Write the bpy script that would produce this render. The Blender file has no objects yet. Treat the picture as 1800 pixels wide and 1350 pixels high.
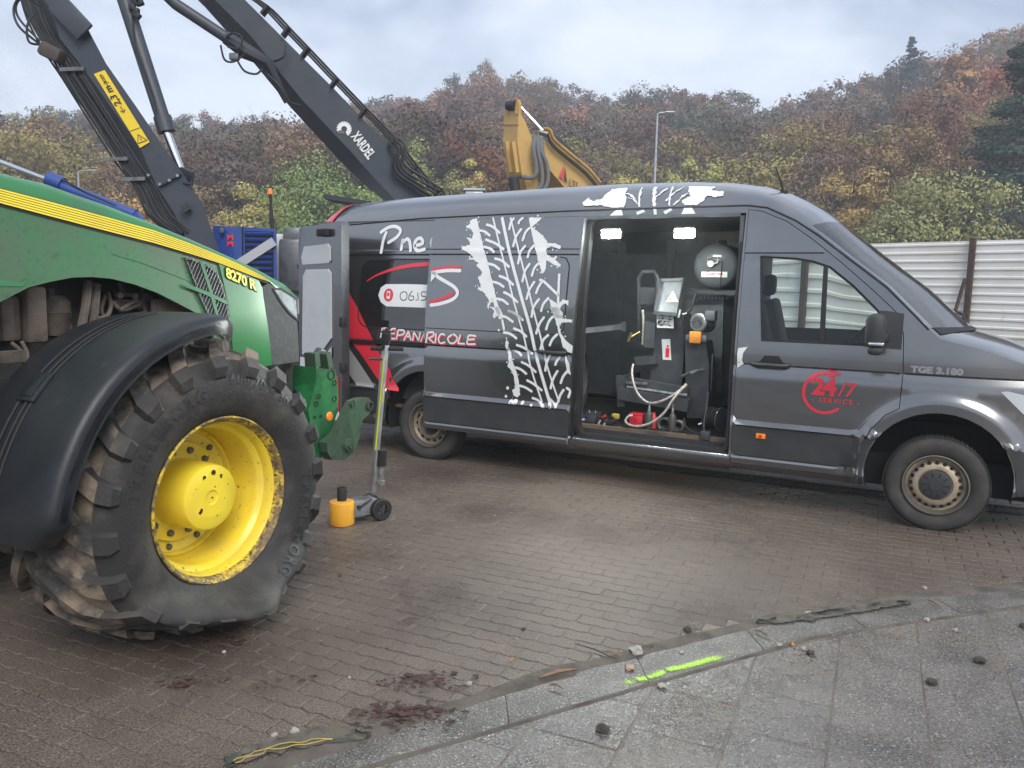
import bpy, bmesh, math, random
from mathutils import Vector, Matrix, noise
from mathutils.geometry import delaunay_2d_cdt
R_ = math.radians
scn = bpy.context.scene
col = scn.collection

# ------------------------------------------------------------------ camera
cam_data = bpy.data.cameras.new("camera")
cam_data.sensor_width = 36.0
cam_data.lens = 28.09
cam_data.clip_end = 3000
camera = bpy.data.objects.new("camera", cam_data)
col.objects.link(camera)
PITCH, ROLL = 0.120835, 0.022192
_f = Vector((0, math.cos(PITCH), -math.sin(PITCH)))
_r0 = Vector((1, 0, 0)); _u0 = Vector((0, math.sin(PITCH), math.cos(PITCH)))
_r = math.cos(ROLL) * _r0 + math.sin(ROLL) * _u0
_u = -math.sin(ROLL) * _r0 + math.cos(ROLL) * _u0
camera.matrix_world = Matrix(((_r.x, _u.x, -_f.x, 0), (_r.y, _u.y, -_f.y, 0), (_r.z, _u.z, -_f.z, 1.7325), (0, 0, 0, 1)))
scn.camera = camera

# ------------------------------------------------------------------ sky, sun, exposure
world = bpy.data.worlds.new("World"); scn.world = world; world.use_nodes = True
wn = world.node_tree.nodes; wl = world.node_tree.links
for n in list(wn): wn.remove(n)
SUN_EL, SUN_AZ = 42.0, 162.0     # sun behind the clouds, behind the photographer's right shoulder
w_out = wn.new("ShaderNodeOutputWorld"); w_bg = wn.new("ShaderNodeBackground")
w_sky = wn.new("ShaderNodeTexSky"); w_sky.sky_type = 'NISHITA'; w_sky.sun_disc = False
w_sky.sun_elevation = R_(SUN_EL); w_sky.sun_rotation = R_(SUN_AZ)
w_sky.air_density = 1.0; w_sky.dust_density = 2.0; w_sky.ozone_density = 1.0
w_tc = wn.new("ShaderNodeTexCoord"); w_map = wn.new("ShaderNodeMapping")
w_map.inputs['Scale'].default_value = (1.0, 1.0, 1.7); w_map.inputs['Location'].default_value = (0.35, 0.1, 0.2)
w_n1 = wn.new("ShaderNodeTexNoise"); w_n1.inputs['Scale'].default_value = 3.1; w_n1.inputs['Detail'].default_value = 7
w_n1.inputs['Roughness'].default_value = 0.55; w_n1.inputs['Distortion'].default_value = 0.4
w_ramp = wn.new("ShaderNodeValToRGB")
w_ramp.color_ramp.elements[0].position = 0.36; w_ramp.color_ramp.elements[0].color = (2.6, 3.1, 4.05, 1)
w_ramp.color_ramp.elements[1].position = 0.64; w_ramp.color_ramp.elements[1].color = (5.6, 6.05, 6.8, 1)
w_mix = wn.new("ShaderNodeMix"); w_mix.data_type = 'RGBA'; w_mix.inputs['Factor'].default_value = 0.86
wl.new(w_tc.outputs['Generated'], w_map.inputs['Vector']); wl.new(w_map.outputs['Vector'], w_n1.inputs['Vector'])
wl.new(w_n1.outputs['Fac'], w_ramp.inputs['Fac'])
wl.new(w_sky.outputs['Color'], w_mix.inputs['A']); wl.new(w_ramp.outputs['Color'], w_mix.inputs['B'])
wl.new(w_mix.outputs['Result'], w_bg.inputs['Color']); wl.new(w_bg.outputs['Background'], w_out.inputs['Surface'])
w_bg.inputs['Strength'].default_value = 0.1

sun_data = bpy.data.lights.new("sun", 'SUN'); sun_data.energy = 1.5; sun_data.angle = R_(32); sun_data.color = (1.0, 0.95, 0.88)
sun = bpy.data.objects.new("sun", sun_data); col.objects.link(sun)
_sd = Vector((math.sin(R_(SUN_AZ)) * math.cos(R_(SUN_EL)), math.cos(R_(SUN_AZ)) * math.cos(R_(SUN_EL)), math.sin(R_(SUN_EL))))
sun.rotation_euler = _sd.to_track_quat('Z', 'Y').to_euler()
scn.view_settings.view_transform = 'Standard'; scn.view_settings.look = 'None'
scn.view_settings.exposure = 1.03; scn.view_settings.gamma = 1.0
scn.cycles.use_denoising = True
scn.cycles.max_bounces = 6; scn.cycles.volume_bounces = 0

# ------------------------------------------------------------------ materials
MATS = {}
def mat(name, c, rough=0.5, metal=0.0, coat=0.0, c2=None, vs=6.0, lo=0.45, hi=0.65, bump=0.0, bs=40.0, spec=0.5,
        emit=None, es=0.0, trans=0.0, ior=1.45, alpha=1.0, c3=None, vs3=60.0, lo3=0.55, hi3=0.6, r2=None, detail=6, coord='Object', sc3=(1, 1, 1), cr=0.06, speck=None):
    if name in MATS: return MATS[name]
    m = bpy.data.materials.new(name); m.use_nodes = True; MATS[name] = m
    nt = m.node_tree; b = nt.nodes['Principled BSDF']; L = nt.links
    b.inputs['Base Color'].default_value = (*c, 1); b.inputs['Roughness'].default_value = rough
    b.inputs['Metallic'].default_value = metal; b.inputs['Coat Weight'].default_value = coat
    b.inputs['Coat Roughness'].default_value = cr; b.inputs['Specular IOR Level'].default_value = spec
    b.inputs['Transmission Weight'].default_value = trans; b.inputs['IOR'].default_value = ior; b.inputs['Alpha'].default_value = alpha
    if emit: b.inputs['Emission Color'].default_value = (*emit, 1); b.inputs['Emission Strength'].default_value = es
    if coord == 'World':
        tc = nt.nodes.new("ShaderNodeNewGeometry"); vec = tc.outputs['Position']
    else:
        tc = nt.nodes.new("ShaderNodeTexCoord"); vec = tc.outputs[coord]
    def noise_mask(scale, l, h, sc=(1, 1, 1)):
        mp = nt.nodes.new("ShaderNodeMapping"); mp.inputs['Scale'].default_value = sc
        mp.inputs['Location'].default_value = (scale * 1.37 % 7, scale * 2.11 % 5, 0.3)
        nz = nt.nodes.new("ShaderNodeTexNoise"); nz.inputs['Scale'].default_value = scale; nz.inputs['Detail'].default_value = detail
        nz.inputs['Roughness'].default_value = 0.6
        rg = nt.nodes.new("ShaderNodeMapRange"); rg.inputs['From Min'].default_value = l; rg.inputs['From Max'].default_value = h
        L.new(vec, mp.inputs['Vector']); L.new(mp.outputs['Vector'], nz.inputs['Vector']); L.new(nz.outputs['Fac'], rg.inputs['Value'])
        return rg.outputs['Result']
    cur = None
    if c2:
        k = noise_mask(vs, lo, hi)
        mx = nt.nodes.new("ShaderNodeMix"); mx.data_type = 'RGBA'
        mx.inputs['A'].default_value = (*c, 1); mx.inputs['B'].default_value = (*c2, 1)
        L.new(k, mx.inputs['Factor']); cur = mx.outputs['Result']
        if r2 is not None:
            mr = nt.nodes.new("ShaderNodeMapRange"); mr.inputs['To Min'].default_value = rough; mr.inputs['To Max'].default_value = r2
            L.new(k, mr.inputs['Value']); L.new(mr.outputs['Result'], b.inputs['Roughness'])
    if c3:
        k = noise_mask(vs3, lo3, hi3, sc3)
        mx = nt.nodes.new("ShaderNodeMix"); mx.data_type = 'RGBA'
        if cur: L.new(cur, mx.inputs['A'])
        else: mx.inputs['A'].default_value = (*c, 1)
        mx.inputs['B'].default_value = (*c3, 1); L.new(k, mx.inputs['Factor']); cur = mx.outputs['Result']
    if speck:
        nz = nt.nodes.new("ShaderNodeTexNoise"); nz.inputs['Scale'].default_value = speck[0]; nz.inputs['Detail'].default_value = 2.5; nz.inputs['Roughness'].default_value = .7
        rg = nt.nodes.new("ShaderNodeMapRange"); rg.inputs['From Min'].default_value = .34; rg.inputs['From Max'].default_value = .66
        rg.inputs['To Min'].default_value = 1 - speck[1]; rg.inputs['To Max'].default_value = 1 + speck[1] * 1.2
        L.new(vec, nz.inputs['Vector']); L.new(nz.outputs['Fac'], rg.inputs['Value'])
        mx = nt.nodes.new("ShaderNodeMix"); mx.data_type = 'RGBA'; mx.blend_type = 'MULTIPLY'; mx.inputs['Factor'].default_value = 1.0
        if cur: L.new(cur, mx.inputs['A'])
        else: mx.inputs['A'].default_value = (*c, 1)
        L.new(rg.outputs['Result'], mx.inputs['B']); cur = mx.outputs['Result']
    if cur: L.new(cur, b.inputs['Base Color'])
    if bump > 0:
        nz = nt.nodes.new("ShaderNodeTexNoise"); nz.inputs['Scale'].default_value = bs; nz.inputs['Detail'].default_value = 5
        bp = nt.nodes.new("ShaderNodeBump"); bp.inputs['Strength'].default_value = 1.0; bp.inputs['Distance'].default_value = bump
        L.new(vec, nz.inputs['Vector']); L.new(nz.outputs['Fac'], bp.inputs['Height']); L.new(bp.outputs['Normal'], b.inputs['Normal'])
    return m

# ------------------------------------------------------------------ objects
def link(o, parent=None):
    col.objects.link(o)
    if parent is not None: o.parent = parent
    return o
def tag(o, label=None, cat=None, group=None, kind=None):
    if label: o['label'] = label
    if cat: o['category'] = cat
    if group: o['group'] = group
    if kind: o['kind'] = kind
    return o
def thing(name, label, cat, loc=(0, 0, 0), rz=0.0, group=None):
    o = bpy.data.objects.new(name, None); col.objects.link(o); o.empty_display_size = 0.2
    o.location = loc; o.rotation_euler = (0, 0, rz)
    return tag(o, label, cat, group)
def copy_tree(o, parent=None):
    c = o.copy(); col.objects.link(c); c.parent = parent
    for ch in list(o.children): copy_tree(ch, c)
    return c

class MB:
    """collects simple solids, then builds one mesh object"""
    def __init__(s): s.v = []; s.f = []; s.mi = []
    def add(s, vs, fs, m=0):
        n = len(s.v); s.v += [tuple(p) for p in vs]; s.f += [tuple(i + n for i in f) for f in fs]; s.mi += [m] * len(fs); return s
    def box(s, c, d, rot=None, m=0, bev=0.0):
        x, y, z = d[0] / 2, d[1] / 2, d[2] / 2
        if bev <= 0:
            vs = [(-x, -y, -z), (x, -y, -z), (x, y, -z), (-x, y, -z), (-x, -y, z), (x, -y, z), (x, y, z), (-x, y, z)]
            fs = [(0, 3, 2, 1), (4, 5, 6, 7), (0, 1, 5, 4), (1, 2, 6, 5), (2, 3, 7, 6), (3, 0, 4, 7)]
        else:
            b = min(bev, x * .9, y * .9, z * .9)
            bm = bmesh.new(); bmesh.ops.create_cube(bm, size=1)
            for q in bm.verts: q.co = Vector((q.co.x * 2 * x, q.co.y * 2 * y, q.co.z * 2 * z))
            bmesh.ops.bevel(bm, geom=list(bm.edges), offset=b, segments=2, affect='EDGES', profile=0.5)
            bm.verts.index_update(); vs = [q.co.copy() for q in bm.verts]; fs = [tuple(q.index for q in f.verts) for f in bm.faces]; bm.free()
        M = rot if rot is not None else Matrix.Identity(3)
        return s.add([M @ Vector(p) + Vector(c) for p in vs], fs, m)
    def bar(s, a, b, w, h, up=(0, 0, 1), m=0, bev=0.0):
        a = Vector(a); b = Vector(b); d = (b - a); L = d.length; d = d / L
        up = Vector(up); sd = up.cross(d)
        if sd.length < 1e-4: sd = Vector((0, 1, 0)).cross(d)
        sd.normalize(); u2 = d.cross(sd)
        return s.box((a + b) / 2, (L, w, h), Matrix((d, sd, u2)).transposed(), m, bev)
    def tube(s, pts, r, n=10, m=0, cap=True, closed=False):
        P = [Vector(p) for p in pts]; rr = r if isinstance(r, (list, tuple)) else [r] * len(P)
        ref = None; vs = []; fs = []
        for i, p in enumerate(P):
            t = (P[min(i + 1, len(P) - 1)] - P[max(i - 1, 0)])
            if t.length < 1e-9: t = Vector((0, 0, 1))
            t.normalize()
            if ref is None:
                ref = t.orthogonal().normalized()
            ref = (ref - ref.dot(t) * t)
            if ref.length < 1e-6: ref = t.orthogonal()
            ref.normalize(); bi = t.cross(ref)
            for k in range(n):
                a = 2 * math.pi * k / n
                vs.append(p + rr[i] * (math.cos(a) * ref + math.sin(a) * bi))
        for i in range(len(P) - 1):
            for k in range(n):
                k2 = (k + 1) % n
                fs.append((i * n + k, i * n + k2, (i + 1) * n + k2, (i + 1) * n + k))
        if cap:
            fs.append(tuple(range(n - 1, -1, -1))); fs.append(tuple((len(P) - 1) * n + k for k in range(n)))
        return s.add(vs, fs, m)
    def cyl(s, a, b, r, n=16, m=0, r2=None): return s.tube([a, b], [r, r if r2 is None else r2], n, m)
    def lathe(s, prof, o, axis, n=32, m=0, ref=None, closed=False):
        """prof: (radius, along axis)"""
        o = Vector(o); ax = Vector(axis).normalized(); e1 = Vector(ref) if ref is not None else ax.orthogonal(); e1.normalize(); e2 = ax.cross(e1)
        vs = []; fs = []; k = len(prof)
        for j in range(n):
            a = 2 * math.pi * j / n; d = math.cos(a) * e1 + math.sin(a) * e2
            vs += [o + d * r + ax * t for r, t in prof]
        for j in range(n):
            j2 = (j + 1) % n
            for i in range(k if closed else k - 1):
                i2 = (i + 1) % k
                fs.append((j * k + i, j * k + i2, j2 * k + i2, j2 * k + i))
        return s.add(vs, fs, m)
    def prism(s, poly, o, ux, uy, depth, m=0):
        """polygon in plane (ux,uy) at o, extruded by depth along ux x uy (towards minus)"""
        o = Vector(o); ux = Vector(ux); uy = Vector(uy); nn = ux.cross(uy).normalized() * depth
        n = len(poly); A = [o + ux * p[0] + uy * p[1] for p in poly]
        vs = A + [p - nn for p in A]
        fs = [tuple(range(n)), tuple(range(2 * n - 1, n - 1, -1))]
        fs += [(i, n + i, n + (i + 1) % n, (i + 1) % n) for i in range(n)]
        return s.add(vs, fs, m)
    def grid(s, rows, m=0, closed=False):
        k = len(rows[0]); n = len(rows); fs = []
        for i in range(n - 1):
            for j in range(k - (0 if closed else 1)):
                j2 = (j + 1) % k
                fs.append((i * k + j, i * k + j2, (i + 1) * k + j2, (i + 1) * k + j))
        return s.add([p for r in rows for p in r], fs, m)
    def build(s, name, mats, parent=None, smooth=True, ang=35, loc=None):
        me = bpy.data.meshes.new(name); me.from_pydata(s.v, [], s.f); 
        for m in (mats if isinstance(mats, (list, tuple)) else [mats]): me.materials.append(m)
        if len(me.materials) > 1: me.polygons.foreach_set('material_index', s.mi)
        bm = bmesh.new(); bm.from_mesh(me); bmesh.ops.recalc_face_normals(bm, faces=bm.faces); bm.to_mesh(me); bm.free()
        if smooth:
            me.polygons.foreach_set('use_smooth', [True] * len(me.polygons)); me.set_sharp_from_angle(angle=R_(ang))
        me.update(); o = bpy.data.objects.new(name, me)
        if loc is not None: o.location = loc
        return link(o, parent)

def inpoly(x, y, P):
    c = False; j = len(P) - 1
    for i in range(len(P)):
        if (P[i][1] > y) != (P[j][1] > y) and x < (P[j][0] - P[i][0]) * (y - P[i][1]) / (P[j][1] - P[i][1]) + P[i][0]: c = not c
        j = i
    return c
def densify(P, step):
    out = []
    for i in range(len(P)):
        a = P[i]; b = P[(i + 1) % len(P)]; L = math.hypot(b[0] - a[0], b[1] - a[1]); n = max(1, int(math.ceil(L / step)))
        out += [(a[0] + (b[0] - a[0]) * k / n, a[1] + (b[1] - a[1]) * k / n) for k in range(n)]
    return out
def panel_mesh(outline, holes, fn, step=0.08, zs=None, xs=None, thick=0.0, back=None, rings=()):
    """planar outline with holes, triangulated and mapped by fn(x, z) -> point; thick: rim depth along back(p)"""
    loops = [densify(outline, step)] + [densify(h, step) for h in holes]
    V = []; Eg = []
    for lp in loops:
        n0 = len(V); V += lp; Eg += [(n0 + i, n0 + (i + 1) % len(lp)) for i in range(len(lp))]
    nb = len(V)
    x0 = min(p[0] for p in outline); x1 = max(p[0] for p in outline); z0 = min(p[1] for p in outline); z1 = max(p[1] for p in outline)
    if xs is None:
        nx = max(1, int((x1 - x0) / step)); xs = [x0 + (x1 - x0) * (i + .5) / nx for i in range(nx)]
    if zs is None:
        nz = max(1, int((z1 - z0) / step)); zs = [z0 + (z1 - z0) * (i + .5) / nz for i in range(nz)]
    # reject grid points that crowd the boundary
    cell = {}
    for p in V: cell.setdefault((int(p[0] / .03), int(p[1] / .03)), []).append(p)
    def crowd(x, z):
        cx, cz = int(x / .03), int(z / .03)
        for a in (-1, 0, 1):
            for b in (-1, 0, 1):
                for p in cell.get((cx + a, cz + b), ()):
                    if abs(p[0] - x) < .012 and abs(p[1] - z) < .006: return True
        return False
    for cx, cz, r0, r1 in rings:
        r = r0
        while r < r1:
            for k in range(100):
                x, z = cx + r * math.cos(k * .06283), cz + r * math.sin(k * .06283)
                if inpoly(x, z, loops[0]) and not any(inpoly(x, z, h) for h in loops[1:]) and not crowd(x, z): V.append((x, z))
            r += .016
    for x in xs:
        for z in zs:
            if any(math.hypot(x - q[0], z - q[1]) < q[3] for q in rings): continue
            if inpoly(x, z, loops[0]) and not any(inpoly(x, z, h) for h in loops[1:]) and not crowd(x, z): V.append((x, z))
    r = delaunay_2d_cdt([Vector(p) for p in V], Eg, [], 0, 1e-5)
    vo, fo = r[0], r[2]; vs = [fn(p.x, p.y) for p in vo]; fs = []
    for f in fo:
        cx = sum(vo[i].x for i in f) / 3; cz = sum(vo[i].y for i in f) / 3
        if inpoly(cx, cz, loops[0]) and not any(inpoly(cx, cz, h) for h in loops[1:]): fs.append(tuple(f))
    if thick > 0:
        cnt = {}
        for f in fs:
            for i in range(3):
                e = (f[i], f[(i + 1) % 3]); k = (min(e), max(e)); cnt.setdefault(k, []).append(e)
        bmap = {}
        def bk(i):
            if i not in bmap:
                bmap[i] = len(vs); vs.append(back(vs[i]))
            return bmap[i]
        for k, l in list(cnt.items()):
            if len(l) == 1:
                a, b = l[0]; fs.append((b, a, bk(a), bk(b)))
    return vs, fs
def panel(name, outline, holes, fn, m, parent, step=0.08, zs=None, xs=None, thick=0.0, back=None, ang=25, rings=()):
    vs, fs = panel_mesh(outline, holes, fn, step, zs, xs, thick, back, rings)
    mb = MB(); mb.add(vs, fs); return mb.build(name, m, parent, ang=ang)
def ribbon(pts, w):
    """outline polygon of a stroke with round-ish ends"""
    P = [Vector(p) for p in pts]; W = w if isinstance(w, (list, tuple)) else [w] * len(P); Lf = []; Rt = []
    for i, p in enumerate(P):
        t = (P[min(i + 1, len(P) - 1)] - P[max(i - 1, 0)]); t.normalize(); nn = Vector((-t.y, t.x))
        h = W[i] / 2
        if i == 0: Rt.append(p - t * h * .6 - nn * h * .5); Lf.append(p - t * h * .6 + nn * h * .5)
        Lf.append(p + nn * h); Rt.append(p - nn * h)
        if i == len(P) - 1: Lf.append(p + t * h * .6 + nn * h * .5); Rt.append(p + t * h * .6 - nn * h * .5)
    return [tuple(p) for p in Lf] + [tuple(p) for p in reversed(Rt)]
def smooth_poly(pts, n=4):
    """Catmull-Rom through the points"""
    P = [Vector(p) for p in pts]; out = []
    for i in range(len(P) - 1):
        a = P[max(i - 1, 0)]; b = P[i]; c = P[i + 1]; d = P[min(i + 2, len(P) - 1)]
        for k in range(n):
            t = k / n
            out.append(.5 * ((2 * b) + (c - a) * t + (2 * a - 5 * b + 4 * c - d) * t * t + (3 * b - a - 3 * c + d) * t ** 3))
    out.append(P[-1]); return [tuple(p) for p in out]
_font_cache = {}
def text_mesh(s, size, bold=0.0, align='LEFT', space=1.0, shear=0.0):
    """flat triangles of a line of text: list of (x, y), faces"""
    k = (s, size, bold, align, space, shear)
    if k in _font_cache: return _font_cache[k]
    cu = bpy.data.curves.new("tmp_text", 'FONT'); cu.body = s; cu.size = size; cu.offset = bold; cu.align_x = align; cu.space_character = space; cu.shear = shear
    cu.resolution_u = 3; cu.fill_mode = 'BOTH'
    o = bpy.data.objects.new("tmp_text", cu); col.objects.link(o)
    dg = bpy.context.evaluated_depsgraph_get(); me = bpy.data.meshes.new_from_object(o.evaluated_get(dg))
    r = ([(v.co.x, v.co.y) for v in me.vertices], [tuple(p.vertices) for p in me.polygons])
    bpy.data.objects.remove(o); bpy.data.curves.remove(cu); bpy.data.meshes.remove(me)
    _font_cache[k] = r; return r
def text_on(mb, s, size, fn, m=0, **kw):
    V, F = text_mesh(s, size, **kw); mb.add([fn(x, y) for x, y in V], F, m); return mb
def interp(x, xs, ys):
    if x <= xs[0]: return ys[0]
    for i in range(len(xs) - 1):
        if x <= xs[i + 1]:
            return ys[i] + (ys[i + 1] - ys[i]) * (x - xs[i]) / (xs[i + 1] - xs[i])
    return ys[-1]
def smoothstep(a, b, x):
    t = min(1, max(0, (x - a) / (b - a))); return t * t * (3 - 2 * t)

import numpy as np
# ================================================================== ground
random.seed(7)
GA = R_(-24.5); E1 = Vector((math.cos(GA), math.sin(GA))); E2 = Vector((-math.sin(GA), math.cos(GA)))
def g2(a, b): p = E1 * a + E2 * b; return (p.x, p.y)
def gab(x, y): return (E1.x * x + E1.y * y, E2.x * x + E2.y * y)
M_sand = mat("joint_sand", (0.118, 0.095, 0.078), 0.5, c2=(0.075, 0.059, 0.049), vs=2.2, lo=.4, hi=.6, coord='World', bump=.004, bs=160, speck=(130, .5))
M_paver = mat("paver_concrete", (0.138, 0.11, 0.089), 0.4, c2=(0.074, 0.056, 0.045), vs=.9, lo=.38, hi=.66, c3=(0.045, 0.04, 0.038), vs3=110, lo3=.5, hi3=.72,
              coord='World', bump=.007, bs=150, r2=.24, spec=.5, speck=(105, .6))
M_slab = mat("slab_concrete", (0.13, 0.117, 0.105), 0.36, c2=(0.078, 0.071, 0.066), vs=1.9, lo=.4, hi=.62, c3=(0.36, 0.35, 0.34), vs3=95, lo3=.56, hi3=.72,
             coord='World', bump=.004, bs=170, r2=.2, speck=(100, .5))
M_gutter = mat("gutter_concrete", (0.115, 0.105, 0.096), 0.5, c2=(0.068, 0.062, 0.056), vs=4.5, lo=.4, hi=.6, c3=(0.33, 0.32, 0.3), vs3=90, lo3=.55, hi3=.7,
               coord='World', bump=.005, bs=120, speck=(100, .5))
gm = MB(); S_ = 900
gm.add([(-S_, -60, -.0042), (S_, -60, -.0042), (S_, S_, -.0042), (-S_, S_, -.0042)], [(0, 1, 2, 3)])
ground = tag(gm.build("ground", M_sand, smooth=False), "sandy ground bed under the paving of the yard", kind="structure")

U_LINE = [(-1.9, 1.92), (-1.1, 2.475), (-.536, 2.872), (-.292, 3.045), (.314, 3.459), (1.309, 4.004), (2.311, 4.43), (3.1, 4.64), (4.2, 5.0), (6.0, 5.6)]
L_LINE = [(-1.9, 1.8), (-1.1, 2.34), (-.502, 2.691), (.524, 3.287), (1.56, 3.88), (2.933, 4.358), (4.1, 4.78), (6.0, 5.42)]
def yline(P, x): return interp(x, [p[0] for p in P], [p[1] for p in P])
def seen_ground(x, y, m=.25):
    if y < 1.9 or y > 12.5: return False
    return abs(x) < .66 * y + m
PL, PW, PG = .205, .1025, .003
def paver_outline():
    top = []; n = 8; d = .0055
    for i in range(n + 1):
        a = PL * i / n
        ph = (a / (PL / 2)) % 1.0
        g = d * (4 * abs(ph - .5) - 1)
        top.append((a, g))
    lo_ = [(max(PG, min(PL - PG, a)), g + PG) for a, g in top]; hi_ = [(max(PG, min(PL - PG, a)), PW + g - PG) for a, g in top]
    return lo_ + hi_[::-1]
_po = paver_outline(); _n = len(_po); _cx, _cy = PL / 2, PW / 2
def paver_geo():
    inn = []
    for a, b in _po:
        inn.append((a + (.004 if a < _cx else -.004) * (1 if abs(a - _cx) > .09 else 0), b + (.004 if b < _cy else -.004)))
    vs = [(a - _cx, b - _cy, 0) for a, b in inn] + [(a - _cx, b - _cy, -.0025) for a, b in _po] + [(a - _cx, b - _cy, -.03) for a, b in _po]
    fs = []
    h = _n // 2
    for i in range(h - 1): fs.append((i, i + 1, _n - 2 - i, _n - 1 - i))
    for L_ in (0, 1):
        for i in range(_n):
            j = (i + 1) % _n; fs.append((L_ * _n + j, L_ * _n + i, (L_ + 1) * _n + i, (L_ + 1) * _n + j))
    return vs, fs
pv, pf = paver_geo()
spots = []
for r in range(-60, 140):
    for c in range(-90, 90):
        a = c * PL + (PL / 2 if r % 2 else 0) + _cx; b = r * PW + _cy
        x, y = g2(a, b)
        if seen_ground(x, y, 1.1) and y > yline(U_LINE, x) + .045: spots.append((x, y))
DRA, DRB = Vector((1.135, 7.909)), Vector((4.077, 6.447)); DRD = (DRB - DRA).normalized(); DRN = Vector((-DRD.y, DRD.x))
spots = [p for p in spots if abs((Vector(p) - DRA).dot(DRN)) > .13]
spots.sort(key=lambda p: math.hypot(p[0] - .2, p[1]))
pav_me = bpy.data.meshes.new("paver"); pav_me.from_pydata(pv, [], pf); pav_me.materials.append(M_paver); pav_me.update()
paving = tag(thing("paving", "grey brown interlocking wave shaped concrete pavers covering the yard", None), kind="structure")
def hump(x, y): return .006 * noise.noise((x * .8, y * .8, 0))
vis = [p for p in spots if not (p[0] < -1.15 - .3 * 0 and p[1] < 4.6 and p[0] < -.62 * p[1] + 1.0)]
first = vis[:300]; fs_ = set(first)
for x, y in first:
    o = bpy.data.objects.new("paver", pav_me); link(o, paving)
    o.location = (x, y, abs(hump(x, y)) * .4 + random.uniform(-.001, .001)); o.rotation_euler = (random.gauss(0, .006), random.gauss(0, .006), GA + random.gauss(0, .006))
rest = [p for p in spots if p not in fs_]
PV = np.array(pv); nV = len(pv); allv = np.zeros((len(rest) * nV, 3)); allf = []
for i, (x, y) in enumerate(rest):
    ca, sa = math.cos(GA), math.sin(GA); tx, ty = random.gauss(0, .006), random.gauss(0, .006)
    q = PV.copy(); z = q[:, 2] + q[:, 0] * tx + q[:, 1] * ty + abs(hump(x, y)) * .4 + random.uniform(-.001, .001)
    allv[i * nV:(i + 1) * nV] = np.stack([x + q[:, 0] * ca - q[:, 1] * sa, y + q[:, 0] * sa + q[:, 1] * ca, z], 1)
    allf += [tuple(k + i * nV for k in f) for f in pf]
me = bpy.data.meshes.new("farther_pavers"); me.from_pydata(allv.tolist(), [], allf); me.materials.append(M_paver); me.update()
tag(link(bpy.data.objects.new("farther_pavers", me), paving), kind="stuff")

# slabs on the near side of the gutter: 36 cm squares in running bond
slab_pavement = tag(thing("slab_pavement", "large grey square concrete slabs in the near corner of the yard", None), kind="structure")
SL = .36
def clip_poly(P, fn):
    out = []
    for i in range(len(P)):
        a, b = P[i], P[(i + 1) % len(P)]; fa, fb = fn(a), fn(b)
        if fa >= 0: out.append(a)
        if fa * fb < 0:
            t = fa / (fa - fb); out.append((a[0] + (b[0] - a[0]) * t, a[1] + (b[1] - a[1]) * t))
    return out
for c in range(-12, 14):
    a0 = -.065 + c * SL
    off = (0.18 if c % 2 else 0)
    for r in range(-2, 22):
        b0 = 3.30 + off + (r - 8) * SL
        g = .0035
        P = [g2(a0 + g, b0 + g), g2(a0 + SL - g, b0 + g), g2(a0 + SL - g, b0 + SL - g), g2(a0 + g, b0 + SL - g)]
        cx = sum(p[0] for p in P) / 4; cy = sum(p[1] for p in P) / 4
        if not seen_ground(cx, cy, 1.3): continue
        # cut to the gutter line, which is nearly straight across one slab
        x0, x1 = cx - .3, cx + .3; y0, y1 = yline(L_LINE, x0), yline(L_LINE, x1)
        nrm = Vector((-(y1 - y0), x1 - x0)).normalized()
        P = clip_poly(P, lambda p: -((p[0] - x0) * nrm.x + (p[1] - y0) * nrm.y) - .012)
        if len(P) < 3: continue
        cx = sum(p[0] for p in P) / len(P); cy = sum(p[1] for p in P) / len(P)
        tx, ty, dz = random.gauss(0, .002), random.gauss(0, .002), random.uniform(-.0035, -.0015)
        top = [(p[0] - cx, p[1] - cy) for p in P]; n = len(top)
        ins = [(p[0] * .986, p[1] * .986) for p in top]
        mb = MB()
        vs = [(p[0], p[1], p[0] * tx + p[1] * ty) for p in ins] + [(p[0], p[1], p[0] * tx + p[1] * ty - .003) for p in top] + [(p[0], p[1], -.035) for p in top]
        f = [tuple(range(n))]
        for L_ in (0, 1): f += [(L_ * n + i, (L_ + 1) * n + i, (L_ + 1) * n + (i + 1) % n, L_ * n + (i + 1) % n) for i in range(n)]
        mb.add(vs, f); o = mb.build("slab", M_slab, slab_pavement, smooth=False); o.location = (cx, cy, dz)

# concrete gutter strip between the two pavings, in cast lengths
gutter = tag(thing("gutter", "narrow concrete gutter strip running diagonally between pavers and slabs", None), kind="structure")
gx = [-1.85 + .62 * i for i in range(13)]
for i in range(len(gx) - 1):
    xa, xb = gx[i] + .002, gx[i + 1] - .002; rows = []
    for k in range(9):
        x = xa + (xb - xa) * k / 8; yl, yu = yline(L_LINE, x), yline(U_LINE, x)
        row = []
        for t, dz in ((0, -.03), (0.02, 0.0), (.14, .004), (.35, .001), (.6, -.001), (.85, .001), (1.0, 0.0), (1.02, -.03)):
            yy = yl + (yu - yl) * t + .004 * noise.noise((x * 9, t * 3, 1)); row.append((x - (t - .5) * .02, yy, dz + .003 * noise.noise((x * 6, t * 2, 5))))
        rows.append(row)
    mb = MB(); mb.grid(rows); mb.build("gutter_stone", M_gutter, gutter)

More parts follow.
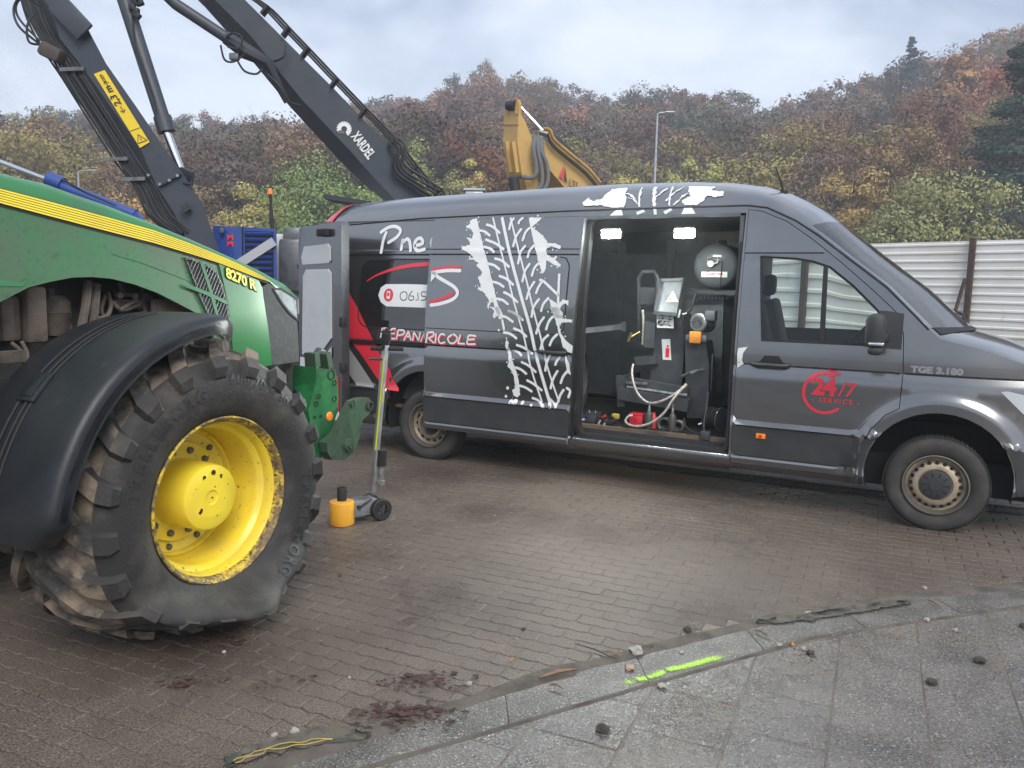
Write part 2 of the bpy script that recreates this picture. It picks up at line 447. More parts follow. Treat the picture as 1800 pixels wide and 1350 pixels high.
# drainage channel under the van
M_drain = mat("drain_iron", (0.05, 0.052, 0.055), .5, metal=.5, c2=(.09, .085, .08), vs=14, bump=.002, bs=90)
drain = thing("drainage_channel", "long dark iron drainage channel with slotted grating running under the van", "drain", (DRA.x, DRA.y, 0), math.atan2(DRD.y, DRD.x))
dm = MB()
for s in (-1, 1):
    dm.box((1.6, s * .105, -.012), (7.2, .03, .036)); 
dm.box((1.6, 0, -.0115), (7.2, .02, .012))
dm.build("frame", M_drain, drain, smooth=False)
sm = MB(); sm.box((0, 0, -.006), (.02, .18, .016)); slat0 = None
for i in range(150):
    x = -1.98 + i * .048
    if slat0 is None: slat0 = sm.build("slat", M_drain, drain, smooth=False); o = slat0
    else: o = slat0.copy(); link(o, drain)
    o.location = (x, 0, 0); o.rotation_euler = (0, 0, R_(-14))

# ================================================================== hillside, woods, fence
RX = [0, 100, 180, 300, 350, 400, 460, 560, 620, 700, 760, 850, 900, 950, 1000, 1050, 1100, 1170, 1240, 1300, 1340, 1420, 1480, 1540, 1600, 1700, 1800, 2000, 2300]
RY = [215, 203, 200, 222, 208, 218, 214, 226, 182, 175, 162, 130, 145, 152, 168, 168, 160, 160, 165, 188, 188, 160, 140, 118, 92, 62, 36, 10, 10]
HY = 504
def ridge_tan(px):           # slope of the line of sight to the tree tops in that direction
    return (HY + (px - 900) * .0222 - interp(px, RX, RY)) / 1404.0
def ridge_dist(px): return interp(px, [-400, 900, 1300, 1800, 2300], [215, 205, 190, 150, 140])
D0 = 58.0
def hill_h(x, y):
    if y < 5: return 0.0
    px = 900 + 1404 * x / y; px = max(-500, min(2300, px)); D = ridge_dist(px)
    top = ridge_tan(px) * D + 1.7 - 13.0
    t = (y - D0) / (D - D0)
    if t <= 0: return 0.0
    if t > 1: return top + (y - D) * -.05
    return top * (0.72 * t + .28 * t * t) + 1.6 * noise.noise((x * .03, y * .03, 3)) * min(1, t * 4)
M_floor = mat("leaf_litter", (0.06, 0.04, 0.028), .9, c2=(.045, .045, .02), vs=.12, coord='World', bump=.3, bs=.8)
rows = []
for i in range(46):
    y = 56 + i * 5.2
    rows.append([((k - 30) / 30.0 * y * .95, y, hill_h((k - 30) / 30.0 * y * .95, y) - .05) for k in range(61)])
hm = MB(); hm.grid(rows); tag(hm.build("hillside", M_floor), "steep wooded hillside behind the yard", kind="structure")

def leaf_mat(name, rough=.75):
    m = bpy.data.materials.new(name); m.use_nodes = True; nt = m.node_tree; b = nt.nodes['Principled BSDF']
    at = nt.nodes.new("ShaderNodeAttribute"); at.attribute_name = "tint"; nt.links.new(at.outputs['Color'], b.inputs['Base Color'])
    mg = nt.nodes.new("ShaderNodeMix"); mg.data_type = 'RGBA'; mg.blend_type = 'MULTIPLY'; mg.inputs['Factor'].default_value = 1.0; mg.inputs['B'].default_value = (2.15, 2.05, 1.98, 1)
    nt.links.new(at.outputs['Color'], mg.inputs['A']); nt.links.new(mg.outputs['Result'], b.inputs['Base Color'])
    b.inputs['Roughness'].default_value = rough; b.inputs['Specular IOR Level'].default_value = .15
    return m
M_leaf = leaf_mat("foliage")
M_bark = mat("bark", (0.07, 0.06, 0.05), .9, c2=(.035, .03, .026), vs=6, bump=.02, bs=12)
rng = np.random.default_rng(11)
def crown_geo(w, h, n_cl, n_leaf, size, kind, rs):
    """leaf quads (4 verts each) spread over clumps of an uneven crown; base of the crown at z=0, height h"""
    if kind == 'cone':
        cz = rs.uniform(0.02, 1, n_cl) ** 1.25; ang = rs.uniform(0, 6.283, n_cl); rad = (1 - cz) * w / 2 * rs.uniform(.45, 1.0, n_cl) + .1
        C = np.stack([rad * np.cos(ang), rad * np.sin(ang), cz * h], 1); cr = (.10 + .26 * (1 - cz)) * w / 2 * 1.0
    else:
        d = rs.normal(size=(n_cl, 3)); d /= np.linalg.norm(d, axis=1)[:, None]; d[:, 2] = np.abs(d[:, 2]) * 1.15 - .32
        rr = rs.uniform(.55, 1.0, n_cl)[:, None]
        if kind == 'column': rr = rs.uniform(.4, 1.0, n_cl)[:, None]
        C = d * rr * np.array([w / 2, w / 2, h * .62]) + np.array([0, 0, h * .38]); cr = rs.uniform(.14, .30, n_cl) * w * .62
    per = n_leaf // n_cl; P = []; T = []
    for i in range(n_cl):
        q = rs.normal(size=(per, 3)); q /= np.linalg.norm(q, axis=1)[:, None]; q *= (rs.uniform(.15, 1, per) ** .6)[:, None]
        if kind == 'cone': q *= np.array([1.25, 1.25, .35])
        else: q *= np.array([1.1, 1.1, .75])
        P.append(C[i] + q * cr[i]); T.append(np.full(per, rs.uniform(.72, 1.25)))
    P = np.concatenate(P); T = np.concatenate(T); n = len(P)
    cc = np.repeat(C, per, axis=0); nrm = (P - cc) / (np.linalg.norm(P - cc, axis=1)[:, None] + 1e-6) + .45 * (P - np.array([0, 0, h * .3])) / (np.linalg.norm(P - np.array([0, 0, h * .3]), axis=1)[:, None] + 1e-6)
    nrm += .45 * rs.normal(size=(n, 3)); nrm /= np.linalg.norm(nrm, axis=1)[:, None]
    a = rs.normal(size=(n, 3)); a -= (a * nrm).sum(1)[:, None] * nrm; a /= np.linalg.norm(a, axis=1)[:, None]; b = np.cross(nrm, a)
    s = (size * rs.uniform(.6, 1.4, n))[:, None]
    if kind == 'cone': a = a * np.array([1, 1, .35])
    V = np.stack([P - a * s, P + b * s * .55, P + a * s, P - b * s * .55], 1).reshape(-1, 3)
    return V, T * rs.uniform(.9, 1.1, n)
def branch_geo(w, h, n, rs, th=.05):
    """thin three-sided twigs fanning up from the trunk"""
    V = []; F = []
    for i in range(n):
        a = rs.uniform(0, 6.283); z0 = rs.uniform(-.15, .55) * h; L = rs.uniform(.3, .55) * h; el = rs.uniform(.5, 1.25)
        p0 = np.array([0, 0, z0]); d = np.array([math.cos(a) * math.cos(el), math.sin(a) * math.cos(el), math.sin(el)])
        p1 = p0 + d * L * .5 + np.array([0, 0, .03 * h]); p2 = p0 + d * L + rs.normal(size=3) * .06 * h
        k = len(V)
        for p, r in ((p0, th), (p1, th * .6), (p2, th * .15)):
            for j in range(3): V.append(p + r * np.array([math.cos(j * 2.094), math.sin(j * 2.094), 0]))
        for s in (0, 3):
            for j in range(3): F.append((k + s + j, k + s + (j + 1) % 3, k + s + 3 + (j + 1) % 3, k + s + 3 + j))
    return np.array(V), F
def quads_mesh(name, V, tints, m):
    n = len(V) // 4; me = bpy.data.meshes.new(name)
    me.vertices.add(len(V)); me.vertices.foreach_set('co', V.astype(np.float32).ravel())
    me.loops.add(len(V)); me.loops.foreach_set('vertex_index', np.arange(len(V), dtype=np.int32))
    me.polygons.add(n); me.polygons.foreach_set('loop_start', np.arange(n, dtype=np.int32) * 4)
    at = me.attributes.new('tint', 'FLOAT_COLOR', 'FACE')
    c = np.ones((n, 4), dtype=np.float32); c[:, :3] = tints; at.data.foreach_set('color', c.ravel())
    me.materials.append(m); me.update(); return me
BROWN = [(.098, .052, .036), (.085, .052, .040), (.074, .05, .042), (.082, .056, .036), (.118, .056, .032), (.066, .056, .037), (.09, .066, .038), (.06, .047, .041), (.075, .07, .04), (.05, .056, .038)]
# --- the wood that covers the hill and reads as one mass
protos = []
for k in range(8):
    rs = np.random.default_rng(100 + k)
    protos.append(crown_geo(1.0, 1.0, 30 + k % 3 * 8, 1500, .028, 'round', rs))
protos_near = []
for k in range(5):
    rs = np.random.default_rng(130 + k); protos_near.append(crown_geo(1.0, 1.0, 44 + k * 6, 4600, .0150, 'round', rs))
protos_bare = []
for k in range(3):
    rs = np.random.default_rng(150 + k); protos_bare.append(crown_geo(1.0, 1.0, 36, 800, .02, 'round', rs))
rs = np.random.default_rng(5); VV = []; TT = []; BV = []; BF = []; bn = 0; cells = {}
tries = 0; placed = 0
while tries < 30000 and placed < 470:
    tries += 1
    y = D0 + 10 + (rs.random() ** .8) * 160; px = rs.uniform(-120, 1930); x = (px - 900) / 1404 * y
    if y > ridge_dist(px) + 6: continue
    k = (int(x // 5.2), int(y // 5.2)); 
    if any((k[0] + a, k[1] + b) in cells and math.hypot(cells[(k[0] + a, k[1] + b)][0] - x, cells[(k[0] + a, k[1] + b)][1] - y) < 5.6 for a in (-1, 0, 1) for b in (-1, 0, 1)): continue
    cells[k] = (x, y); placed += 1
    z = hill_h(x, y); w = rs.uniform(8.0, 14.0); h = rs.uniform(8, 12.5); bare = rs.random() < .16
    V, T = protos_bare[rs.integers(3)] if bare else protos_near[rs.integers(5)] if y < 108 else protos[rs.integers(8)]
    a = rs.uniform(0, 6.283); c_, s_ = math.cos(a), math.sin(a)
    Q = np.stack([(V[:, 0] * c_ - V[:, 1] * s_) * w + x, (V[:, 0] * s_ + V[:, 1] * c_) * w + y, V[:, 2] * h + z + 3.2], 1)
    nz = noise.noise((x * .02, y * .02, 9))
    ci = int(min(len(BROWN) - 1, max(0, rs.normal(4.5 + 5 * nz, 2.6)))); c = np.array(BROWN[ci]) * rs.uniform(.6, 1.35)
    if y < 90 and rs.random() < .35: c = np.array((.15, .13, .05)) * rs.uniform(.6, 1.1)
    VV.append(Q); TT.append(T[:, None] * c[None, :])
    bv, bf = branch_geo(w, h, 26 if bare else 9, rs, .07); bv = bv + np.array([x, y, z + 3.2])
    BV.append(bv); BF += [tuple(i + bn for i in f) for f in bf]; bn += len(bv)
    tv = []; 
wood = tag(thing("woodland", "brown and russet autumn woodland covering the whole hillside", None), kind="stuff")
link(bpy.data.objects.new("foliage", quads_mesh("foliage", np.concatenate(VV), np.concatenate(TT), M_leaf)), wood)
bm_ = bpy.data.meshes.new("branches"); bm_.from_pydata(np.concatenate(BV).tolist(), [], BF); bm_.materials.append(M_bark); bm_.update()
link(bpy.data.objects.new("branches", bm_), wood)

# --- single trees one can pick out
def tree(name, px, y, w, h, zoff, colr, kind, label, seed, leaf=.12, n=6500, ncl=46, grp="trees along the foot of the wooded hill", trunk=.3, bare=.0, group=True):
    x = (px - 900) / 1404 * y; z = hill_h(x, y) + zoff; rs = np.random.default_rng(seed)
    t = thing(name, label, "tree", (x, y, z), 0, grp if group else None)
    clear = h * (.04 if kind == 'cone' else .16)
    V, T = crown_geo(w, h - clear, ncl, n, leaf, kind, rs); V[:, 2] += clear
    c = np.array(colr)[None, :] * T[:, None] * (1 + .10 * rs.normal(size=(len(T), 1)))
    link(bpy.data.objects.new("crown", quads_mesh("crown", V, np.clip(c, .004, 1), M_leaf)), t)
    mb = MB(); mb.tube([(0, 0, -.6), (rs.normal() * .1, rs.normal() * .1, h * .35), (rs.normal() * .2, rs.normal() * .2, h * .93)], [trunk * .55, trunk * .4, .03], 7)
    for i in range(14):
        a = rs.uniform(0, 6.283); z0 = h * rs.uniform(.2, .75); L = (h - z0) * rs.uniform(.3, .7) if kind != 'cone' else w * .4 * (1 - z0 / h)
        el = rs.uniform(.5, 1.2) if kind != 'cone' else rs.uniform(-.2, .1)
        d = Vector((math.cos(a) * math.cos(el), math.sin(a) * math.cos(el), math.sin(el)))
        mb.tube([(0, 0, z0), Vector((0, 0, z0)) + d * L * .5, Vector((0, 0, z0)) + d * L + Vector((0, 0, .05 * h))], [trunk * .22, trunk * .14, .015], 5)
    mb.build("trunk", M_bark, t)
    return t
YG = (.19, .175, .06); GR = (.10, .145, .05); OL = (.125, .125, .055); OR = (.21, .10, .035); DK = (.022, .034, .028); PB = (.085, .062, .052); TAN = (.17, .125, .06)
tree("tree", 575, 60, 10.9, 12.9, -1.0, GR, 'round', "round light green tree behind the dark crane arm", 21, n=9500, ncl=70)
tree("tree", 455, 62, 6.4, 10.6, -1.0, YG, 'round', "pale yellow tree left of the round light green tree", 22, n=6000)
tree("tree", 408, 58, 5.4, 7.6, -.6, TAN, 'round', "small tan bush-like tree rising behind the blue machine", 23)
tree("tree", 720, 64, 7.0, 14.0, -1.0, (.12, .15, .055), 'round', "green tree right beside the dark crane arm", 24, n=7500)
tree("tree", 790, 62, 5.4, 10.6, -.5, OL, 'column', "slender olive tree between dark crane arm and yellow excavator", 25)
tree("tree", 822, 66, 4.1, 11.8, -.5, YG, 'column', "narrow yellowish tree just left of the yellow excavator boom", 26)
tree("tree", 870, 60, 4.6, 8.4, -.5, OL, 'round', "low olive tree touching the left edge of the yellow boom", 27)
tree("tree", 265, 60, 5.8, 8.4, -.5, (.2, .13, .045), 'round', "golden tree between the left lamp post and the crane arm", 28)
tree("tree", 205, 66, 6.7, 8.4, -.5, TAN, 'round', "tan tree directly behind the left lamp post", 29)
tree("tree", 1085, 58, 5.4, 11.2, -.5, YG, 'round', "bright yellow tree just left of the tall lamp post", 30, n=7000)
tree("tree", 1150, 60, 3.1, 9.5, -.3, OR, 'column', "small orange tree right behind the tall lamp post", 31, n=1600)
tree("tree", 1205, 62, 6.7, 12.9, -.8, (.16, .165, .06), 'round', "yellow green tree right of the tall lamp post", 32, n=7500)
tree("tree", 1290, 60, 6.4, 9.0, -.5, OL, 'round', "low olive tree above the front of the van roof", 33)
tree("tree", 1395, 62, 7.4, 11.8, -.8, PB, 'round', "grey purple nearly bare tree above the van windscreen", 34, n=2600)
tree("tree", 1480, 56, 6.4, 12.3, -.6, (.16, .12, .052), 'column', "tall tan gold tree above the left end of the white fence", 35, n=7500)
tree("tree", 1640, 50, 9.7, 11.2, -.6, (.135, .14, .062), 'round', "broad pale green tree standing behind the white fence", 36, n=11000, ncl=80)
tree("tree", 1560, 48, 5.6, 7.4, -.4, (.12, .13, .06), 'round', "low green bush-shaped tree just above the white fence", 37)
tree("tree", 1585, 66, 7.2, 15.1, -.4, (.14, .105, .05), 'round', "brown olive tree rising behind the broad pale green tree", 38, n=7000)
tree("spruce_tree", 1750, 58, 14.0, 20.0, -.8, DK, 'cone', "tall dark spruce at the right edge above the fence", 40, leaf=.15, n=26000, ncl=190, trunk=.5)
tree("spruce_tree", 1560, 150, 8.0, 16.5, 1.0, (.02, .03, .03), 'cone', "lone dark spruce standing out on the ridge line", 41, leaf=.34, n=2600, ncl=80, trunk=.5)
tree("tree", 1780, 98, 13.0, 16.0, 2, (.17, .06, .032), 'round', "large rusty red tree above the dark spruce", 42, leaf=.3, n=4200, ncl=50)
tree("tree", 1640, 110, 10.0, 13.0, 4, (.15, .085, .04), 'round', "orange brown tree below the ridge left of the rusty red one", 43, leaf=.3, n=3200, ncl=40)
tree("tree", 420, 105, 10.0, 12.0, 1, (.09, .04, .03), 'round', "dark russet tree on the slope between the crane arms", 44, leaf=.3, n=2600)
tree("tree", 1500, 47, 4.1, 4.9, -.4, YG, 'round', "low yellow shrub peeping over the left fence end", 45, n=1600)
tree("tree", 1720, 40, 5.6, 5.2, -.3, (.11, .115, .05), 'round', "low olive hedge tree right behind the fence post", 46, n=2200)
tree("tree", 940, 70, 7.7, 10.1, -.5, (.11, .085, .05), 'round', "brown olive tree hidden half behind the yellow boom", 47)
tree("tree", 340, 66, 7.7, 9.0, 0, (.11, .08, .05), 'round', "brown tree seen between the crane arm and its cylinder", 48)
tree("tree", 520, 52, 5.8, 5.8, -.5, (.10, .085, .05), 'round', "low grey brown thicket left of the van roof", 49)

# --- white corrugated site fence
FP = Vector((15.6, 24.3, 0)); FD = Vector((-.648, .762, 0)).normalized(); FN = Vector((-.762, -.648, 0)).normalized()
M_sheet = mat("cream_sheet", (0.74, 0.73, 0.69), .5, c2=(.62, .60, .54), vs=.6, c3=(.34, .3, .24), vs3=3.0, lo3=.62, hi3=.85, sc3=(1, 1, .25), bump=.004, bs=3)
M_rust = mat("rusty_steel", (.05, .032, .026), .8, c2=(.10, .05, .03), vs=7, bump=.004, bs=40)
fence = thing("site_fence", "white corrugated metal site fence with brown steel posts", "fence", tuple(FP), math.atan2(FD.y, FD.x))
# local x runs along the fence (away to the left), the yard is on local +y
post_t = [-7.3, -3.55, 1.72, 6.2, 10.6, 15.0, 19.4]
prof = []
z = .06
while z < 3.42:
    prof += [(z, 0), (z + .16, 0), (z + .185, .035), (z + .235, .035), (z + .26, 0)]; z += .26
prof.append((3.5, 0))
for i in range(len(post_t) - 1):
    mb = MB(); a, b = post_t[i] + .02, post_t[i + 1] - .02; n = 7
    mb.grid([[(a + (b - a) * k / n, dy + .028 * noise.noise((a + k, zz * .8, 2)), zz) for zz, dy in prof] for k in range(n + 1)])
    mb.build("sheet", M_sheet, fence, ang=20)
for i, t in enumerate(post_t):
    mb = MB(); mb.box((t, .10, 1.79), (.16, .14, 3.58)); mb.build("post", M_rust, fence, smooth=False)
mb = MB(); mb.bar((1.72 + .35, .75, 0), (1.72 + .1, .2, 2.3), .08, .08); mb.build("brace", M_rust, fence, smooth=False)
# weeds at the foot of the fence
M_weed = mat("weeds", (.09, .11, .045), .8)
wm = MB(); rnd = random.Random(3)
for i in range(500):
    t = rnd.uniform(-7, 4); p = FP + FD * t + FN * rnd.uniform(.2, 1.1); h = rnd.uniform(.1, .4); a = rnd.uniform(0, 6.28); q = Vector((math.cos(a), math.sin(a), 0)) * .03
    tip = p + Vector((rnd.gauss(0, .1), rnd.gauss(0, .1), h)); wm.add([p - q, p + q, tip], [(0, 1, 2)])
tag(wm.build("weeds", M_weed, smooth=False), "sparse weeds growing along the foot of the white fence", kind="stuff")

# --- street lamps
M_galv = mat("galvanised", (.42, .44, .46), .45, metal=.6, c2=(.3, .32, .34), vs=9)
def street_lamp(px, ybase_z, y, ptop, arm, label):
    x = (px - 900) / 1404 * y
    t = thing("street_lamp", label, "street lamp", (x, y, 0), 0, "street lamps in front of the wood")
    top = 1.7325 + (HY + (px - 900) * .0222 - ptop) / 1404 * y
    mb = MB(); mb.tube([(0, 0, 0), (0, 0, top * .6), (0, 0, top - .1)], [.09, .065, .045], 10); mb.build("pole", M_galv, t)
    mb = MB(); mb.tube([(0, 0, top - .12), (0, 0, top), (arm * .2, 0, top + .06), (arm * .5, 0, top + .08)], .035, 8); mb.build("arm", M_galv, t)
    mb = MB(); mb.box((arm * .75, 0, top + .09), (abs(arm) * .6, .16, .07), bev=.02); mb.build("lamp_head", M_galv, t)
street_lamp(1137, 0, 38, 212, .75, "tall grey street lamp rising behind the van roof")
street_lamp(147, 0, 40, 308, .9, "grey street lamp showing over the green tractor hood")

# ================================================================== the service van
VX, VY, VYAW = -0.8314, 7.8653, 0.48194
van = thing("panel_van", "dark grey high roof service van with its side door open and white tyre track graphics", "van", (VX, VY, 0), -VYAW)
M_paint = mat("van_paint", (.20, .202, .207), .25, metal=.9, coat=1.0, c2=(.183, .184, .187), vs=1.3, c3=(.19, .182, .172), vs3=7, lo3=.62, hi3=.9, cr=.03)
M_trim = mat("van_plastic", (.028, .030, .033), .55, c2=(.04, .04, .04), vs=5, bump=.0006, bs=400)
M_black = mat("black_rubber", (.014, .014, .015), .7)
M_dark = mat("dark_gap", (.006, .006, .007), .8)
M_white = mat("white_film", (.68, .69, .68), .35, coat=.5)
M_red = mat("red_film", (.62, .028, .05), .35, coat=.5)
M_silver = mat("silver_film", (.42, .43, .44), .3, metal=.3, coat=.4)
M_wind = mat("windscreen_glass", (.8, .9, .88), .01, trans=1.0, ior=1.85)
M_glass = mat("window_glass", (.5, .66, .6), .01, trans=1.0, ior=1.45, spec=.5)
M_tint = mat("tinted_glass", (.012, .013, .015), .03, coat=1.0, spec=.6)
M_chrome = mat("chrome", (.75, .76, .78), .12, metal=1.0)
M_orange = mat("orange_plastic", (.85, .22, .02), .3, coat=.6)
PZ = [.00, .27, .30, .335, .385, .40, .407, .412, .652, .658, .664, .70, .72, .95, 1.08, 1.138, 1.150, 1.166, 1.25, 1.36, 1.6, 1.9, 2.02, 2.04, 2.075, 2.082, 2.25, 2.36, 2.44, 2.50]
PS = [-.05, -.03, .0, .024, .034, .022, .016, .020, .026, .040, .046, .008, .010, .016, .020, .002, -.002, .012, .012, .004, -.012, -.055, -.078, -.076, -.084, -.088, -.118, -.14, -.155, -.17]
ZROWS = [.285, .30, .335, .385, .40, .407, .413, .47, .56, .64, .652, .658, .664, .70, .72, .80, .87, .95, 1.02, 1.08, 1.11, 1.138, 1.150, 1.166, 1.18, 1.25, 1.31, 1.36, 1.45, 1.53, 1.6, 1.68, 1.75, 1.82, 1.9, 1.96, 2.02, 2.04, 2.06, 2.075, 2.082, 2.1, 2.17, 2.25, 2.31, 2.36, 2.4, 2.43]
FW = (4.49, .40); RW = (0.0, .40)
def arch_bump(x, z, c, ro=.60, ri=.49):
    d = math.hypot(x - c[0], (z - c[1]))
    if z < .28: return 0
    return .036 * smoothstep(ro + .045, ro - .045, d) if d > ri - .06 else .036
def side_s(x, z):
    s = interp(z, PZ, PS) + arch_bump(x, z, FW) + arch_bump(x, z, RW)
    if x > 4.55: s -= ((x - 4.55) / .94) ** 2 * .26
    if x < -1.3: s -= ((-1.3 - x) / .2) ** 2 * .05
    return s
def sp(off):
    if off > .08: return lambda x, z: Vector((x, -(interp(z, PZ, PS) + off), z))
    return lambda x, z: Vector((x, -(side_s(x, z) + off), z))
inward = lambda d: (lambda p: Vector((p[0], p[1] + d, p[2])))
def arc(c, r, a0, a1, n): return [(c[0] + r * math.cos(R_(a0 + (a1 - a0) * i / n)), c[1] + r * math.sin(R_(a0 + (a1 - a0) * i / n))) for i in range(n + 1)]
def rrect(x0, z0, x1, z1, r, n=4):
    o = []
    for cx, cz, a in ((x1 - r, z1 - r, 0), (x0 + r, z1 - r, 90), (x0 + r, z0 + r, 180), (x1 - r, z0 + r, 270)): o += arc((cx, cz), r, a, a + 90, n)
    return o
XR = -1.50
def gut(x): return interp(x, [-1.5, -1.2, -.2, 1.4, 2.98, 3.14, 3.37, 3.55, 3.77, 4.06, 4.36, 4.44], [2.335, 2.345, 2.40, 2.436, 2.443, 2.42, 2.31, 2.19, 2.02, 1.80, 1.50, 1.425])
E_LINE = [(2.98, 2.443), (3.14, 2.42), (3.26, 2.37), (3.37, 2.31), (3.55, 2.19), (3.77, 2.02), (4.06, 1.80), (4.36, 1.50), (4.44, 1.425)]
# --- rear half of the body side (behind the door opening)
rear_out = [(1.585, .28), (1.585, gut(1.58))] + [(x, gut(x)) for x in (1.2, .8, .4, -.2, -.7, -1.2)] + [(XR + .02, 2.34), (XR, 2.2), (XR, .62), (XR + .06, .30)] + [(-.50, .28)] + arc(RW, .49, 194, -14, 20)[:] + [(.50, .28)]
panel("rear_side_panel", rear_out, [], sp(0), M_paint, van, .05, zs=ZROWS, rings=((4.49, .40, .50, .66), (0.0, .40, .50, .66)), thick=.03, back=inward(.03))
# --- body over and under the opening
panel("opening_header", [(1.585, 2.372), (2.975, 2.372), (2.975, gut(2.97)), (1.585, gut(1.6))], [], sp(0), M_paint, van, .1, thick=.06, back=inward(.06))
mb = MB(); mb.grid([[(1.585 + 1.39 * k / 10, -(s - .008), z) for z, s in ((.262, -.06), (.275, -.03), (.30, 0.0), (.32, .014), (.34, .024), (.36, .030), (.38, .033), (.392, .026), (.40, .016), (.403, -.05), (.403, -.13))] for k in range(11)]); mb.build("sill", M_paint, van, ang=40)
# --- cab side: pillar, fender, roof side
door_f = [(2.992, .335), (2.992, 2.40), (3.10, 2.385), (3.30, 2.30), (3.50, 2.16), (3.72, 1.985), (3.98, 1.76), (4.15, 1.60), (4.20, 1.45), (4.218, 1.16), (4.212, .90)] + \
         [(4.12, .84), (4.03, .72), (3.975, .60), (3.955, .45), (3.945, .335)]
win_f = [(3.117,2.023), (3.179,1.346), (3.536,1.346), (3.981,1.348), (4.08, 1.355), (4.085, 1.50), (4.018,1.621), (3.826,1.809), (3.653,1.945), (3.525,1.988), (3.396,2.01)]
cab_out = [(2.975, .285), (2.975, 2.443)] + E_LINE[1:] + [(4.70, 1.365), (4.97, 1.275), (5.2, 1.14), (5.36, .98), (5.42, .80), (5.44, .62), (5.44, .36), (5.0, .33)] + \
          arc(FW, .49, -10, 190, 20) + [(3.99, .285)]
panel("cab_side_panel", cab_out, [[(x, z) for x, z in door_f]], sp(0), M_paint, van, .045, zs=ZROWS, rings=((4.49, .40, .50, .66), (0.0, .40, .50, .66)), thick=.03, back=inward(.03))
# door a hair smaller than its hole, so that a dark gap shows
dc = (sum(p[0] for p in door_f) / len(door_f), sum(p[1] for p in door_f) / len(door_f))
def shrink(P, d):
    out = []; n = len(P)
    ar = sum(P[i][0] * P[(i + 1) % n][1] - P[(i + 1) % n][0] * P[i][1] for i in range(n)); sg = 1 if ar > 0 else -1
    for i in range(n):
        a, b, c = Vector(P[i - 1]), Vector(P[i]), Vector(P[(i + 1) % n])
        t1 = (b - a).normalized(); t2 = (c - b).normalized(); nn = Vector((-(t1.y + t2.y), t1.x + t2.x)) * sg
        nn.normalize(); out.append(tuple(b + nn * d))
    return out
fdoor = panel("front_door", shrink(door_f, .0055), [win_f], sp(.002), M_paint, van, .05, zs=ZROWS, rings=((4.49, .40, .50, .66),), thick=.04, back=inward(.04))
jam = MB(); 
vs, fs = panel_mesh(door_f, [shrink(door_f, .05)], sp(-.035), .1); jam.add(vs, fs); jam.build("door_seal", M_dark, van)
panel("pane", shrink(win_f, -.012), [], sp(-.022), M_glass, fdoor, .3, thick=.004, back=inward(.004))
panel("window_frame", win_f, [shrink(win_f, .018)], sp(-.006), M_black, fdoor, .08, thick=.02, back=inward(.02))
mb = MB(); vs, fs = panel_mesh([(3.615, 1.36), (3.655, 1.36), (3.635, 1.955), (3.60, 1.965)], [], sp(-.004), .2); mb.add(vs, fs)
mb.build("window_divider", M_black, fdoor)
# black mirror triangle at the front of the door glass
panel("mirror_base", [(3.93, 1.345), (4.19, 1.335), (4.19, 1.60), (4.10, 1.615), (4.03, 1.62)], [], sp(.008), M_trim, fdoor, .1)
# --- black lower trim, separate plates
def trim(name, x0, x1, off, par, ex=0):
    return panel(name, [(x0, .412), (x1, .412), (x1, .653), (x0, .653)], [], sp(off), M_trim, par, .09, zs=[.43, .56, .64], thick=.02, back=inward(.02))
trim("trim_strip", 2.998, 3.952, .007, fdoor)
trim("trim_strip", XR + .05, -.56, .005, van)
# wheel arch dark plastic behind the front wheel (dirty lower part)
panel("arch_trim", [(3.965, .29), (3.965, .62), (4.0, .655)] + arc(FW, .50, 151, 192, 6), [], sp(.006), M_trim, van, .06)
panel("arch_trim", arc(FW, .50, 6, 38, 6)[::1] + [(4.98, .655), (5.40, .655), (5.43, .36), (5.0, .33)], [], sp(.006), M_trim, van, .06)
panel("arch_trim", arc(RW, .50, 150, 192, 6) + [(-.56, .29), (-.56, .653), (-.50, .653)], [], sp(.006), M_trim, van, .06)
# --- grooves under the roof band (rear panel and header)
for z0, w in ((2.022, .016), (2.082, .007)):
    mb = MB(); vs, fs = panel_mesh([(XR + .06, z0), (1.58, z0), (1.58, z0 + w), (XR + .06, z0 + w)], [], sp(.003), .15); mb.add(vs, fs); mb.build("groove", M_dark, van)
mb = MB(); vs, fs = panel_mesh([(2.998, 2.042), (3.60, 2.042), (3.60, 2.052), (2.998, 2.052)], [], sp(.006), .1); mb.add(vs, fs); mb.build("groove", M_dark, fdoor)
mb = MB(); pts = [(x, -(side_s(x, gut(x)) + .004), gut(x) - .012) for x in [-1.47, -1.2, -.7, -.2, .4, 1.0, 1.4, 2.0, 2.6, 2.98, 3.14, 3.26, 3.37, 3.55, 3.77, 4.06, 4.36]]
mb.tube(pts, .007, 6); mb.build("gutter_seam", M_dark, van)
# --- rear side window (dark, moulded) on the rear panel
rwin = rrect(-.86, 1.30, -.02 + .62, 1.975, .12)
panel("rear_side_window", rwin, [], sp(.004), M_tint, van, .1)
panel("window_frame", rrect(-.875, 1.285, .615, 1.99, .13), [shrink(rwin, -.001)], sp(.006), M_black, van, .1)

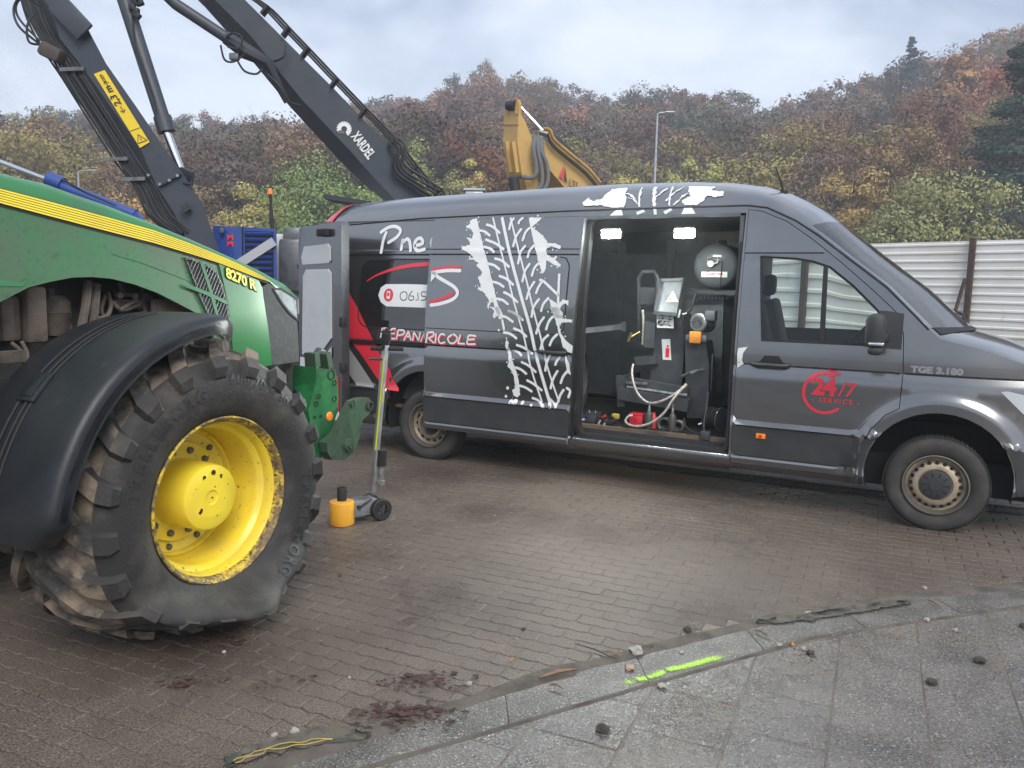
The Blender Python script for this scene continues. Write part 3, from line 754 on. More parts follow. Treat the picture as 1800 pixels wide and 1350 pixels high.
# --- roof, windscreen, bonnet, nose: one lofted skin cut into parts
def roof_pt(ex, es, ez, mx, mz, u, p=4.2):
    """u from -1 (right edge) over 0 (centre line) to 1 (left edge)"""
    k = 1 - abs(u) ** p; kx = 1 - abs(u) ** 2
    y = .97 + u * (.97 + es)
    return Vector((ex + (mx - ex) * kx, y, ez + (mz - ez) * k))
US = [-1, -.985, -.965, -.94, -.9, -.85, -.78, -.7, -.55, -.35, -.15, 0, .15, .35, .55, .7, .85, .94, 1]
def skin(name, st, m, p=4.2, us=US):
    mb = MB(); mb.grid([[roof_pt(*s, u, p) for u in us] for s in st]); return mb.build(name, m, van, ang=40)
ES = lambda x, z: side_s(x, z) - .002
rst = []
for x, mz in ((-1.50, 2.50), (-1.47, 2.58), (-1.40, 2.625), (-1.2, 2.645), (-.6, 2.675), (.2, 2.695), (1.0, 2.715), (1.8, 2.725), (2.4, 2.715), (2.75, 2.69)):
    rst.append((x, ES(x, gut(x)), gut(x), x, mz))
for x, z, mx, mz in ((2.98, 2.443, 3.03, 2.645), (3.14, 2.42, 3.25, 2.575), (3.26, 2.37, 3.42, 2.49), (3.37, 2.31, 3.56, 2.40), (3.46, 2.25, 3.66, 2.325)): rst.append((x, ES(x, z), z, mx, mz))
skin("roof", rst, M_paint, 3.4)
wst = []
for x, z, mx, mz in ((3.46, 2.25, 3.66, 2.325), (3.55, 2.19, 3.76, 2.245), (3.77, 2.02, 4.00, 2.05), (4.06, 1.80, 4.33, 1.80), (4.36, 1.50, 4.66, 1.50)): wst.append((x, ES(x, z), z, mx, mz))
mb = MB(); us = [-.965, -.94, -.9, -.85, -.7, -.5, -.25, 0, .25, .5, .7, .85, .94, .965]
mb.grid([[roof_pt(*s, u, 4.2) for u in us] for s in wst]); mb.build("windscreen", M_wind, van)
for sgn in (-1, 1):
    mb = MB(); mb.grid([[roof_pt(*s, sgn * u, 4.2) + Vector((0, 0, .004)) for u in (1.0, .99, .975, .955)] for s in wst]); mb.build("windscreen_pillar", M_paint if sgn < 2 else M_paint, van)
hst = []
for x, z, mx, mz in ((4.36, 1.50, 4.64, 1.495), (4.44, 1.425, 4.70, 1.47), (4.70, 1.365, 4.92, 1.41), (4.97, 1.275, 5.15, 1.32), (5.2, 1.14, 5.34, 1.18), (5.36, .98, 5.44, 1.0)): hst.append((x, ES(x, z), z, mx, mz))
skin("bonnet", hst, M_paint, 6)
nst = []
for x, z, mx, mz in ((5.36, .98, 5.445, 1.0), (5.42, .80, 5.48, .8), (5.44, .62, 5.50, .62), (5.44, .34, 5.47, .32)): nst.append((x, ES(x, z), z, mx, mz))
skin("front_bumper", nst, M_trim, 8)
M_cowl = M_black
mb = MB(); mb.grid([[roof_pt(4.36, ES(4.36, 1.5), 1.505, 4.655, 1.505, u, 4.2), roof_pt(4.42, ES(4.42, 1.44), 1.452, 4.71, 1.478, u, 5)] for u in (-.96, -.9, -.7, -.4, 0, .4, .7, .9, .96)]); mb.build("cowl", M_black, van)
for a, b in (((4.42, .12, 1.475), (4.55, .95, 1.60)), ((4.62, .78, 1.51), (4.52, 1.5, 1.62))):
    mb = MB(); mb.tube([a, Vector(a).lerp(Vector(b), .5) + Vector((.03, 0, .02)), b], .012, 6); mb.build("wiper", M_black, van)
# headlight
hl = panel("headlight", [(4.846,1.07), (4.887,1.077), (5.02, 1.05), (5.18, 1.0), (5.28, .93), (5.12, .86), (4.995,0.922)], [], sp(.004), mat("headlight_glass", (.62, .66, .70), .12, metal=.4, coat=1.0), van, .06)
mb = MB(); mb.lathe([(.0, .0), (.05, .004), (.06, .012)], (5.08, -side_s(5.08, .97) - .006, .965), (0, -1, 0), 14); mb.build("lens", M_dark, hl)
# far side, rear wall, underbody
mb = MB()
far = [(x, z) for x, z in ((-1.5, .3), (-1.5, 2.33), (1.4, 2.436), (2.98, 2.443), (3.37, 2.31), (3.37, 2.05), (2.98, 2.05), (2.98, 1.36), (4.36, 1.36), (4.36, 1.5), (4.44, 1.425), (4.97, 1.275), (5.36, .98), (5.44, .34), (4.98, .34), (4.98, .8), (4.5, .93), (4.0, .8), (4.0, .3), (.5, .3), (.45, .75), (0, .9), (-.45, .75), (-.5, .3))]
vs, fs = panel_mesh(far, [], lambda x, z: Vector((x, 1.94 + side_s(x, z) + .0, z)), .12); mb.add(vs, fs); mb.build("far_side_panel", M_paint, van)
mb = MB(); mb.bar((4.36, 1.98, 1.5), (3.37, 1.86, 2.31), .06, .09); mb.build("far_pillar", M_trim, van)
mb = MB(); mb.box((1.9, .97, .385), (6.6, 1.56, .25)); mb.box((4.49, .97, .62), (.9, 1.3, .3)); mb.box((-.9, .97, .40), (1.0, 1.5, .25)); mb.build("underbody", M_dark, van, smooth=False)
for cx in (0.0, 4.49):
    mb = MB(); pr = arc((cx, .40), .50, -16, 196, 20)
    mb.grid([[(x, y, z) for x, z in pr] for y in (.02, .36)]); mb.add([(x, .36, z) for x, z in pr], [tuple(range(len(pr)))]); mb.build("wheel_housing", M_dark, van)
# cargo liner
M_liner = mat("cargo_liner", (.085, .09, .098), .6, c2=(.06, .064, .07), vs=3)
M_ply = mat("plywood_floor", (.14, .10, .065), .7, c2=(.06, .05, .04), vs=5, bump=.001, bs=60)
mb = MB(); mb.box((.72, 1.0, .485), (4.42, 1.74, .03)); mb.build("cargo_floor", M_ply, van, smooth=False)
mb = MB()
mb.box((.72, 1.86, 1.45), (4.40, .03, 1.80)); mb.box((2.95, 1.0, 1.45), (.03, 1.76, 1.80)); mb.box((.75, 1.0, 2.36), (4.36, 1.72, .03))
mb.box((0.02, .24, 1.40), (3.08, .02, 1.70)); mb.build("cargo_lining", M_liner, van, smooth=False)
mb = MB()
for x in (.2, .75, 1.3, 1.85, 2.4):
    mb.box((x, 1.835, 1.42), (.09, .03, 1.7), bev=.01)
mb.build("wall_rib", M_liner, van, smooth=False)
# step and door frame
mb = MB(); mb.box((2.28, .09, .40), (1.38, .10, .06), bev=.02); mb.box((2.28, .125, .44), (1.38, .02, .06)); mb.box((2.28, .03, .40), (1.38, .05, .02)); mb.build("step", M_trim, van)
opening = rrect(1.60, .41, 2.962, 2.365, .10)
panel("door_seal", rrect(1.588, .395, 2.974, 2.378, .10), [shrink(opening, .022)], lambda x, z: Vector((x, -(side_s(x, min(z, 2.37)) - .022), z)), M_black, van, .1, thick=.08, back=inward(.08))
mb = MB(); mb.box((.05, -.03, 1.145), (2.9, .03, .03)); mb.build("slide_rail", M_dark, van)

# --- sliding door, pushed back along the body
DO = .095
sdoor_out = [(.022, .345), (.022, 2.35), (.035, 2.365), (1.59, 2.36), (1.60, 2.345), (1.583, .70), (1.575, .345)]
sdoor = panel("sliding_door", sdoor_out, [], sp(DO), M_paint, van, .08, zs=ZROWS, thick=.05, back=inward(.05))
mb = MB(); vs, fs = panel_mesh([(.03, .36), (1.57, .36), (1.58, 2.33), (.03, 2.33)], [], sp(DO - .05), .3); mb.add(vs, fs); mb.build("inner_skin", M_liner, sdoor)
panel("trim_strip", [(.024, .412), (1.574, .412), (1.578, .653), (.024, .653)], [], sp(DO + .006), M_trim, sdoor, .1, zs=[.43, .56, .64], thick=.02, back=inward(.02))
for z0, w in ((2.022, .014), (2.075, .007)):
    mb = MB(); vs, fs = panel_mesh([(.03, z0), (1.585, z0), (1.585, z0 + w), (.03, z0 + w)], [], sp(DO + .003), .15); mb.add(vs, fs); mb.build("groove", M_dark, sdoor)
# pressed field outline of the blind window
mo = rrect(-.3, 1.33, 1.49, 1.99, .09); mo = [p for p in mo if p[0] > .03]
mb = MB(); vs, fs = panel_mesh([(.03, 1.316), (1.42, 1.316), (1.49, 1.36), (1.505, 1.42), (1.508, 1.93), (1.47, 2.0), (1.40, 2.012), (1.40, 2.004), (1.465, 1.99), (1.498, 1.925), (1.495, 1.42), (1.48, 1.365), (1.42, 1.324), (.03, 1.324)], [], sp(DO + .003), .1); mb.add(vs, fs); mb.build("window_moulding", M_dark, sdoor)
mb = MB(); vs, fs = panel_mesh([(.03, 1.15), (1.57, 1.15), (1.57, 1.162), (.03, 1.162)], [], sp(DO + .004), .2); mb.add(vs, fs); mb.build("crease_shade_strip", M_trim, sdoor)  # no gap here: a dark strip paints in the shade of the crease

def door_handle(cx, cz, off, par):
    h = panel("door_handle", [(cx - .16, cz + .012), (cx - .09, cz + .018), (cx - .055, cz + .07), (cx + .055, cz + .07), (cx + .09, cz + .018), (cx + .14, cz + .012), (cx + .14, cz - .014), (cx + .06, cz - .02), (cx - .16, cz - .02)], [], sp(off + .004), M_black, par, .05)
    mb = MB(); y = -(side_s(cx, cz) + off + .03); mb.tube([(cx - .15, y + .025, cz), (cx - .11, y, cz - .004), (cx + .09, y, cz - .004), (cx + .13, y + .025, cz)], .016, 8); mb.build("grip", M_trim, h)
door_handle(3.27, 1.165, .002, fdoor); door_handle(1.40, 1.165, DO, sdoor)
# --- door mirror
mir = MB(); mir.box((4.02, -.24, 1.475), (.13, .22, .25), bev=.05); mo_ = mir.build("mirror", M_trim, van)
mb = MB(); mb.box((4.035, -.236, 1.385), (.105, .235, .025), bev=.008); mb.build("indicator", M_chrome, mo_)
mb = MB(); mb.box((4.03, -.24, 1.335), (.10, .20, .06), bev=.025); mb.build("lower_mirror", M_trim, mo_)
mb = MB(); mb.bar((4.08, -.01, 1.42), (4.05, -.16, 1.42), .07, .06, bev=.015); mb.build("arm", M_trim, mo_)
mb = MB(); y = -(side_s(3.22, .55)); mb.box((3.225, y - .012, .585), (.075, .012, .042), bev=.004); ms_ = mb.build("side_marker", M_orange, fdoor)
mb = MB(); mb.box((3.225, y - .02, .585), (.018, .006, .022)); mb.build("reflector", mat("marker_dark", (.3, .07, .01), .4), ms_)
# aerial on the roof
mb = MB(); mb.tube([(3.18, .62, 2.58), (3.10, .62, 2.80)], [.010, .004], 6); mb.lathe([(.0, .03), (.03, .02), (.035, 0)], (3.18, .62, 2.575), (0, 0, 1), 10); mb.build("antenna", M_black, van)

# --- wheels
M_tyre = mat("van_tyre", (.035, .034, .033), .8, c2=(.055, .05, .045), vs=9, bump=.002, bs=60)
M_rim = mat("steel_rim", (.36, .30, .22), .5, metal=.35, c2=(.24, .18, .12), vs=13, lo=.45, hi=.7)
M_rimdk = mat("rim_dark_steel", (.17, .155, .135), .5, metal=.5)  # darker steel for the ring around the wheel disc
def van_wheel(cx, squash):
    w = MB(); R = .355
    w.lathe([(.225, .0 - .01), (.235, -.004), (.25, .004), (.285, .012), (.315, .010), (.332, .0), (.345, -.014), (.352, -.03), (R, -.06), (R, -.10), (R, -.15), (.352, -.18), (.33, -.2), (.24, -.205)], (0, 0, 0), (0, -1, 0), 56)
    t = w.build("tyre", M_tyre, None)
    return t
def put_wheel(cx, rear):
    wr = bpy.data.objects.new("wheel", None); link(wr, van); wr.location = (cx, 0, .348)
    t = van_wheel(cx, 0); t.parent = wr
    for v in t.data.vertices:
        if v.co.z < -.342: v.co.y -= .012 * (v.co.y < .02); v.co.z = -.3475
    tr = MB()
    for k in range(64):
        a = 2 * math.pi * k / 64
        for yy in (.03, .075, .12, .165):
            c, s = math.cos(a + yy * 2), math.sin(a + yy * 2); 
            if s * .357 < -.343: continue
            tr.box((c * .3555, yy, s * .3555), (.006, .036, .024), Matrix.Rotation(-(a + yy * 2), 3, 'Y'))
    tr.build("tread_blocks", M_tyre, wr, smooth=False)
    m = MB(); dk = .05 if rear else .0
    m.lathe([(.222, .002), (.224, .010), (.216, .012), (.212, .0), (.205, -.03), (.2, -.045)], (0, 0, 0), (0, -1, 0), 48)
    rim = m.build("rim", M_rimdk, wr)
    m = MB()
    if rear: m.lathe([(.2, -.045), (.175, -.075), (.15, -.07), (.135, -.03), (.115, -.028), (.105, -.05), (.095, -.10), (.05, -.105), (.0, -.105)], (0, 0, 0), (0, -1, 0), 48)
    else: m.lathe([(.2, -.045), (.178, -.052), (.165, -.018), (.145, -.004), (.118, -.002), (.112, -.012), (.0, -.014)], (0, 0, 0), (0, -1, 0), 48)
    m.build("wheel_disc", M_rim, wr)
    hm_ = MB(); nh = 20 if not rear else 14
    for k in range(nh):
        a = 2 * math.pi * k / nh; rr, yy = (.163, .017) if not rear else (.172, .068)
        d = Vector((math.cos(a), 0, math.sin(a)))
        hm_.lathe([(.0, .006), (.0145, .006), (.0145, -.01)], Vector((0, yy, 0)) + d * rr, Vector((0, -1, 0)) + d * .9, 10)
    hm_.build("vent_shade_disc", M_dark, wr)  # discs set on the wheel, their black stands in for shade inside holes
    m = MB()
    if rear:
        m.lathe([(.09, -.10), (.085, -.06), (.06, -.05), (.05, -.02), (.035, -.012), (.0, -.01)], (0, 0, 0), (0, -1, 0), 24)
    else: m.lathe([(.108, -.012), (.106, .004), (.09, .010), (.05, .012), (.046, .018), (.0, .019)], (0, 0, 0), (0, -1, 0), 32)
    hub = m.build("hub_cap", M_trim, wr)
    if not rear:
        m = MB()
        for k in range(10):
            a = 2 * math.pi * k / 10; m.box((math.cos(a) * .077, -.0115, math.sin(a) * .077), (.03, .003, .006), Matrix.Rotation(-a, 3, 'Y'))
        m.build("cap_slot", M_dark, hub)
put_wheel(4.49, False); put_wheel(0.0, True)
mb = MB(); mb.cyl((0, 1.72, .348), (0, 1.94, .348), .35, 28); mb.cyl((4.49, 1.72, .348), (4.49, 1.94, .348), .35, 28); mb.build("far_wheels", M_tyre, van)

# --- rear door, swung right round towards the side
HX, HYY = -2.285, 8.50; FX, FY = -1.70, 7.92
rd = bpy.data.objects.new("rear_door", None); link(rd, van)
Mw = Matrix.Translation((VX, VY, 0)) @ Matrix.Rotation(-VYAW, 4, 'Z')
dang = math.atan2(FY - HYY, FX - HX); rd.matrix_local = Mw.inverted() @ (Matrix.Translation((HX, HYY, 0)) @ Matrix.Rotation(dang, 4, 'Z'))
# local: x from hinge (0) to free edge (.82), z up, camera sees the -y side... inner face at y = 0, skin at y = +.07
DW = .825
inner = lambda d: (lambda x, z: Vector((x, -d - .02 * smoothstep(2.0, 2.34, z) * 0, z)))
dout = [(.02, .42), (DW - .01, .42), (DW, .5), (DW, 2.30), (DW - .02, 2.335), (.10, 2.30), (.05, 2.26), (.02, 2.15)]
panel("door_shell", dout, [], inner(0), M_paint, rd, .15, thick=.09, back=lambda p: Vector((p[0], p[1] + .09, p[2])))
M_panel = mat("door_lining", (.47, .49, .50), .5, c2=(.42, .44, .45), vs=3)
M_panelw = mat("door_lining_lower", (.6, .61, .62), .45, c2=(.5, .51, .52), vs=4)
pn = [(.10, 1.99), (.155, 2.10), (.60, 2.12), (.645, 2.08), (.645, 1.955), (.62, 1.93), (.12, 1.915)]
panel("lining_panel", pn, [], inner(.016), M_panel, rd, .2, thick=.014, back=lambda p: Vector((p[0], p[1] + .014, p[2])))
pn = [(.13, 1.80), (.19, 1.865), (.60, 1.87), (.655, 1.83), (.655, 1.18), (.42, .98), (.10, .98), (.10, 1.1)]
panel("lining_panel", pn, [], inner(.016), M_panel, rd, .2, thick=.014, back=lambda p: Vector((p[0], p[1] + .014, p[2])))
pn = [(.06, .48), (.60, .48), (.60, .60), (.60, .70), (.42, .93), (.36, .945), (.06, .945)]
lp = panel("lining_panel", pn, [], inner(.018), M_panelw, rd, .2, thick=.016, back=lambda p: Vector((p[0], p[1] + .016, p[2])))
mb = MB(); mb.box((.27, -.024, .84), (.19, .014, .12), bev=.012); mb.box((.27, -.031, .82), (.11, .008, .05), m=0); mb.build("grab_recess", M_trim, lp)
panel("lining_panel", [(.50, .86), (.66, .99), (.66, 1.10), (.50, .97)], [], inner(.012), M_panel, rd, .2)
mb = MB(); mb.box((.745, -.008, .62), (.045, .012, .36)); mb.build("reflector", mat("red_reflector", (.6, .02, .03), .3, coat=1), rd)
mb = MB(); mb.box((.745, -.006, .40 + .0), (.06, .006, .09)); mb.build("sticker", M_panelw, rd)
mb = MB(); mb.box((.545, -.03, 2.23), (.19, .05, .075), bev=.012); mb.box((.50, -.055, 2.225), (.03, .02, .045)); mb.box((.58, -.055, 2.24), (.035, .02, .03)); mb.build("latch", M_black, rd)
for z in (.75, 1.2):
    mb = MB(); mb.box((DW + .02, .0, z + .15), (.06, .06, .10), bev=.012); mb.build("lock_catch", M_black, rd)
mb = MB(); mb.bar((-.05, .05, .9), (.15, .03, .9), .05, .05); mb.bar((-.05, .05, 1.9), (.15, .03, 1.9), .05, .05); mb.build("hinge", M_trim, rd)
mb = MB(); mb.box((XR + .02, .97, 1.4), (.03, 1.6, .02)); mb.box((XR + .03, .99, .48), (.06, 1.7, .16)); mb.build("rear_bumper", M_trim, van)

# --- film graphics on sides
def decal(name, polys, off, m, par, step=.12):
    mb = MB()
    for P in polys:
        vs, fs = panel_mesh(P, [], sp(off), .035, zs=ZROWS, xs=[min(p[0] for p in P) + .05 * i for i in range(40)]); mb.add(vs, fs)
    return mb.build(name, m, par, ang=60)
def rough(P, amp=.007, st=.014):
    Q = densify(P, st); out = []
    for i, q in enumerate(Q):
        a, b = Q[i - 1], Q[(i + 1) % len(Q)]; t = Vector((b[0] - a[0], b[1] - a[1]))
        if t.length < 1e-6: out.append(q); continue
        t.normalize(); k = amp * (noise.noise((q[0] * 45, q[1] * 45, 3)) + .6 * noise.noise((q[0] * 110, q[1] * 110, 8)))
        out.append((q[0] - t.y * k, q[1] + t.x * k))
    return out
def line(pts, w): return ribbon(smooth_poly(pts, 3), w)
W1 = .030
left_band = [(0.505,2.367),(0.535,2.287),(0.597,2.128),(0.679,1.942),(0.772,1.7),(0.85,1.489),(0.858,1.446),(0.835,1.46),(0.788,1.535),(0.771,1.593),(0.744,1.583),(0.722,1.524),(0.706,1.552),(0.726,1.602),(0.662,1.678),(0.591,1.701),(0.594,1.725),(0.621,1.716),(0.619,1.745),(0.585,1.814),(0.602,1.819),(0.625,1.863),(0.555,1.931),(0.57,1.951),(0.514,1.98),(0.468,1.98),(0.46,1.995),(0.512,2),(0.447,2.049),(0.379,2.077),(0.37,2.104),(0.416,2.109),(0.463,2.119),(0.444,2.159),(0.411,2.184),(0.475,2.184),(0.486,2.228),(0.451,2.268),(0.397,2.284),(0.399,2.304),(0.439,2.314),(0.428,2.344),(0.46,2.36)]
left_low = [(0.746,1.54),(0.787,1.511),(0.772,1.467),(0.788,1.44),(0.828,1.469),(0.838,1.437),(0.869,1.438),(0.885,1.46),(0.84,1.543)]
left_low2 = [(0.924,1.256),(0.956,1.226),(0.944,1.192),(0.97,1.15),(1.009,1.033),(1.048,0.949),(1.068,0.863),(1.082,0.755),(1.052,0.725),(1.015,0.739),(1.002,0.792),(1.032,0.817),(1.018,0.903),(0.993,0.967),(0.946,1.008),(0.96,1.041),(0.952,1.117),(0.914,1.191)]
right_band = [(1.051,2.364),(1.185,2.361),(1.143,2.316),(1.095,2.279),(1.142,2.249),(1.212,2.201),(1.273,2.129),(1.346,2.129),(1.401,2.101),(1.399,2.073),(1.362,2.087),(1.308,2.104),(1.259,2.078),(1.275,2.03),(1.342,1.993),(1.421,1.937),(1.413,1.918),(1.338,1.946),(1.276,1.978),(1.276,1.898),(1.244,1.846),(1.229,1.898),(1.193,1.973),(1.153,2.078),(1.106,2.202),(1.076,2.279)]
right_low = [(1.332,1.642),(1.424,1.593),(1.472,1.631),(1.528,1.624),(1.528,1.577),(1.5,1.604),(1.462,1.575),(1.442,1.51),(1.487,1.47),(1.395,1.466),(1.367,1.544)]
right_low2 = [(1.354,1.559),(1.417,1.561),(1.478,1.523),(1.472,1.466),(1.575,1.459),(1.572,1.433),(1.498,1.436),(1.449,1.408),(1.472,1.33),(1.533,1.266),(1.591,1.227),(1.588,1.159),(1.548,1.173),(1.501,1.212),(1.455,1.324),(1.412,1.437),(1.375,1.52)]
right_low3 = [(1.52,1.14),(1.562,1.079),(1.583,0.971),(1.554,0.984),(1.535,1.046)]
def blob(c, r): return [(c[0] + r * math.cos(a * .785), c[1] + r * math.sin(a * .785)) for a in range(8)]
for P in (left_band, left_low, left_low2, right_band, right_low, right_low2, right_low3): decal("splash_film", [rough(P)], DO + .0045, M_white, sdoor)
drp = random.Random(31); polys = []
for P in (left_band, right_band, left_low2, right_low2):
    for q in densify(P, .05):
        if drp.random() < .55: polys.append(blob((q[0] + drp.gauss(0, .02), q[1] + drp.gauss(0, .015)), drp.uniform(.003, .009)))
polys = [b for b in polys if all(.04 < q[0] < 1.565 for q in b)]
polys += [blob((0.843,1.334), .012), blob((0.952,0.805), .016), blob((0.935,0.726), .014)]
polys += [blob((0.997,0.682), .022), blob((1.04,0.686), .026), blob((1.116,0.684), .018), blob((1.21,0.67), .014), blob((1.323,0.672), .018), blob((1.446,0.694), .018)]
tag(decal("splash_drops", polys, DO + .0045, M_white, sdoor), kind="stuff")
polys = [line([(0.775,2.367),(0.892,2.049),(1.021,1.734),(1.132,1.456),(1.187,1.301),(1.222,1.175),(1.268,1.039),(1.325,0.872),(1.4,0.663)], W1)]
for L_ in ([(0.678,2.369),(0.795,2.079),(0.905,1.808),(1.029,1.486),(1.104,1.297),(1.145,1.16),(1.217,0.929),(1.305,0.709)], [(0.864,2.365),(0.983,2.069),(1.103,1.773),(1.213,1.459),(1.277,1.284),(1.331,1.097),(1.406,0.889),(1.474,0.723)]): polys.append(line(L_, .017))
decal("centre_lines", polys, DO + .0052, M_white, sdoor)
polys = []
for L_ in ([(0.618,2.306),(0.689,2.285),(0.77,2.225)],[(0.626,2.167),(0.744,2.127),(0.829,2.074)],[(0.745,1.991),(0.82,1.972),(0.905,1.914)],[(0.809,1.831),(0.883,1.808),(0.965,1.752)],[(0.873,1.683),(0.942,1.655),(1.024,1.595)],[(0.933,1.516),(1.001,1.494),(1.07,1.449)],
    [(0.935,1.515),(1.01,1.491),(1.088,1.435)],[(0.998,1.357),(1.072,1.333),(1.134,1.288)],[(1.035,1.208),(1.115,1.185),(1.194,1.136)],[(1.094,1.055),(1.167,1.027),(1.24,0.973)],[(1.152,0.891),(1.218,0.864),(1.302,0.811)],[(1.209,0.733),(1.269,0.716),(1.341,0.658)],
    [(0.546,2.252),(0.605,2.242),(0.667,2.202)],[(0.612,2.099),(0.682,2.084),(0.732,2.049)],[(0.679,1.942),(0.748,1.928),(0.808,1.889)],[(0.742,1.777),(0.81,1.763),(0.868,1.731)],[(0.802,1.623),(0.869,1.61),(0.928,1.573)],
    [(0.854,1.464),(0.916,1.456),(0.987,1.415)],[(0.896,1.315),(0.964,1.307),(1.033,1.267)],[(1.006,1.152),(1.055,1.139),(1.086,1.114)],[(1.022,1.002),(1.084,0.989),(1.145,0.95)],[(1.074,0.836),(1.135,0.825),(1.202,0.792)],
    [(0.899,2.361),(0.872,2.321),(0.865,2.258)],[(0.99,2.261),(0.945,2.194),(0.924,2.102)],[(1.048,2.107),(1.007,2.049),(0.993,1.944)],[(1.112,1.944),(1.071,1.877),(1.054,1.782)],[(1.176,1.784),(1.131,1.707),(1.112,1.626)],[(1.239,1.63),(1.188,1.558),(1.173,1.467)],[(0.992,2.36),(0.963,2.339),(0.956,2.31)],
    [(1.075,2.269),(1.037,2.232),(1.015,2.155)],[(1.138,2.111),(1.101,2.068),(1.083,2.002)],[(1.201,1.95),(1.164,1.907),(1.145,1.836)],[(1.25,1.785),(1.223,1.738),(1.202,1.681)],[(1.332,1.642),(1.285,1.589),(1.265,1.522)],
    [(1.298,1.47),(1.257,1.41),(1.228,1.319)],[(1.385,1.478),(1.348,1.435),(1.325,1.361)],[(1.351,1.314),(1.302,1.265),(1.276,1.168)],[(1.437,1.324),(1.394,1.28),(1.368,1.22)],[(1.37,1.131),(1.344,1.055),(1.334,0.99)],[(1.469,1.121),(1.447,1.088),(1.431,1.05)],[(1.456,0.999),(1.412,0.921),(1.39,0.834)],[(1.553,1.005),(1.509,0.95),(1.488,0.89)],[(1.518,0.834),(1.484,0.778),(1.463,0.712)],[(1.546,0.852),(1.581,0.828),(1.565,0.768)],
    [(1.228,1.799),(1.271,1.786),(1.427,1.667)],[(1.415,1.853),(1.421,1.732),(1.428,1.602)],[(1.313,1.974),(1.343,1.983),(1.366,2.007)],[(0.876,1.427),(0.888,1.385),(0.9,1.342)],[(1.374,0.747),(1.41,0.718),(1.458,0.674)]): polys.append(rough(line(L_, .023), .0016))
decal("tread_marks", polys, DO + .006, M_white, sdoor)
# big S and lettering
decal("letter_shadow", [line([(0.061,1.882),(0.233,1.904),(0.385,1.908)], .022), line([(0.133,1.827),(0.234,1.778),(0.334,1.725)], .014), line([(0.069,1.568),(0.204,1.607),(0.329,1.66)], .03)], DO + .0045, M_red, sdoor)
decal("big_letter", [line([(0.064,1.852),(0.224,1.874),(0.387,1.875)], .034), line([(0.08,1.541),(0.185,1.557),(0.323,1.6),(0.376,1.657),(0.341,1.715),(0.235,1.768),(0.14,1.812),(0.088,1.857)], .033), [(0.061,1.761),(0.11,1.817),(0.118,1.852),(0.057,1.862)]], DO + .0055, M_white, sdoor)
RICOLE = [[(0.043,1.178),(0.053,1.23),(0.062,1.276)],[(0.062,1.276),(0.129,1.282),(0.125,1.245),(0.069,1.223)],[(0.069,1.223),(0.104,1.202),(0.134,1.181)],[(0.159,1.27),(0.156,1.227),(0.151,1.182)],[(0.26,1.263),(0.217,1.269),(0.187,1.222),(0.209,1.181),(0.262,1.193)],[(0.343,1.27),(0.294,1.234),(0.319,1.189),(0.372,1.195),(0.4,1.239),(0.37,1.269),(0.343,1.27)],[(0.433,1.271),(0.421,1.231),(0.411,1.192),(0.448,1.19),(0.483,1.19)],[(0.603,1.269),(0.526,1.27),(0.515,1.231),(0.509,1.191),(0.554,1.19),(0.599,1.193)],[(0.515,1.229),(0.553,1.234),(0.588,1.238)]]
PANA = [[(-0.569,1.194),(-0.56,1.239),(-0.552,1.286)],[(-0.552,1.286),(-0.494,1.289),(-0.497,1.255),(-0.55,1.235)],[(-0.55,1.235),(-0.515,1.212),(-0.48,1.19)],[(-0.386,1.291),(-0.436,1.284),(-0.44,1.238),(-0.444,1.193),(-0.39,1.192)],[(-0.437,1.238),(-0.415,1.242),(-0.396,1.244)],[(-0.374,1.188),(-0.362,1.235),(-0.352,1.28)],[(-0.352,1.28),(-0.281,1.277),(-0.287,1.24),(-0.351,1.227)],[(-0.282,1.182),(-0.254,1.228),(-0.228,1.273)],[(-0.228,1.273),(-0.212,1.23),(-0.196,1.187)],[(-0.259,1.219),(-0.228,1.22),(-0.198,1.22)],[(-0.175,1.185),(-0.168,1.228),(-0.16,1.27)],[(-0.16,1.27),(-0.133,1.227),(-0.105,1.184)],[(-0.105,1.184),(-0.095,1.225),(-0.086,1.267)],[(-0.078,1.178),(-0.061,1.216),(-0.043,1.254)],[(-0.043,1.254),(-0.035,1.232),(-0.031,1.207)]]
sh = lambda L_: [(x + .013, z - .012) for x, z in L_]
decal("lettering_shadow", [line(sh(L_), .016) for L_ in RICOLE], DO + .0042, M_red, sdoor); decal("lettering", [line(L_, .016) for L_ in RICOLE], DO + .006, M_white, sdoor)
decal("lettering_shadow", [line(sh(L_), .016) for L_ in PANA], .0065, M_red, van); decal("lettering", [line(L_, .016) for L_ in PANA], .0085, M_white, van)
decal("script_lettering", [line(L_, .034) for L_ in ([(-0.636,2.048),(-0.629,2.163),(-0.6,2.257)],[(-0.671,2.254),(-0.585,2.304),(-0.492,2.313),(-0.426,2.273),(-0.462,2.207),(-0.563,2.15)],[(-0.393,2.077),(-0.389,2.13),(-0.385,2.178)],[(-0.391,2.143),(-0.332,2.187),(-0.296,2.149),(-0.275,2.064)],[(-0.228,2.119),(-0.141,2.141),(-0.169,2.192),(-0.221,2.177),(-0.237,2.117),(-0.193,2.069),(-0.108,2.084)],[(-0.025,2.197),(-0.04,2.147),(-0.015,2.097),(0.04,2.103)])], .0065, M_white, van)
decal("swoosh", [ribbon(smooth_poly([(-0.781,1.757),(-0.656,1.823),(-0.443,1.888),(-0.218,1.926),(0.034,1.941)], 4), [.008 + .03 * min(1, i / 10) for i in range(17)])], .010, M_red, van)
pill = [(0.057,1.734),(-0.273,1.738),(-0.536,1.733),(-0.595,1.697),(-0.618,1.62),(-0.582,1.55),(-0.512,1.511),(-0.249,1.511),(0.08,1.512)]
decal("number_plate_film", [pill], .010, M_white, van)
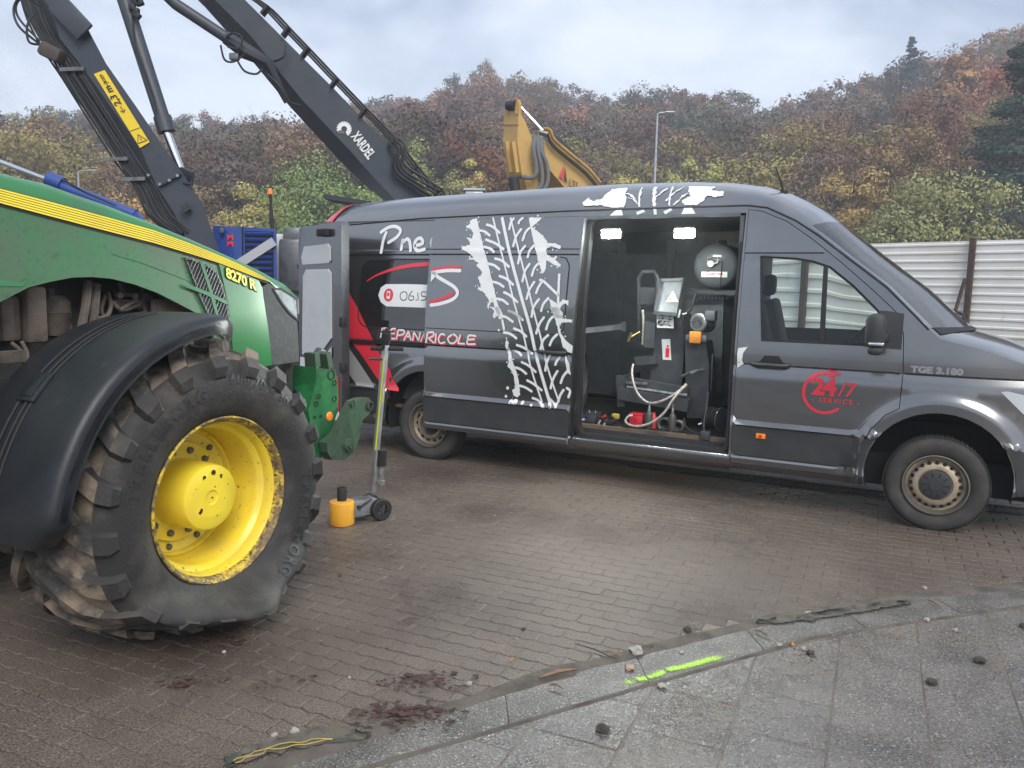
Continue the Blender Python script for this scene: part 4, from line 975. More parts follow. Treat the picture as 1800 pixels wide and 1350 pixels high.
decal("phone_badge", [[((-0.49,1.625)[0] + .058 * math.cos(a * .3142), (-0.49,1.625)[1] + .066 * math.sin(a * .3142)) for a in range(20)]], .012, M_red, van)
pc = (-0.49,1.625)
decal("phone_icon", [rrect(pc[0] - .021, pc[1] - .038, pc[0] + .021, pc[1] + .038, .006)], .014, M_white, van); decal("phone_screen", [[(pc[0] - .014, pc[1] - .012), (pc[0] + .014, pc[1] - .012), (pc[0] + .014, pc[1] + .024), (pc[0] - .014, pc[1] + .024)]], .0155, M_red, van)
M_ink = mat("dark_ink", (.03, .03, .035), .5)
decal("phone_number", [line(L_, .008) for L_ in ([(-0.296,1.665),(-0.343,1.645),(-0.34,1.595),(-0.301,1.577),(-0.265,1.597),(-0.269,1.647),(-0.296,1.665)],[(-0.205,1.673),(-0.238,1.629),(-0.234,1.585),(-0.188,1.586),(-0.184,1.618),(-0.23,1.623)],[(-0.138,1.656),(-0.131,1.619),(-0.126,1.582)],[(-0.039,1.665),(-0.091,1.663),(-0.087,1.626),(-0.042,1.621),(-0.042,1.59),(-0.093,1.583)])] + [blob((-0.15,1.584), .007), blob((-0.016,1.585), .007)], .0125, M_ink, van)
# red and silver bands at the rear quarter
decal("red_band", [[(-1.194,1.922),(-1.086,1.746),(-0.878,1.484),(-0.562,1.007),(-0.658,1.138),(-0.421,0.829),(-0.298,0.669),(-0.43,0.674),(-0.581,0.733),(-0.82,1.012),(-1.034,1.223),(-1.18,1.45),(-1.2,1.75)]], .0055, M_red, van)
decal("silver_band", [[(-1.15,1.10),(-1.002,1.1),(-0.821,0.893),(-0.638,0.677),(-0.874,0.681),(-1.038,0.853),(-1.15,.72)]], .0055, M_silver, van)
decal("red_corner_band", [[(-1.49, 2.10), (-1.40, 2.10), (-1.37, 2.33), (-1.48, 2.33)]], .0055, M_red, van)
mb = MB(); mb.grid([[roof_pt(*s, u, 3.4) + Vector((-.002, -.003, .004)) for u in US[:9]] for s in rst[:3] + [(-1.35, ES(-1.35, gut(-1.35)), gut(-1.31), -1.30, 2.635)]]); mb.build("red_roof_film", M_red, van)
# white chip of the graphic just ahead of the opening
decal("splash_film", [[(3.005,1.282),(3.078,1.296),(3.047,1.245),(3.04,1.185),(3.055,1.156),(3.005,1.123),(3,1.242)]], .0075, M_white, fdoor)
# 24/7 service badge
def on_door(cx, cz, sx=1.0, rot=0.0):
    ca, sa = math.cos(rot), math.sin(rot)
    return lambda x, y: sp(.0065)(cx + (x * ca - y * sa) * sx, cz + x * sa + y * ca)
lc = (3.693,0.972)
mb = MB(); text_on(mb, "24", .185, on_door(lc[0] - .105, lc[1] - .015, 1.0), bold=.008, space=.9); text_on(mb, "/7", .15, on_door(lc[0] + .085, lc[1] - .015, 1.0, 0.0), bold=.002, shear=.15)
text_on(mb, "- SERVICE -", .052, on_door(lc[0] - .10, lc[1] - .075, 1.0), bold=.0008, space=1.35); mb.build("service_lettering", M_red, fdoor)
ring = [(lc[0] - .01 + .155 * math.cos(R_(a)), lc[1] + .155 * math.sin(R_(a))) for a in range(80, 318, 8)]
decal("service_ring", [ribbon(ring, .024), [(lc[0] + .005, lc[1] + .195), (lc[0] + .105, lc[1] + .155), (lc[0] + .005, lc[1] + .115)]], .0085, M_red, fdoor)
mb = MB(); tcx = ((4.265,1.145)[0], 1.176); text_on(mb, "TGE 3.180", .062, lambda x, y: sp(.010)(tcx[0] + x * 1.25, tcx[1] + y), bold=.004); mb.build("model_lettering", M_chrome, van)
# tyre track over the roof edge
def rp(x, t):
    """t: 0 at the gutter seam, 1 at the visible crest"""
    u = -1 + .30 * t ** 1.4; g = gut(x); mz = interp(x, [-1.2, -.6, .2, 1.0, 1.8, 2.4, 2.75], [2.645, 2.675, 2.695, 2.715, 2.725, 2.715, 2.69])
    q = roof_pt(x, ES(x, g), g, x, mz, u, 3.4); return q + Vector((0, -.004, .004))
RT = []
def rpoly(P): RT.append(P)
rpoly([(1.50, .35), (1.55, .55), (1.60, .38), (1.68, .5), (1.72, .95), (1.86, 1.0), (1.92, .3), (1.92, .02), (1.80, .05), (1.72, .2), (1.60, .2), (1.53, .2)])
for L_, w in (([(2.12, 1), (2.16, .5), (2.20, .02)], .03), ([(2.0, 1), (2.03, .5), (2.06, .05)], .016), ([(2.28, 1), (2.30, .5), (2.33, .02)], .016), ([(1.86, .75), (1.93, .62), (2.0, .4)], .018), ([(1.93, .5), (2.0, .35), (2.06, .15)], .018), ([(2.24, .9), (2.2, .6), (2.16, .4)], .018), ([(2.38, .95), (2.32, .6), (2.28, .3)], .018), ([(2.44, .6), (2.40, .35), (2.36, .1)], .018)): RT.append(ribbon(L_, w))
rpoly([(2.42, 1.0), (2.66, 1.0), (2.64, .75), (2.74, .70), (2.76, .5), (2.70, .42), (2.62, .5), (2.60, .2), (2.56, .02), (2.46, .05), (2.42, .3), (2.48, .5), (2.44, .75)])
mb = MB()
for P in RT:
    P = [(q[0] + .012 * noise.noise((q[0] * 40, q[1] * 9, 1)), min(1, max(0, q[1] + .06 * noise.noise((q[0] * 40, q[1] * 9, 5))))) for q in densify(P, .03)]
    vs, fs = panel_mesh(P, [], lambda x, t: rp(x, max(0, min(1, t))), .06); mb.add(vs, fs)
mb.build("roof_splash_film", M_white, van)
decal("header_film", [[(1.80, 2.375), (1.92, 2.375), (1.90, 2.43), (1.86, 2.43)], [(2.2, 2.375), (2.225, 2.375), (2.215, 2.43), (2.19, 2.43)], [(2.44, 2.375), (2.56, 2.375), (2.52, 2.43), (2.46, 2.43)], [(2.05, 2.375), (2.12, 2.40), (2.10, 2.42), (2.04, 2.40)], [(2.3, 2.375), (2.36, 2.41), (2.34, 2.425), (2.28, 2.40)]], .004, M_white, van)

# ================================================================== equipment inside the van
def vthing(name, label, cat, group=None): return thing(name, label, cat, (VX, VY, 0), -VYAW, group)
M_mach = mat("machine_black", (.045, .048, .054), .45, c2=(.06, .062, .066), vs=8, coat=.2)
M_machgrey = mat("machine_grey", (.16, .17, .18), .4, metal=.4, c2=(.11, .115, .12), vs=8)
M_alu = mat("cast_aluminium", (.38, .39, .40), .4, metal=.8, c2=(.2, .2, .2), vs=20)
M_labelw = mat("paper_label", (.62, .63, .62), .5)
M_orangep = mat("warning_orange", (.75, .30, .04), .5, c2=(.6, .2, .03), vs=30)
M_inkc = M_ink
def slab_px(mb, pts, depth):
    """prism from points (x, y, z) of one plane facing the door, extended inwards"""
    n = len(pts); A = [Vector(p) for p in pts]; B = [p + Vector((0, depth, 0)) for p in A]
    mb.add(A + B, [tuple(range(n)), tuple(range(2 * n - 1, n - 1, -1))] + [(i, (i + 1) % n, n + (i + 1) % n, n + i) for i in range(n)])
# lamps inside the header
M_led = mat("led_panel", (1, 1, 1), .4, emit=(.93, 1.0, .93), es=900)
for px_, x in ((1075, 1.83), (1205, 2.485)):
    mb = MB(); mb.box((x, .125, 2.222), (.19, .05, .09), bev=.01); lamp = mb.build("work_lamp", M_black, van)
    mb = MB(); mb.box((x, .098, 2.21), (.165, .006, .07)); mb.build("led_panel", M_led, lamp)

tc_ = vthing("tyre_changer", "black tyre changing machine with grey hopper standing in the van", "tyre changer")
mb = MB(); slab_px(mb, [(2.137,0.55,1.515),(2.355,0.55,1.523),(2.403,0.55,1.278),(2.396,0.55,0.678),(2.066,0.55,0.664),(2.124,0.55,1.211)], .35); mb.build("column", M_mach, tc_, smooth=False)
mb = MB(); a = [(2.139,0.62,1.822),(2.362,0.62,1.836),(2.363,0.45,1.52),(2.152,0.45,1.533)]
mb.add(a, [(0, 1, 2, 3)]); hp = mb.build("hopper_back", M_machgrey, tc_, smooth=False)
mb = MB()
for p, q in ((a[0], a[3]), (a[1], a[2])):
    p = Vector(p); q = Vector(q); mb.add([p, q, q + Vector((0, -.05, .02)), p + Vector((0, -.06, .02))], [(0, 1, 2, 3)])
mb.bar(a[0], a[1], .03, .03); mb.bar(Vector(a[3]) + Vector((0, -.03, 0)), Vector(a[2]) + Vector((0, -.03, 0)), .05, .03); mb.build("hopper_rim", M_machgrey, hp, smooth=False)
def tri_label(px_list, name, m, par): 
    mb = MB(); mb.add(px_list, [tuple(range(len(px_list)))]); return mb.build(name, m, par, smooth=False)
w_ = tri_label([(2.285,0.52,1.731),(2.347,0.505,1.631),(2.226,0.505,1.627)], "warning_triangle", M_labelw, tc_)
mb = MB()
for dx, dz in ((0, .045), (-.015, .018), (.015, .018)):
    c = Vector((2.289,0.5,1.665)) + Vector((dx, -.004, dz - .025)); mb.box(c, (.016, .002, .014))
mb.build("warning_print", M_orangep, w_, smooth=False)
lb = tri_label([(2.166,0.44,1.534),(2.323,0.44,1.539),(2.33,0.44,1.397),(2.177,0.44,1.396)], "instruction_label", M_labelw, tc_)
mb = MB(); rnd = random.Random(4); o0 = Vector((2.178,0.438,1.401)); o1 = Vector((2.319,0.438,1.529))
for i in range(34):
    mb.box((rnd.uniform(o0.x + .01, o1.x - .01), o0.y - .001, rnd.uniform(o0.z + .01, o1.z - .01)), (rnd.uniform(.008, .024), .001, rnd.uniform(.004, .012)))
mb.build("instruction_print", M_inkc, lb, smooth=False)
l2 = tri_label([(2.192,0.545,1.288),(2.272,0.545,1.292),(2.292,0.545,1.1),(2.211,0.545,1.101)], "extinguisher_label", M_labelw, tc_)
mb = MB(); c = Vector((2.252,0.543,1.166)); mb.box(c, (.034, .001, .085)); mb.box(c + Vector((0, 0, .06)), (.018, .001, .02)); mb.build("extinguisher_print", M_red, l2, smooth=False)
# left frame with head rest shape
mb = MB(); f0 = [(1.906,0.75,1.243),(1.88,0.75,1.847),(1.917,0.75,1.901),(2.029,0.75,1.902),(2.064,0.75,1.85),(2.091,0.75,1.252)]
mb.tube(f0, .022, 8); mb.build("tube_frame", M_mach, tc_)
mb = MB(); slab_px(mb, [(1.893,0.74,1.756),(2.066,0.74,1.759),(2.073,0.74,1.6),(1.9,0.74,1.595)], .02); slab_px(mb, [(1.883,0.8,1.523),(2.057,0.8,1.529),(2.07,0.8,1.248),(1.895,0.8,1.24)], .04); mb.build("tool_plate", M_mach, tc_, smooth=False)
mb = MB(); slab_px(mb, [(1.953,0.5,1.109),(2.154,0.5,1.132),(2.173,0.5,1.06),(1.973,0.5,1.036)], .25); mb.build("tool_tray", M_mach, tc_, smooth=False)
mb = MB(); slab_px(mb, [(2.015,0.6,1.441),(2.109,0.6,1.419),(2.108,0.6,1.197),(2.009,0.6,1.202)], .12); mb.build("valve_block", M_machgrey, tc_)
# base frame beams
mb = MB(); mb.bar((1.823,0.42,0.894), (2.498,0.42,0.831), .10, .09); mb.bar((1.878,0.36,0.787), (2.53,0.36,0.728), .12, .11); slab_px(mb, [(1.837,0.35,0.933),(1.93,0.35,0.95),(1.931,0.35,0.661),(1.859,0.35,0.654)], .4); mb.build("base_beam", M_mach, tc_, smooth=False)
mb = MB(); mb.bar((1.939,0.33,0.89), (2.144,0.33,0.895), .02, .02); mb.tube([(1.948,0.34,0.848),(2.366,0.34,0.819),(2.51,0.34,0.816)], .014, 8); mb.build("slide_rod", M_alu, tc_)
# right mast
mb = MB(); slab_px(mb, [(2.436,0.45,1.284),(2.619,0.45,1.294),(2.66,0.45,1.095),(2.675,0.45,0.613),(2.486,0.45,0.594)], .25); mb.build("mast", M_mach, tc_, smooth=False)
mb = MB(); slab_px(mb, [(2.301,0.95,1.648),(2.644,0.95,1.657),(2.669,0.95,0.789),(2.333,0.95,0.761)], .04); mb.build("back_plate", M_machgrey, tc_, smooth=False)
mb = MB()
for i in range(8): c = Vector((2.433,0.94,1.673)) + Vector((.035 * i, 0, 0)); mb.add([c + Vector((-.011, 0, -.01)), c + Vector((.011, 0, -.01)), c + Vector((0, 0, .012))], [(0, 1, 2)])
mb.build("warning_row", M_labelw, tc_, smooth=False)
mc = Vector((2.548,0.42,1.457)); ax = Vector((-.25, -1, .05)).normalized()
mb = MB(); mb.lathe([(.0, .0), (.07, .0), (.082, -.01), (.084, -.06), (.078, -.065), (.076, -.20), (.05, -.23), (.0, -.23)], mc, ax, 28); mo2 = mb.build("motor", M_alu, tc_)
mb = MB()
for i in range(22):
    a_ = 2 * math.pi * i / 22; e1 = ax.orthogonal().normalized(); e2 = ax.cross(e1); d = math.cos(a_) * e1 + math.sin(a_) * e2
    mb.bar(mc + d * .078 - ax * .07, mc + d * .078 - ax * .20, .004, .014, up=d)
mb.build("cooling_fins", M_alu, mo2, smooth=False)
mb = MB()
for i in range(-4, 5):
    for j in range(-4, 5):
        if 0.8 < math.hypot(i, j) < 4.4: mb.box(mc + ax * .002 + ax.orthogonal().normalized() * i * .0125 + ax.cross(ax.orthogonal().normalized()) * j * .0125, (.007, .004, .007))
mb.build("fan_holes", M_dark, mo2, smooth=False)
mb = MB(); mb.box(Vector((2.658,0.45,1.521)), (.09, .10, .09), bev=.012); mb.build("terminal_box", M_machgrey, mo2)
op = MB(); c = Vector((2.54,0.4,1.327)); op.box(c, (.105, .02, .105), bev=.012); opo = op.build("orange_plate", M_orangep, tc_)
mb = MB(); mb.box(c + Vector((0, .05, -.01)), (.19, .06, .06), bev=.01); mb.build("plate_bracket", M_machgrey, tc_)
mb = MB(); mb.tube([(2.446,0.36,0.976),(2.54,0.38,1.027),(2.635,0.4,1.047)], .016, 8); hb = mb.build("hand_lever", M_mach, tc_)
mb = MB(); mb.bar((2.525,0.345,1.013), (2.572,0.37,1.04), .02, .02); mb.build("lever_fork", M_alu, hb)
mb = MB(); mb.tube([(2.673,0.5,1.183)] + [Vector((2.673,0.5,1.183)) + Vector((.006 * (i % 2), 0, -.008 * i)) for i in range(1, 42)], .009, 6); mb.build("rack_screw", M_machgrey, tc_)
# hoses
M_hose = mat("braided_hose", (.45, .43, .38), .5, metal=.3, c2=(.2, .19, .17), vs=60)
def hose(label, pts, r, m=M_hose, par=None, name="hydraulic_hose"):
    mb = MB(); mb.tube(smooth_poly(pts, 6), r, 8)
    if par: return mb.build(name, m, par)
    o = mb.build(name, m); o.location = (VX, VY, 0); o.rotation_euler = (0, 0, -VYAW); return tag(o, label, "hose")
hose("", [(1.996,0.35,1.059),(2.014,0.28,0.963),(2.079,0.25,0.815),(2.192,0.24,0.734),(2.321,0.24,0.765),(2.434,0.28,0.841),(2.49,0.36,0.913)], .011, par=tc_, name="hose")
hose("", [(2.495,0.36,0.909),(2.427,0.24,0.804),(2.345,0.18,0.653),(2.226,0.16,0.558),(2.099,0.15,0.526),(2.014,0.16,0.552),(2.026,0.18,0.602),(2.062,0.2,0.613)], .011, par=tc_, name="hose")
hose("", [(1.991,0.6,1.222),(1.994,0.6,1.414),(1.976,0.62,1.545)], .012, par=tc_, name="hose")
hose("", [(2.367,0.5,1.56),(2.382,0.55,1.713),(2.434,0.6,1.75),(2.477,0.6,1.72)], .008, m=M_black, par=tc_, name="hose")
hose("", [(2.438,0.42,1.523),(2.469,0.5,1.589),(2.477,0.6,1.715)], .012, m=M_black, par=tc_, name="hose")
hose("", [(2.399,0.45,1.41),(2.419,0.5,1.562),(2.471,0.6,1.639)], .008, m=M_black, par=tc_, name="hose")
mb = MB(); mb.cyl((2.373,0.42,1.486), (2.381,0.45,1.561), .014, 10); mb.cyl((2.415,0.41,1.523), (2.448,0.42,1.534), .011, 8); mb.build("coupling", M_alu, tc_)
mb = MB(); mb.cyl((1.886,0.5,1.254), (1.916,0.5,1.335), .015, 8); mb.cyl((1.917,0.5,1.298), (1.981,0.55,1.346), .009, 8); mb.build("air_fitting", mat("brass", (.45, .34, .12), .35, metal=.9), tc_)
# compressed air tank
tk = vthing("air_tank", "round grey compressed air tank mounted high inside the van", "air tank"); c = Vector((2.602,0.75,1.96)); Rr = .205
mb = MB(); mb.lathe([(.0, .03), (.05, .0295), (.1, .027), (.15, .021), (.185, .011), (.2, -.005), (Rr, -.03), (Rr, -.9), (.1, -.95), (0, -.96)], c, (0, -1, 0), 40); mb.build("vessel", mat("tank_grey", (.06, .064, .07), .65, c2=(.08, .085, .09), vs=3, coat=.3), tk)
mb = MB(); mb.box(c + Vector((0, -.034, -.075)), (.235, .008, .05), bev=.0015); pl = mb.build("name_plate", M_labelw, tk)
mb = MB(); text_on(mb, "Guernet", .045, lambda x, y: Vector((c.x - .075 + x, c.y - .0392, c.z - .08 + y)), bold=.001); mb.build("plate_lettering", M_red, pl)
mb = MB(); mb.lathe([(.0, .014), (.026, .014), (.03, .01), (.03, 0)], c + Vector((-.03, -.06, .02)), (0, -1, 0), 20); mb.build("pressure_gauge", M_labelw, tk)
mb = MB(); mb.tube([c + Vector((-.06, -.06, .02)), c + Vector((-.06, -.06, .075)), c + Vector((.03, -.06, .06)), c + Vector((.07, -.055, .05))], .007, 6); mb.tube([c + Vector((.03, -.06, .08)), c + Vector((.03, -.06, .03)), c + Vector((-.02, -.06, .02))], .007, 6); mb.build("gauge_pipe", M_alu, tk)
mb = MB(); mb.tube([c + Vector((.07, -.06, .05)), c + Vector((.065, -.05, -.06)), c + Vector((.05, .0, -.21))], .005, 6); mb.build("drain_tube", M_black, tk)
mb = MB(); mb.box(c + Vector((0, -.35 + .8, -.235)), (.5, .8, .04)); mb.build("tank_shelf", M_mach, tk, smooth=False)
# small things on the floor near the sill
rb = vthing("toolbox", "small red plastic box on the van floor", "toolbox"); c = Vector((2.08,0.28,0.552))
mb = MB(); mb.box(c, (.125, .10, .115), bev=.008); mb.build("case", mat("red_plastic", (.5, .02, .03), .35, coat=.3), rb)
mb = MB(); mb.box(c + Vector((0, 0, .065)), (.13, .105, .02), bev=.006); mb.box(c + Vector((0, -.056, .03)), (.03, .008, .03)); mb.build("lid", mat("red_plastic", (.5, .02, .03)), rb)
bt = vthing("battery", "black car battery with pale label box beside it on the van floor", "battery"); c = Vector((1.646,0.3,0.529))
mb = MB(); mb.box(c, (.10, .12, .10), bev=.005); mb.box(c + Vector((0, 0, .055)), (.105, .125, .016)); mb.build("case", M_mach, bt)
mb = MB(); mb.cyl(c + Vector((-.03, -.03, .06)), c + Vector((-.03, -.03, .085)), .01, 8); mb.cyl(c + Vector((.03, -.03, .06)), c + Vector((.03, -.03, .085)), .01, 8); mb.build("terminal", M_chrome, bt)
cb = vthing("carton", "small white and blue carton left of the battery", "carton"); c = Vector((1.544,0.3,0.502))
mb = MB(); mb.box(c + Vector((0, 0, -.008)), (.07, .08, .07)); mb.build("box", M_labelw, cb, smooth=False); mb = MB(); mb.box(c + Vector((0, 0, .036)), (.072, .082, .016)); mb.build("lid", mat("blue_card", (.03, .06, .25), .5), cb, smooth=False)
for i, (px_, lab, cc) in enumerate(((0, "dark spray bottle with pale nozzle beside the red box", (.04, .06, .05)), (1, "dark air gun bottle standing right of the spray bottle", (.06, .055, .05)))):
    c = Vector((2.208,0.22,0.512)) if i == 0 else Vector((2.421,0.22,0.508)); t_ = vthing("bottle", lab, "bottle", "bottles near the van sill")
    c.z = .50; mb = MB(); mb.lathe([(0, 0), (.032, 0), (.034, .01), (.034, .13), (.02, .16), (.013, .165)], c, (0, 0, 1), 14); mb.build("body", mat("bottle_%s" % ("green" if i == 0 else "brown"), cc, .35), t_)
    mb = MB(); mb.lathe([(.014, .16), (.012, .20), (.005, .215), (.004, .25), (0, .25)], c, (0, 0, 1), 10); mb.build("nozzle", M_alu, t_)
red_can = vthing("spray_can", "red spray can tucked behind the hose loop", "spray can"); c = Vector((2.24,0.25,0.521)); c.z = .5
mb = MB(); mb.lathe([(0, 0), (.03, 0), (.031, .01), (.031, .11), (.018, .13), (.016, .15), (0, .152)], c, (0, 0, 1), 14); mb.build("body", MATS["red_plastic"], red_can)
for i, (p, r, lab) in enumerate((((2.334,0.26,0.57), .05, "black coil of hose lying on the van floor"), ((2.461,0.25,0.569), .045, "small black impact wrench socket beside the bottles"))):
    t_ = vthing("coil" if i == 0 else "socket_tool", lab, "coil" if i == 0 else "tool"); c = Vector(p); c.z = .5 + r
    mb = MB(); pr = [(r + .014 * math.cos(a * .785), .014 * math.sin(a * .785)) for a in range(8)]
    mb.lathe(pr, c, (.3, -1, .2), 20, closed=True); mb.lathe(pr, c + Vector((0, .03, 0)), (.3, -1, .2), 20, closed=True); mb.build("ring", M_mach, t_)
    mb = MB(); mb.cyl(c + Vector((0, .05, -r + .02)), c + Vector((0, -.05, -r + .02)), .018, 8); mb.build("grip", M_mach, t_)
reel = vthing("hose_reel", "black air hose reel at the front corner of the opening", "hose reel"); c = Vector((2.76,0.3,0.641))
mb = MB()
for k in range(5): mb.lathe([(.085 + .009 * math.cos(a * 1.047), .009 * math.sin(a * 1.047)) for a in range(6)], c + Vector((-.05 + k * .022, -.0, 0)), (1, -.35, 0), 26, closed=True)
mb.build("hose", M_black, reel)
mb = MB(); mb.lathe([(.0, 0), (.105, 0), (.105, .01), (0, .01)], c + Vector((.07, -.02, 0)), (1, -.35, 0), 26); mb.build("drum", M_mach, reel)
mb = MB(); mb.tube([(2.717,0.25,0.867),(2.721,0.2,0.75),(2.714,0.16,0.607),(2.729,0.14,0.498)], .009, 6); mb.box((2.741,0.13,0.515), (.08, .05, .07), bev=.006); mb.build("bracket", M_mach, reel)
ah = vthing("air_hose", "thin dark air hose curled on the floor by the reel", "hose")
mb = MB(); mb.tube(smooth_poly([(2.528,0.2,0.633),(2.56,0.17,0.565),(2.637,0.15,0.526),(2.701,0.15,0.518),(2.663,0.15,0.489),(2.575,0.16,0.508)], 6), .008, 6); mb.build("hose", M_black, ah)
mb = MB(); mb.cyl((2.66,0.2,0.59), (2.689,0.2,0.603), .012, 8); mb.build("coupling", M_chrome, ah)
jk = vthing("jump_cables", "tangle of dark clamps and cables at the left end of the sill", "cables")
mb = MB(); rnd = random.Random(9)
for k in range(5):
    p0 = Vector((1.755,0.2,0.505)); mb.tube(smooth_poly([p0 + Vector((rnd.uniform(-.06, .16), rnd.uniform(-.03, .1), rnd.uniform(-.02, .09))) for _ in range(5)], 5), .007, 6)
mb.build("cable", M_black, jk)
mb = MB(); mb.bar((1.734,0.17,0.481), (1.757,0.19,0.544), .02, .015); mb.bar((1.801,0.17,0.488), (1.818,0.19,0.56), .02, .015); mb.build("clamp", M_chrome, jk)
mb = MB(); mb.bar((1.775,0.2,0.57), (1.807,0.2,0.589), .025, .02); mb.build("red_grip", MATS["red_plastic"], jk)
mb = MB(); mb.box((1.879,0.26,0.578), (.07, .05, .05), bev=.012); mb.build("yellow_glove", mat("yellow_cloth", (.35, .27, .05), .8), jk)
# spare tyre and beam deep at the left
st = vthing("spare_tyre", "large dark tyre standing in the shaded rear of the cargo bay", "tyre"); c = Vector((1.307,0.9,0.974))
mb = MB(); mb.lathe([(.22, -.1), (.30, -.11), (.36, -.08), (.38, 0), (.36, .08), (.30, .11), (.22, .1)], Vector((1.25, .75, .50 + .38)), (1, .25, 0), 32, closed=True); mb.build("tyre", M_tyre, st)
br = vthing("support_arm", "grey telescopic arm crossing the rear of the cargo bay", "arm")
mb = MB(); mb.bar((1.36,0.6,1.322), (1.686,0.9,1.37), .05, .05); mb.box((1.698,0.9,1.37), (.05, .06, .09)); mb.build("bar", M_machgrey, br, smooth=False)
# cab interior
M_seat = mat("seat_fabric", (.022, .022, .024), .85)
for yc in (.45, 1.45):
    s_ = bpy.data.objects.new("seat", None); link(s_, van)
    mb = MB(); mb.box((3.42, yc, .95), (.5, .5, .16), bev=.05); mb.build("cushion", M_seat, s_)
    mb = MB(); mb.bar((3.22, yc, 1.0), (3.05, yc, 1.62), .48, .12, up=(1, 0, 0), bev=.04); mb.build("backrest", M_seat, s_)
    mb = MB(); mb.box((3.04, yc, 1.74), (.10, .26, .18), bev=.04); mb.build("headrest", M_seat, s_)
mb = MB(); mb.box((4.25, .97, 1.26), (.5, 1.75, .22), bev=.06); mb.box((4.10, 1.45, 1.38), (.25, .42, .10), bev=.03); mb.build("dashboard", M_trim, van)
sw = MB(); sw.lathe([(.19 + .016 * math.cos(a * .785), .016 * math.sin(a * .785)) for a in range(8)], (3.88, 1.45, 1.42), (-.75, 0, .66), 30, closed=True); sw.bar((3.88, 1.27, 1.42), (3.88, 1.63, 1.42), .05, .03, up=(-.75, 0, .66)); sw.build("steering_wheel", M_black, van)
mb = MB(); mb.box((2.99, .97, 1.72), (.03, 1.7, .6)); mb.build("cab_bulkhead", M_liner, van, smooth=False)

# ================================================================== the tractor (only its front half is in view)
TX, TY, TA = -1.40591, 3.82492, 1.093605
tractor = thing("tractor", "green and yellow tractor with a flat front tyre", "tractor", (TX, TY, 0), TA)
M_green = mat("tractor_green", (.022, .135, .04), .38, coat=.6, c2=(.03, .10, .042), vs=2.5, lo=.4, hi=.7, c3=(.05, .075, .05), vs3=38, lo3=.6, hi3=.8, cr=.15)
M_greenc = mat("tractor_green_clean", (.018, .165, .043), .3, coat=.8, c2=(.024, .135, .045), vs=3, cr=.08)
M_dusty = mat("dusty_green", (.024, .14, .044), .45, coat=.45, c2=(.06, .105, .052), vs=3.5, lo=.35, hi=.68, c3=(.03, .065, .032), vs3=34, lo3=.55, hi3=.75)
M_yellow = mat("tractor_yellow", (.84, .66, .04), .35, coat=.4, c2=(.78, .58, .05), vs=5, cr=.1)
M_yelrim = mat("rim_yellow", (.78, .60, .035), .42, coat=.3, c2=(.62, .48, .08), vs=4.5, lo=.42, hi=.72, c3=(.09, .065, .035), vs3=34, lo3=.62, hi3=.70, cr=.2)
M_rimdirt = mat("rim_dirty_edge", (.60, .42, .04), .6, c2=(.16, .11, .05), vs=11, lo=.42, hi=.56, c3=(.05, .04, .03), vs3=60, lo3=.5, hi3=.62)
M_rubber = mat("tractor_rubber", (.025, .024, .023), .68, c2=(.07, .061, .051), vs=5, lo=.48, hi=.74, bump=.003, bs=60)
M_mudrub = mat("muddy_rubber", (.04, .038, .036), .8, c2=(.18, .14, .102), vs=6.5, lo=.42, hi=.58, bump=.006, bs=45)
M_fender = mat("fender_plastic", (.015, .017, .021), .36, c2=(.021, .023, .026), vs=4, bump=.0012, bs=260, c3=(.075, .07, .062), vs3=9, lo3=.62, hi3=.95)
M_mud = mat("dusty_metal", (.105, .082, .066), .85, c2=(.06, .05, .043), vs=9, bump=.005, bs=30)
M_eng = mat("engine_dark", (.02, .021, .02), .8, c2=(.045, .04, .034), vs=8)
RH = .664; TC = 1.17
# --- front wheel: tyre, lugs, rim
def flat(p):
    """lets the carcass sag: what would be under ground is pushed up and bulges sideways"""
    x, y, z = p; lowest = RH - .795; ro = math.hypot(x, z - RH)
    if z < .34:
        t = (.34 - z) / (.34 - lowest); zn = .34 - (.34 - .004) * (t ** .92)
        k = t * t
        wgt = max(0.0, 1 - abs(z - .06) / .34)
        sgn_ = 1 if y < .3 else -1
        side_ = smoothstep(.73, .64, ro) * smoothstep(.42, .56, ro)
        y = y - sgn_ * (.34 * t ** 1.15 * side_) * (1 + .22 * math.sin(x * 13 + 1)) + sgn_ * .27 * t ** 1.4 * smoothstep(.60, .73, ro)
        x = x * (1 + .05 * t)
        return (x, y, max(.003, zn))
    return p
wheel = bpy.data.objects.new("wheel", None); link(wheel, tractor)
prof = [(.395, .05), (.405, .012), (.43, -.012), (.455, -.026), (.48, -.036), (.51, -.042), (.54, -.046), (.57, -.0445), (.60, -.040), (.625, -.032), (.65, -.022), (.69, .012), (.715, .05), (.73, .11), (.742, .20), (.748, .31), (.742, .42), (.73, .51), (.71, .57), (.65, .63), (.54, .66), (.43, .62), (.395, .57)]
tm = MB(); n = 120
for j in range(n):
    a = 2 * math.pi * j / n
    tm.v += [flat((math.cos(a) * r, y, RH + math.sin(a) * r)) for r, y in prof]
k = len(prof)
for j in range(n):
    j2 = (j + 1) % n
    for i in range(k - 1): tm.f.append((j * k + i, j * k + i + 1, j2 * k + i + 1, j2 * k + i)); tm.mi.append(1 if 11 <= i <= 16 else 0)
tyre = tm.build("tyre", [M_rubber, M_mudrub], wheel, ang=50)
def carc(y): # radius of the carcass at depth y
    return interp(y, [p[1] for p in prof[6:20]], [p[0] for p in prof[6:20]])
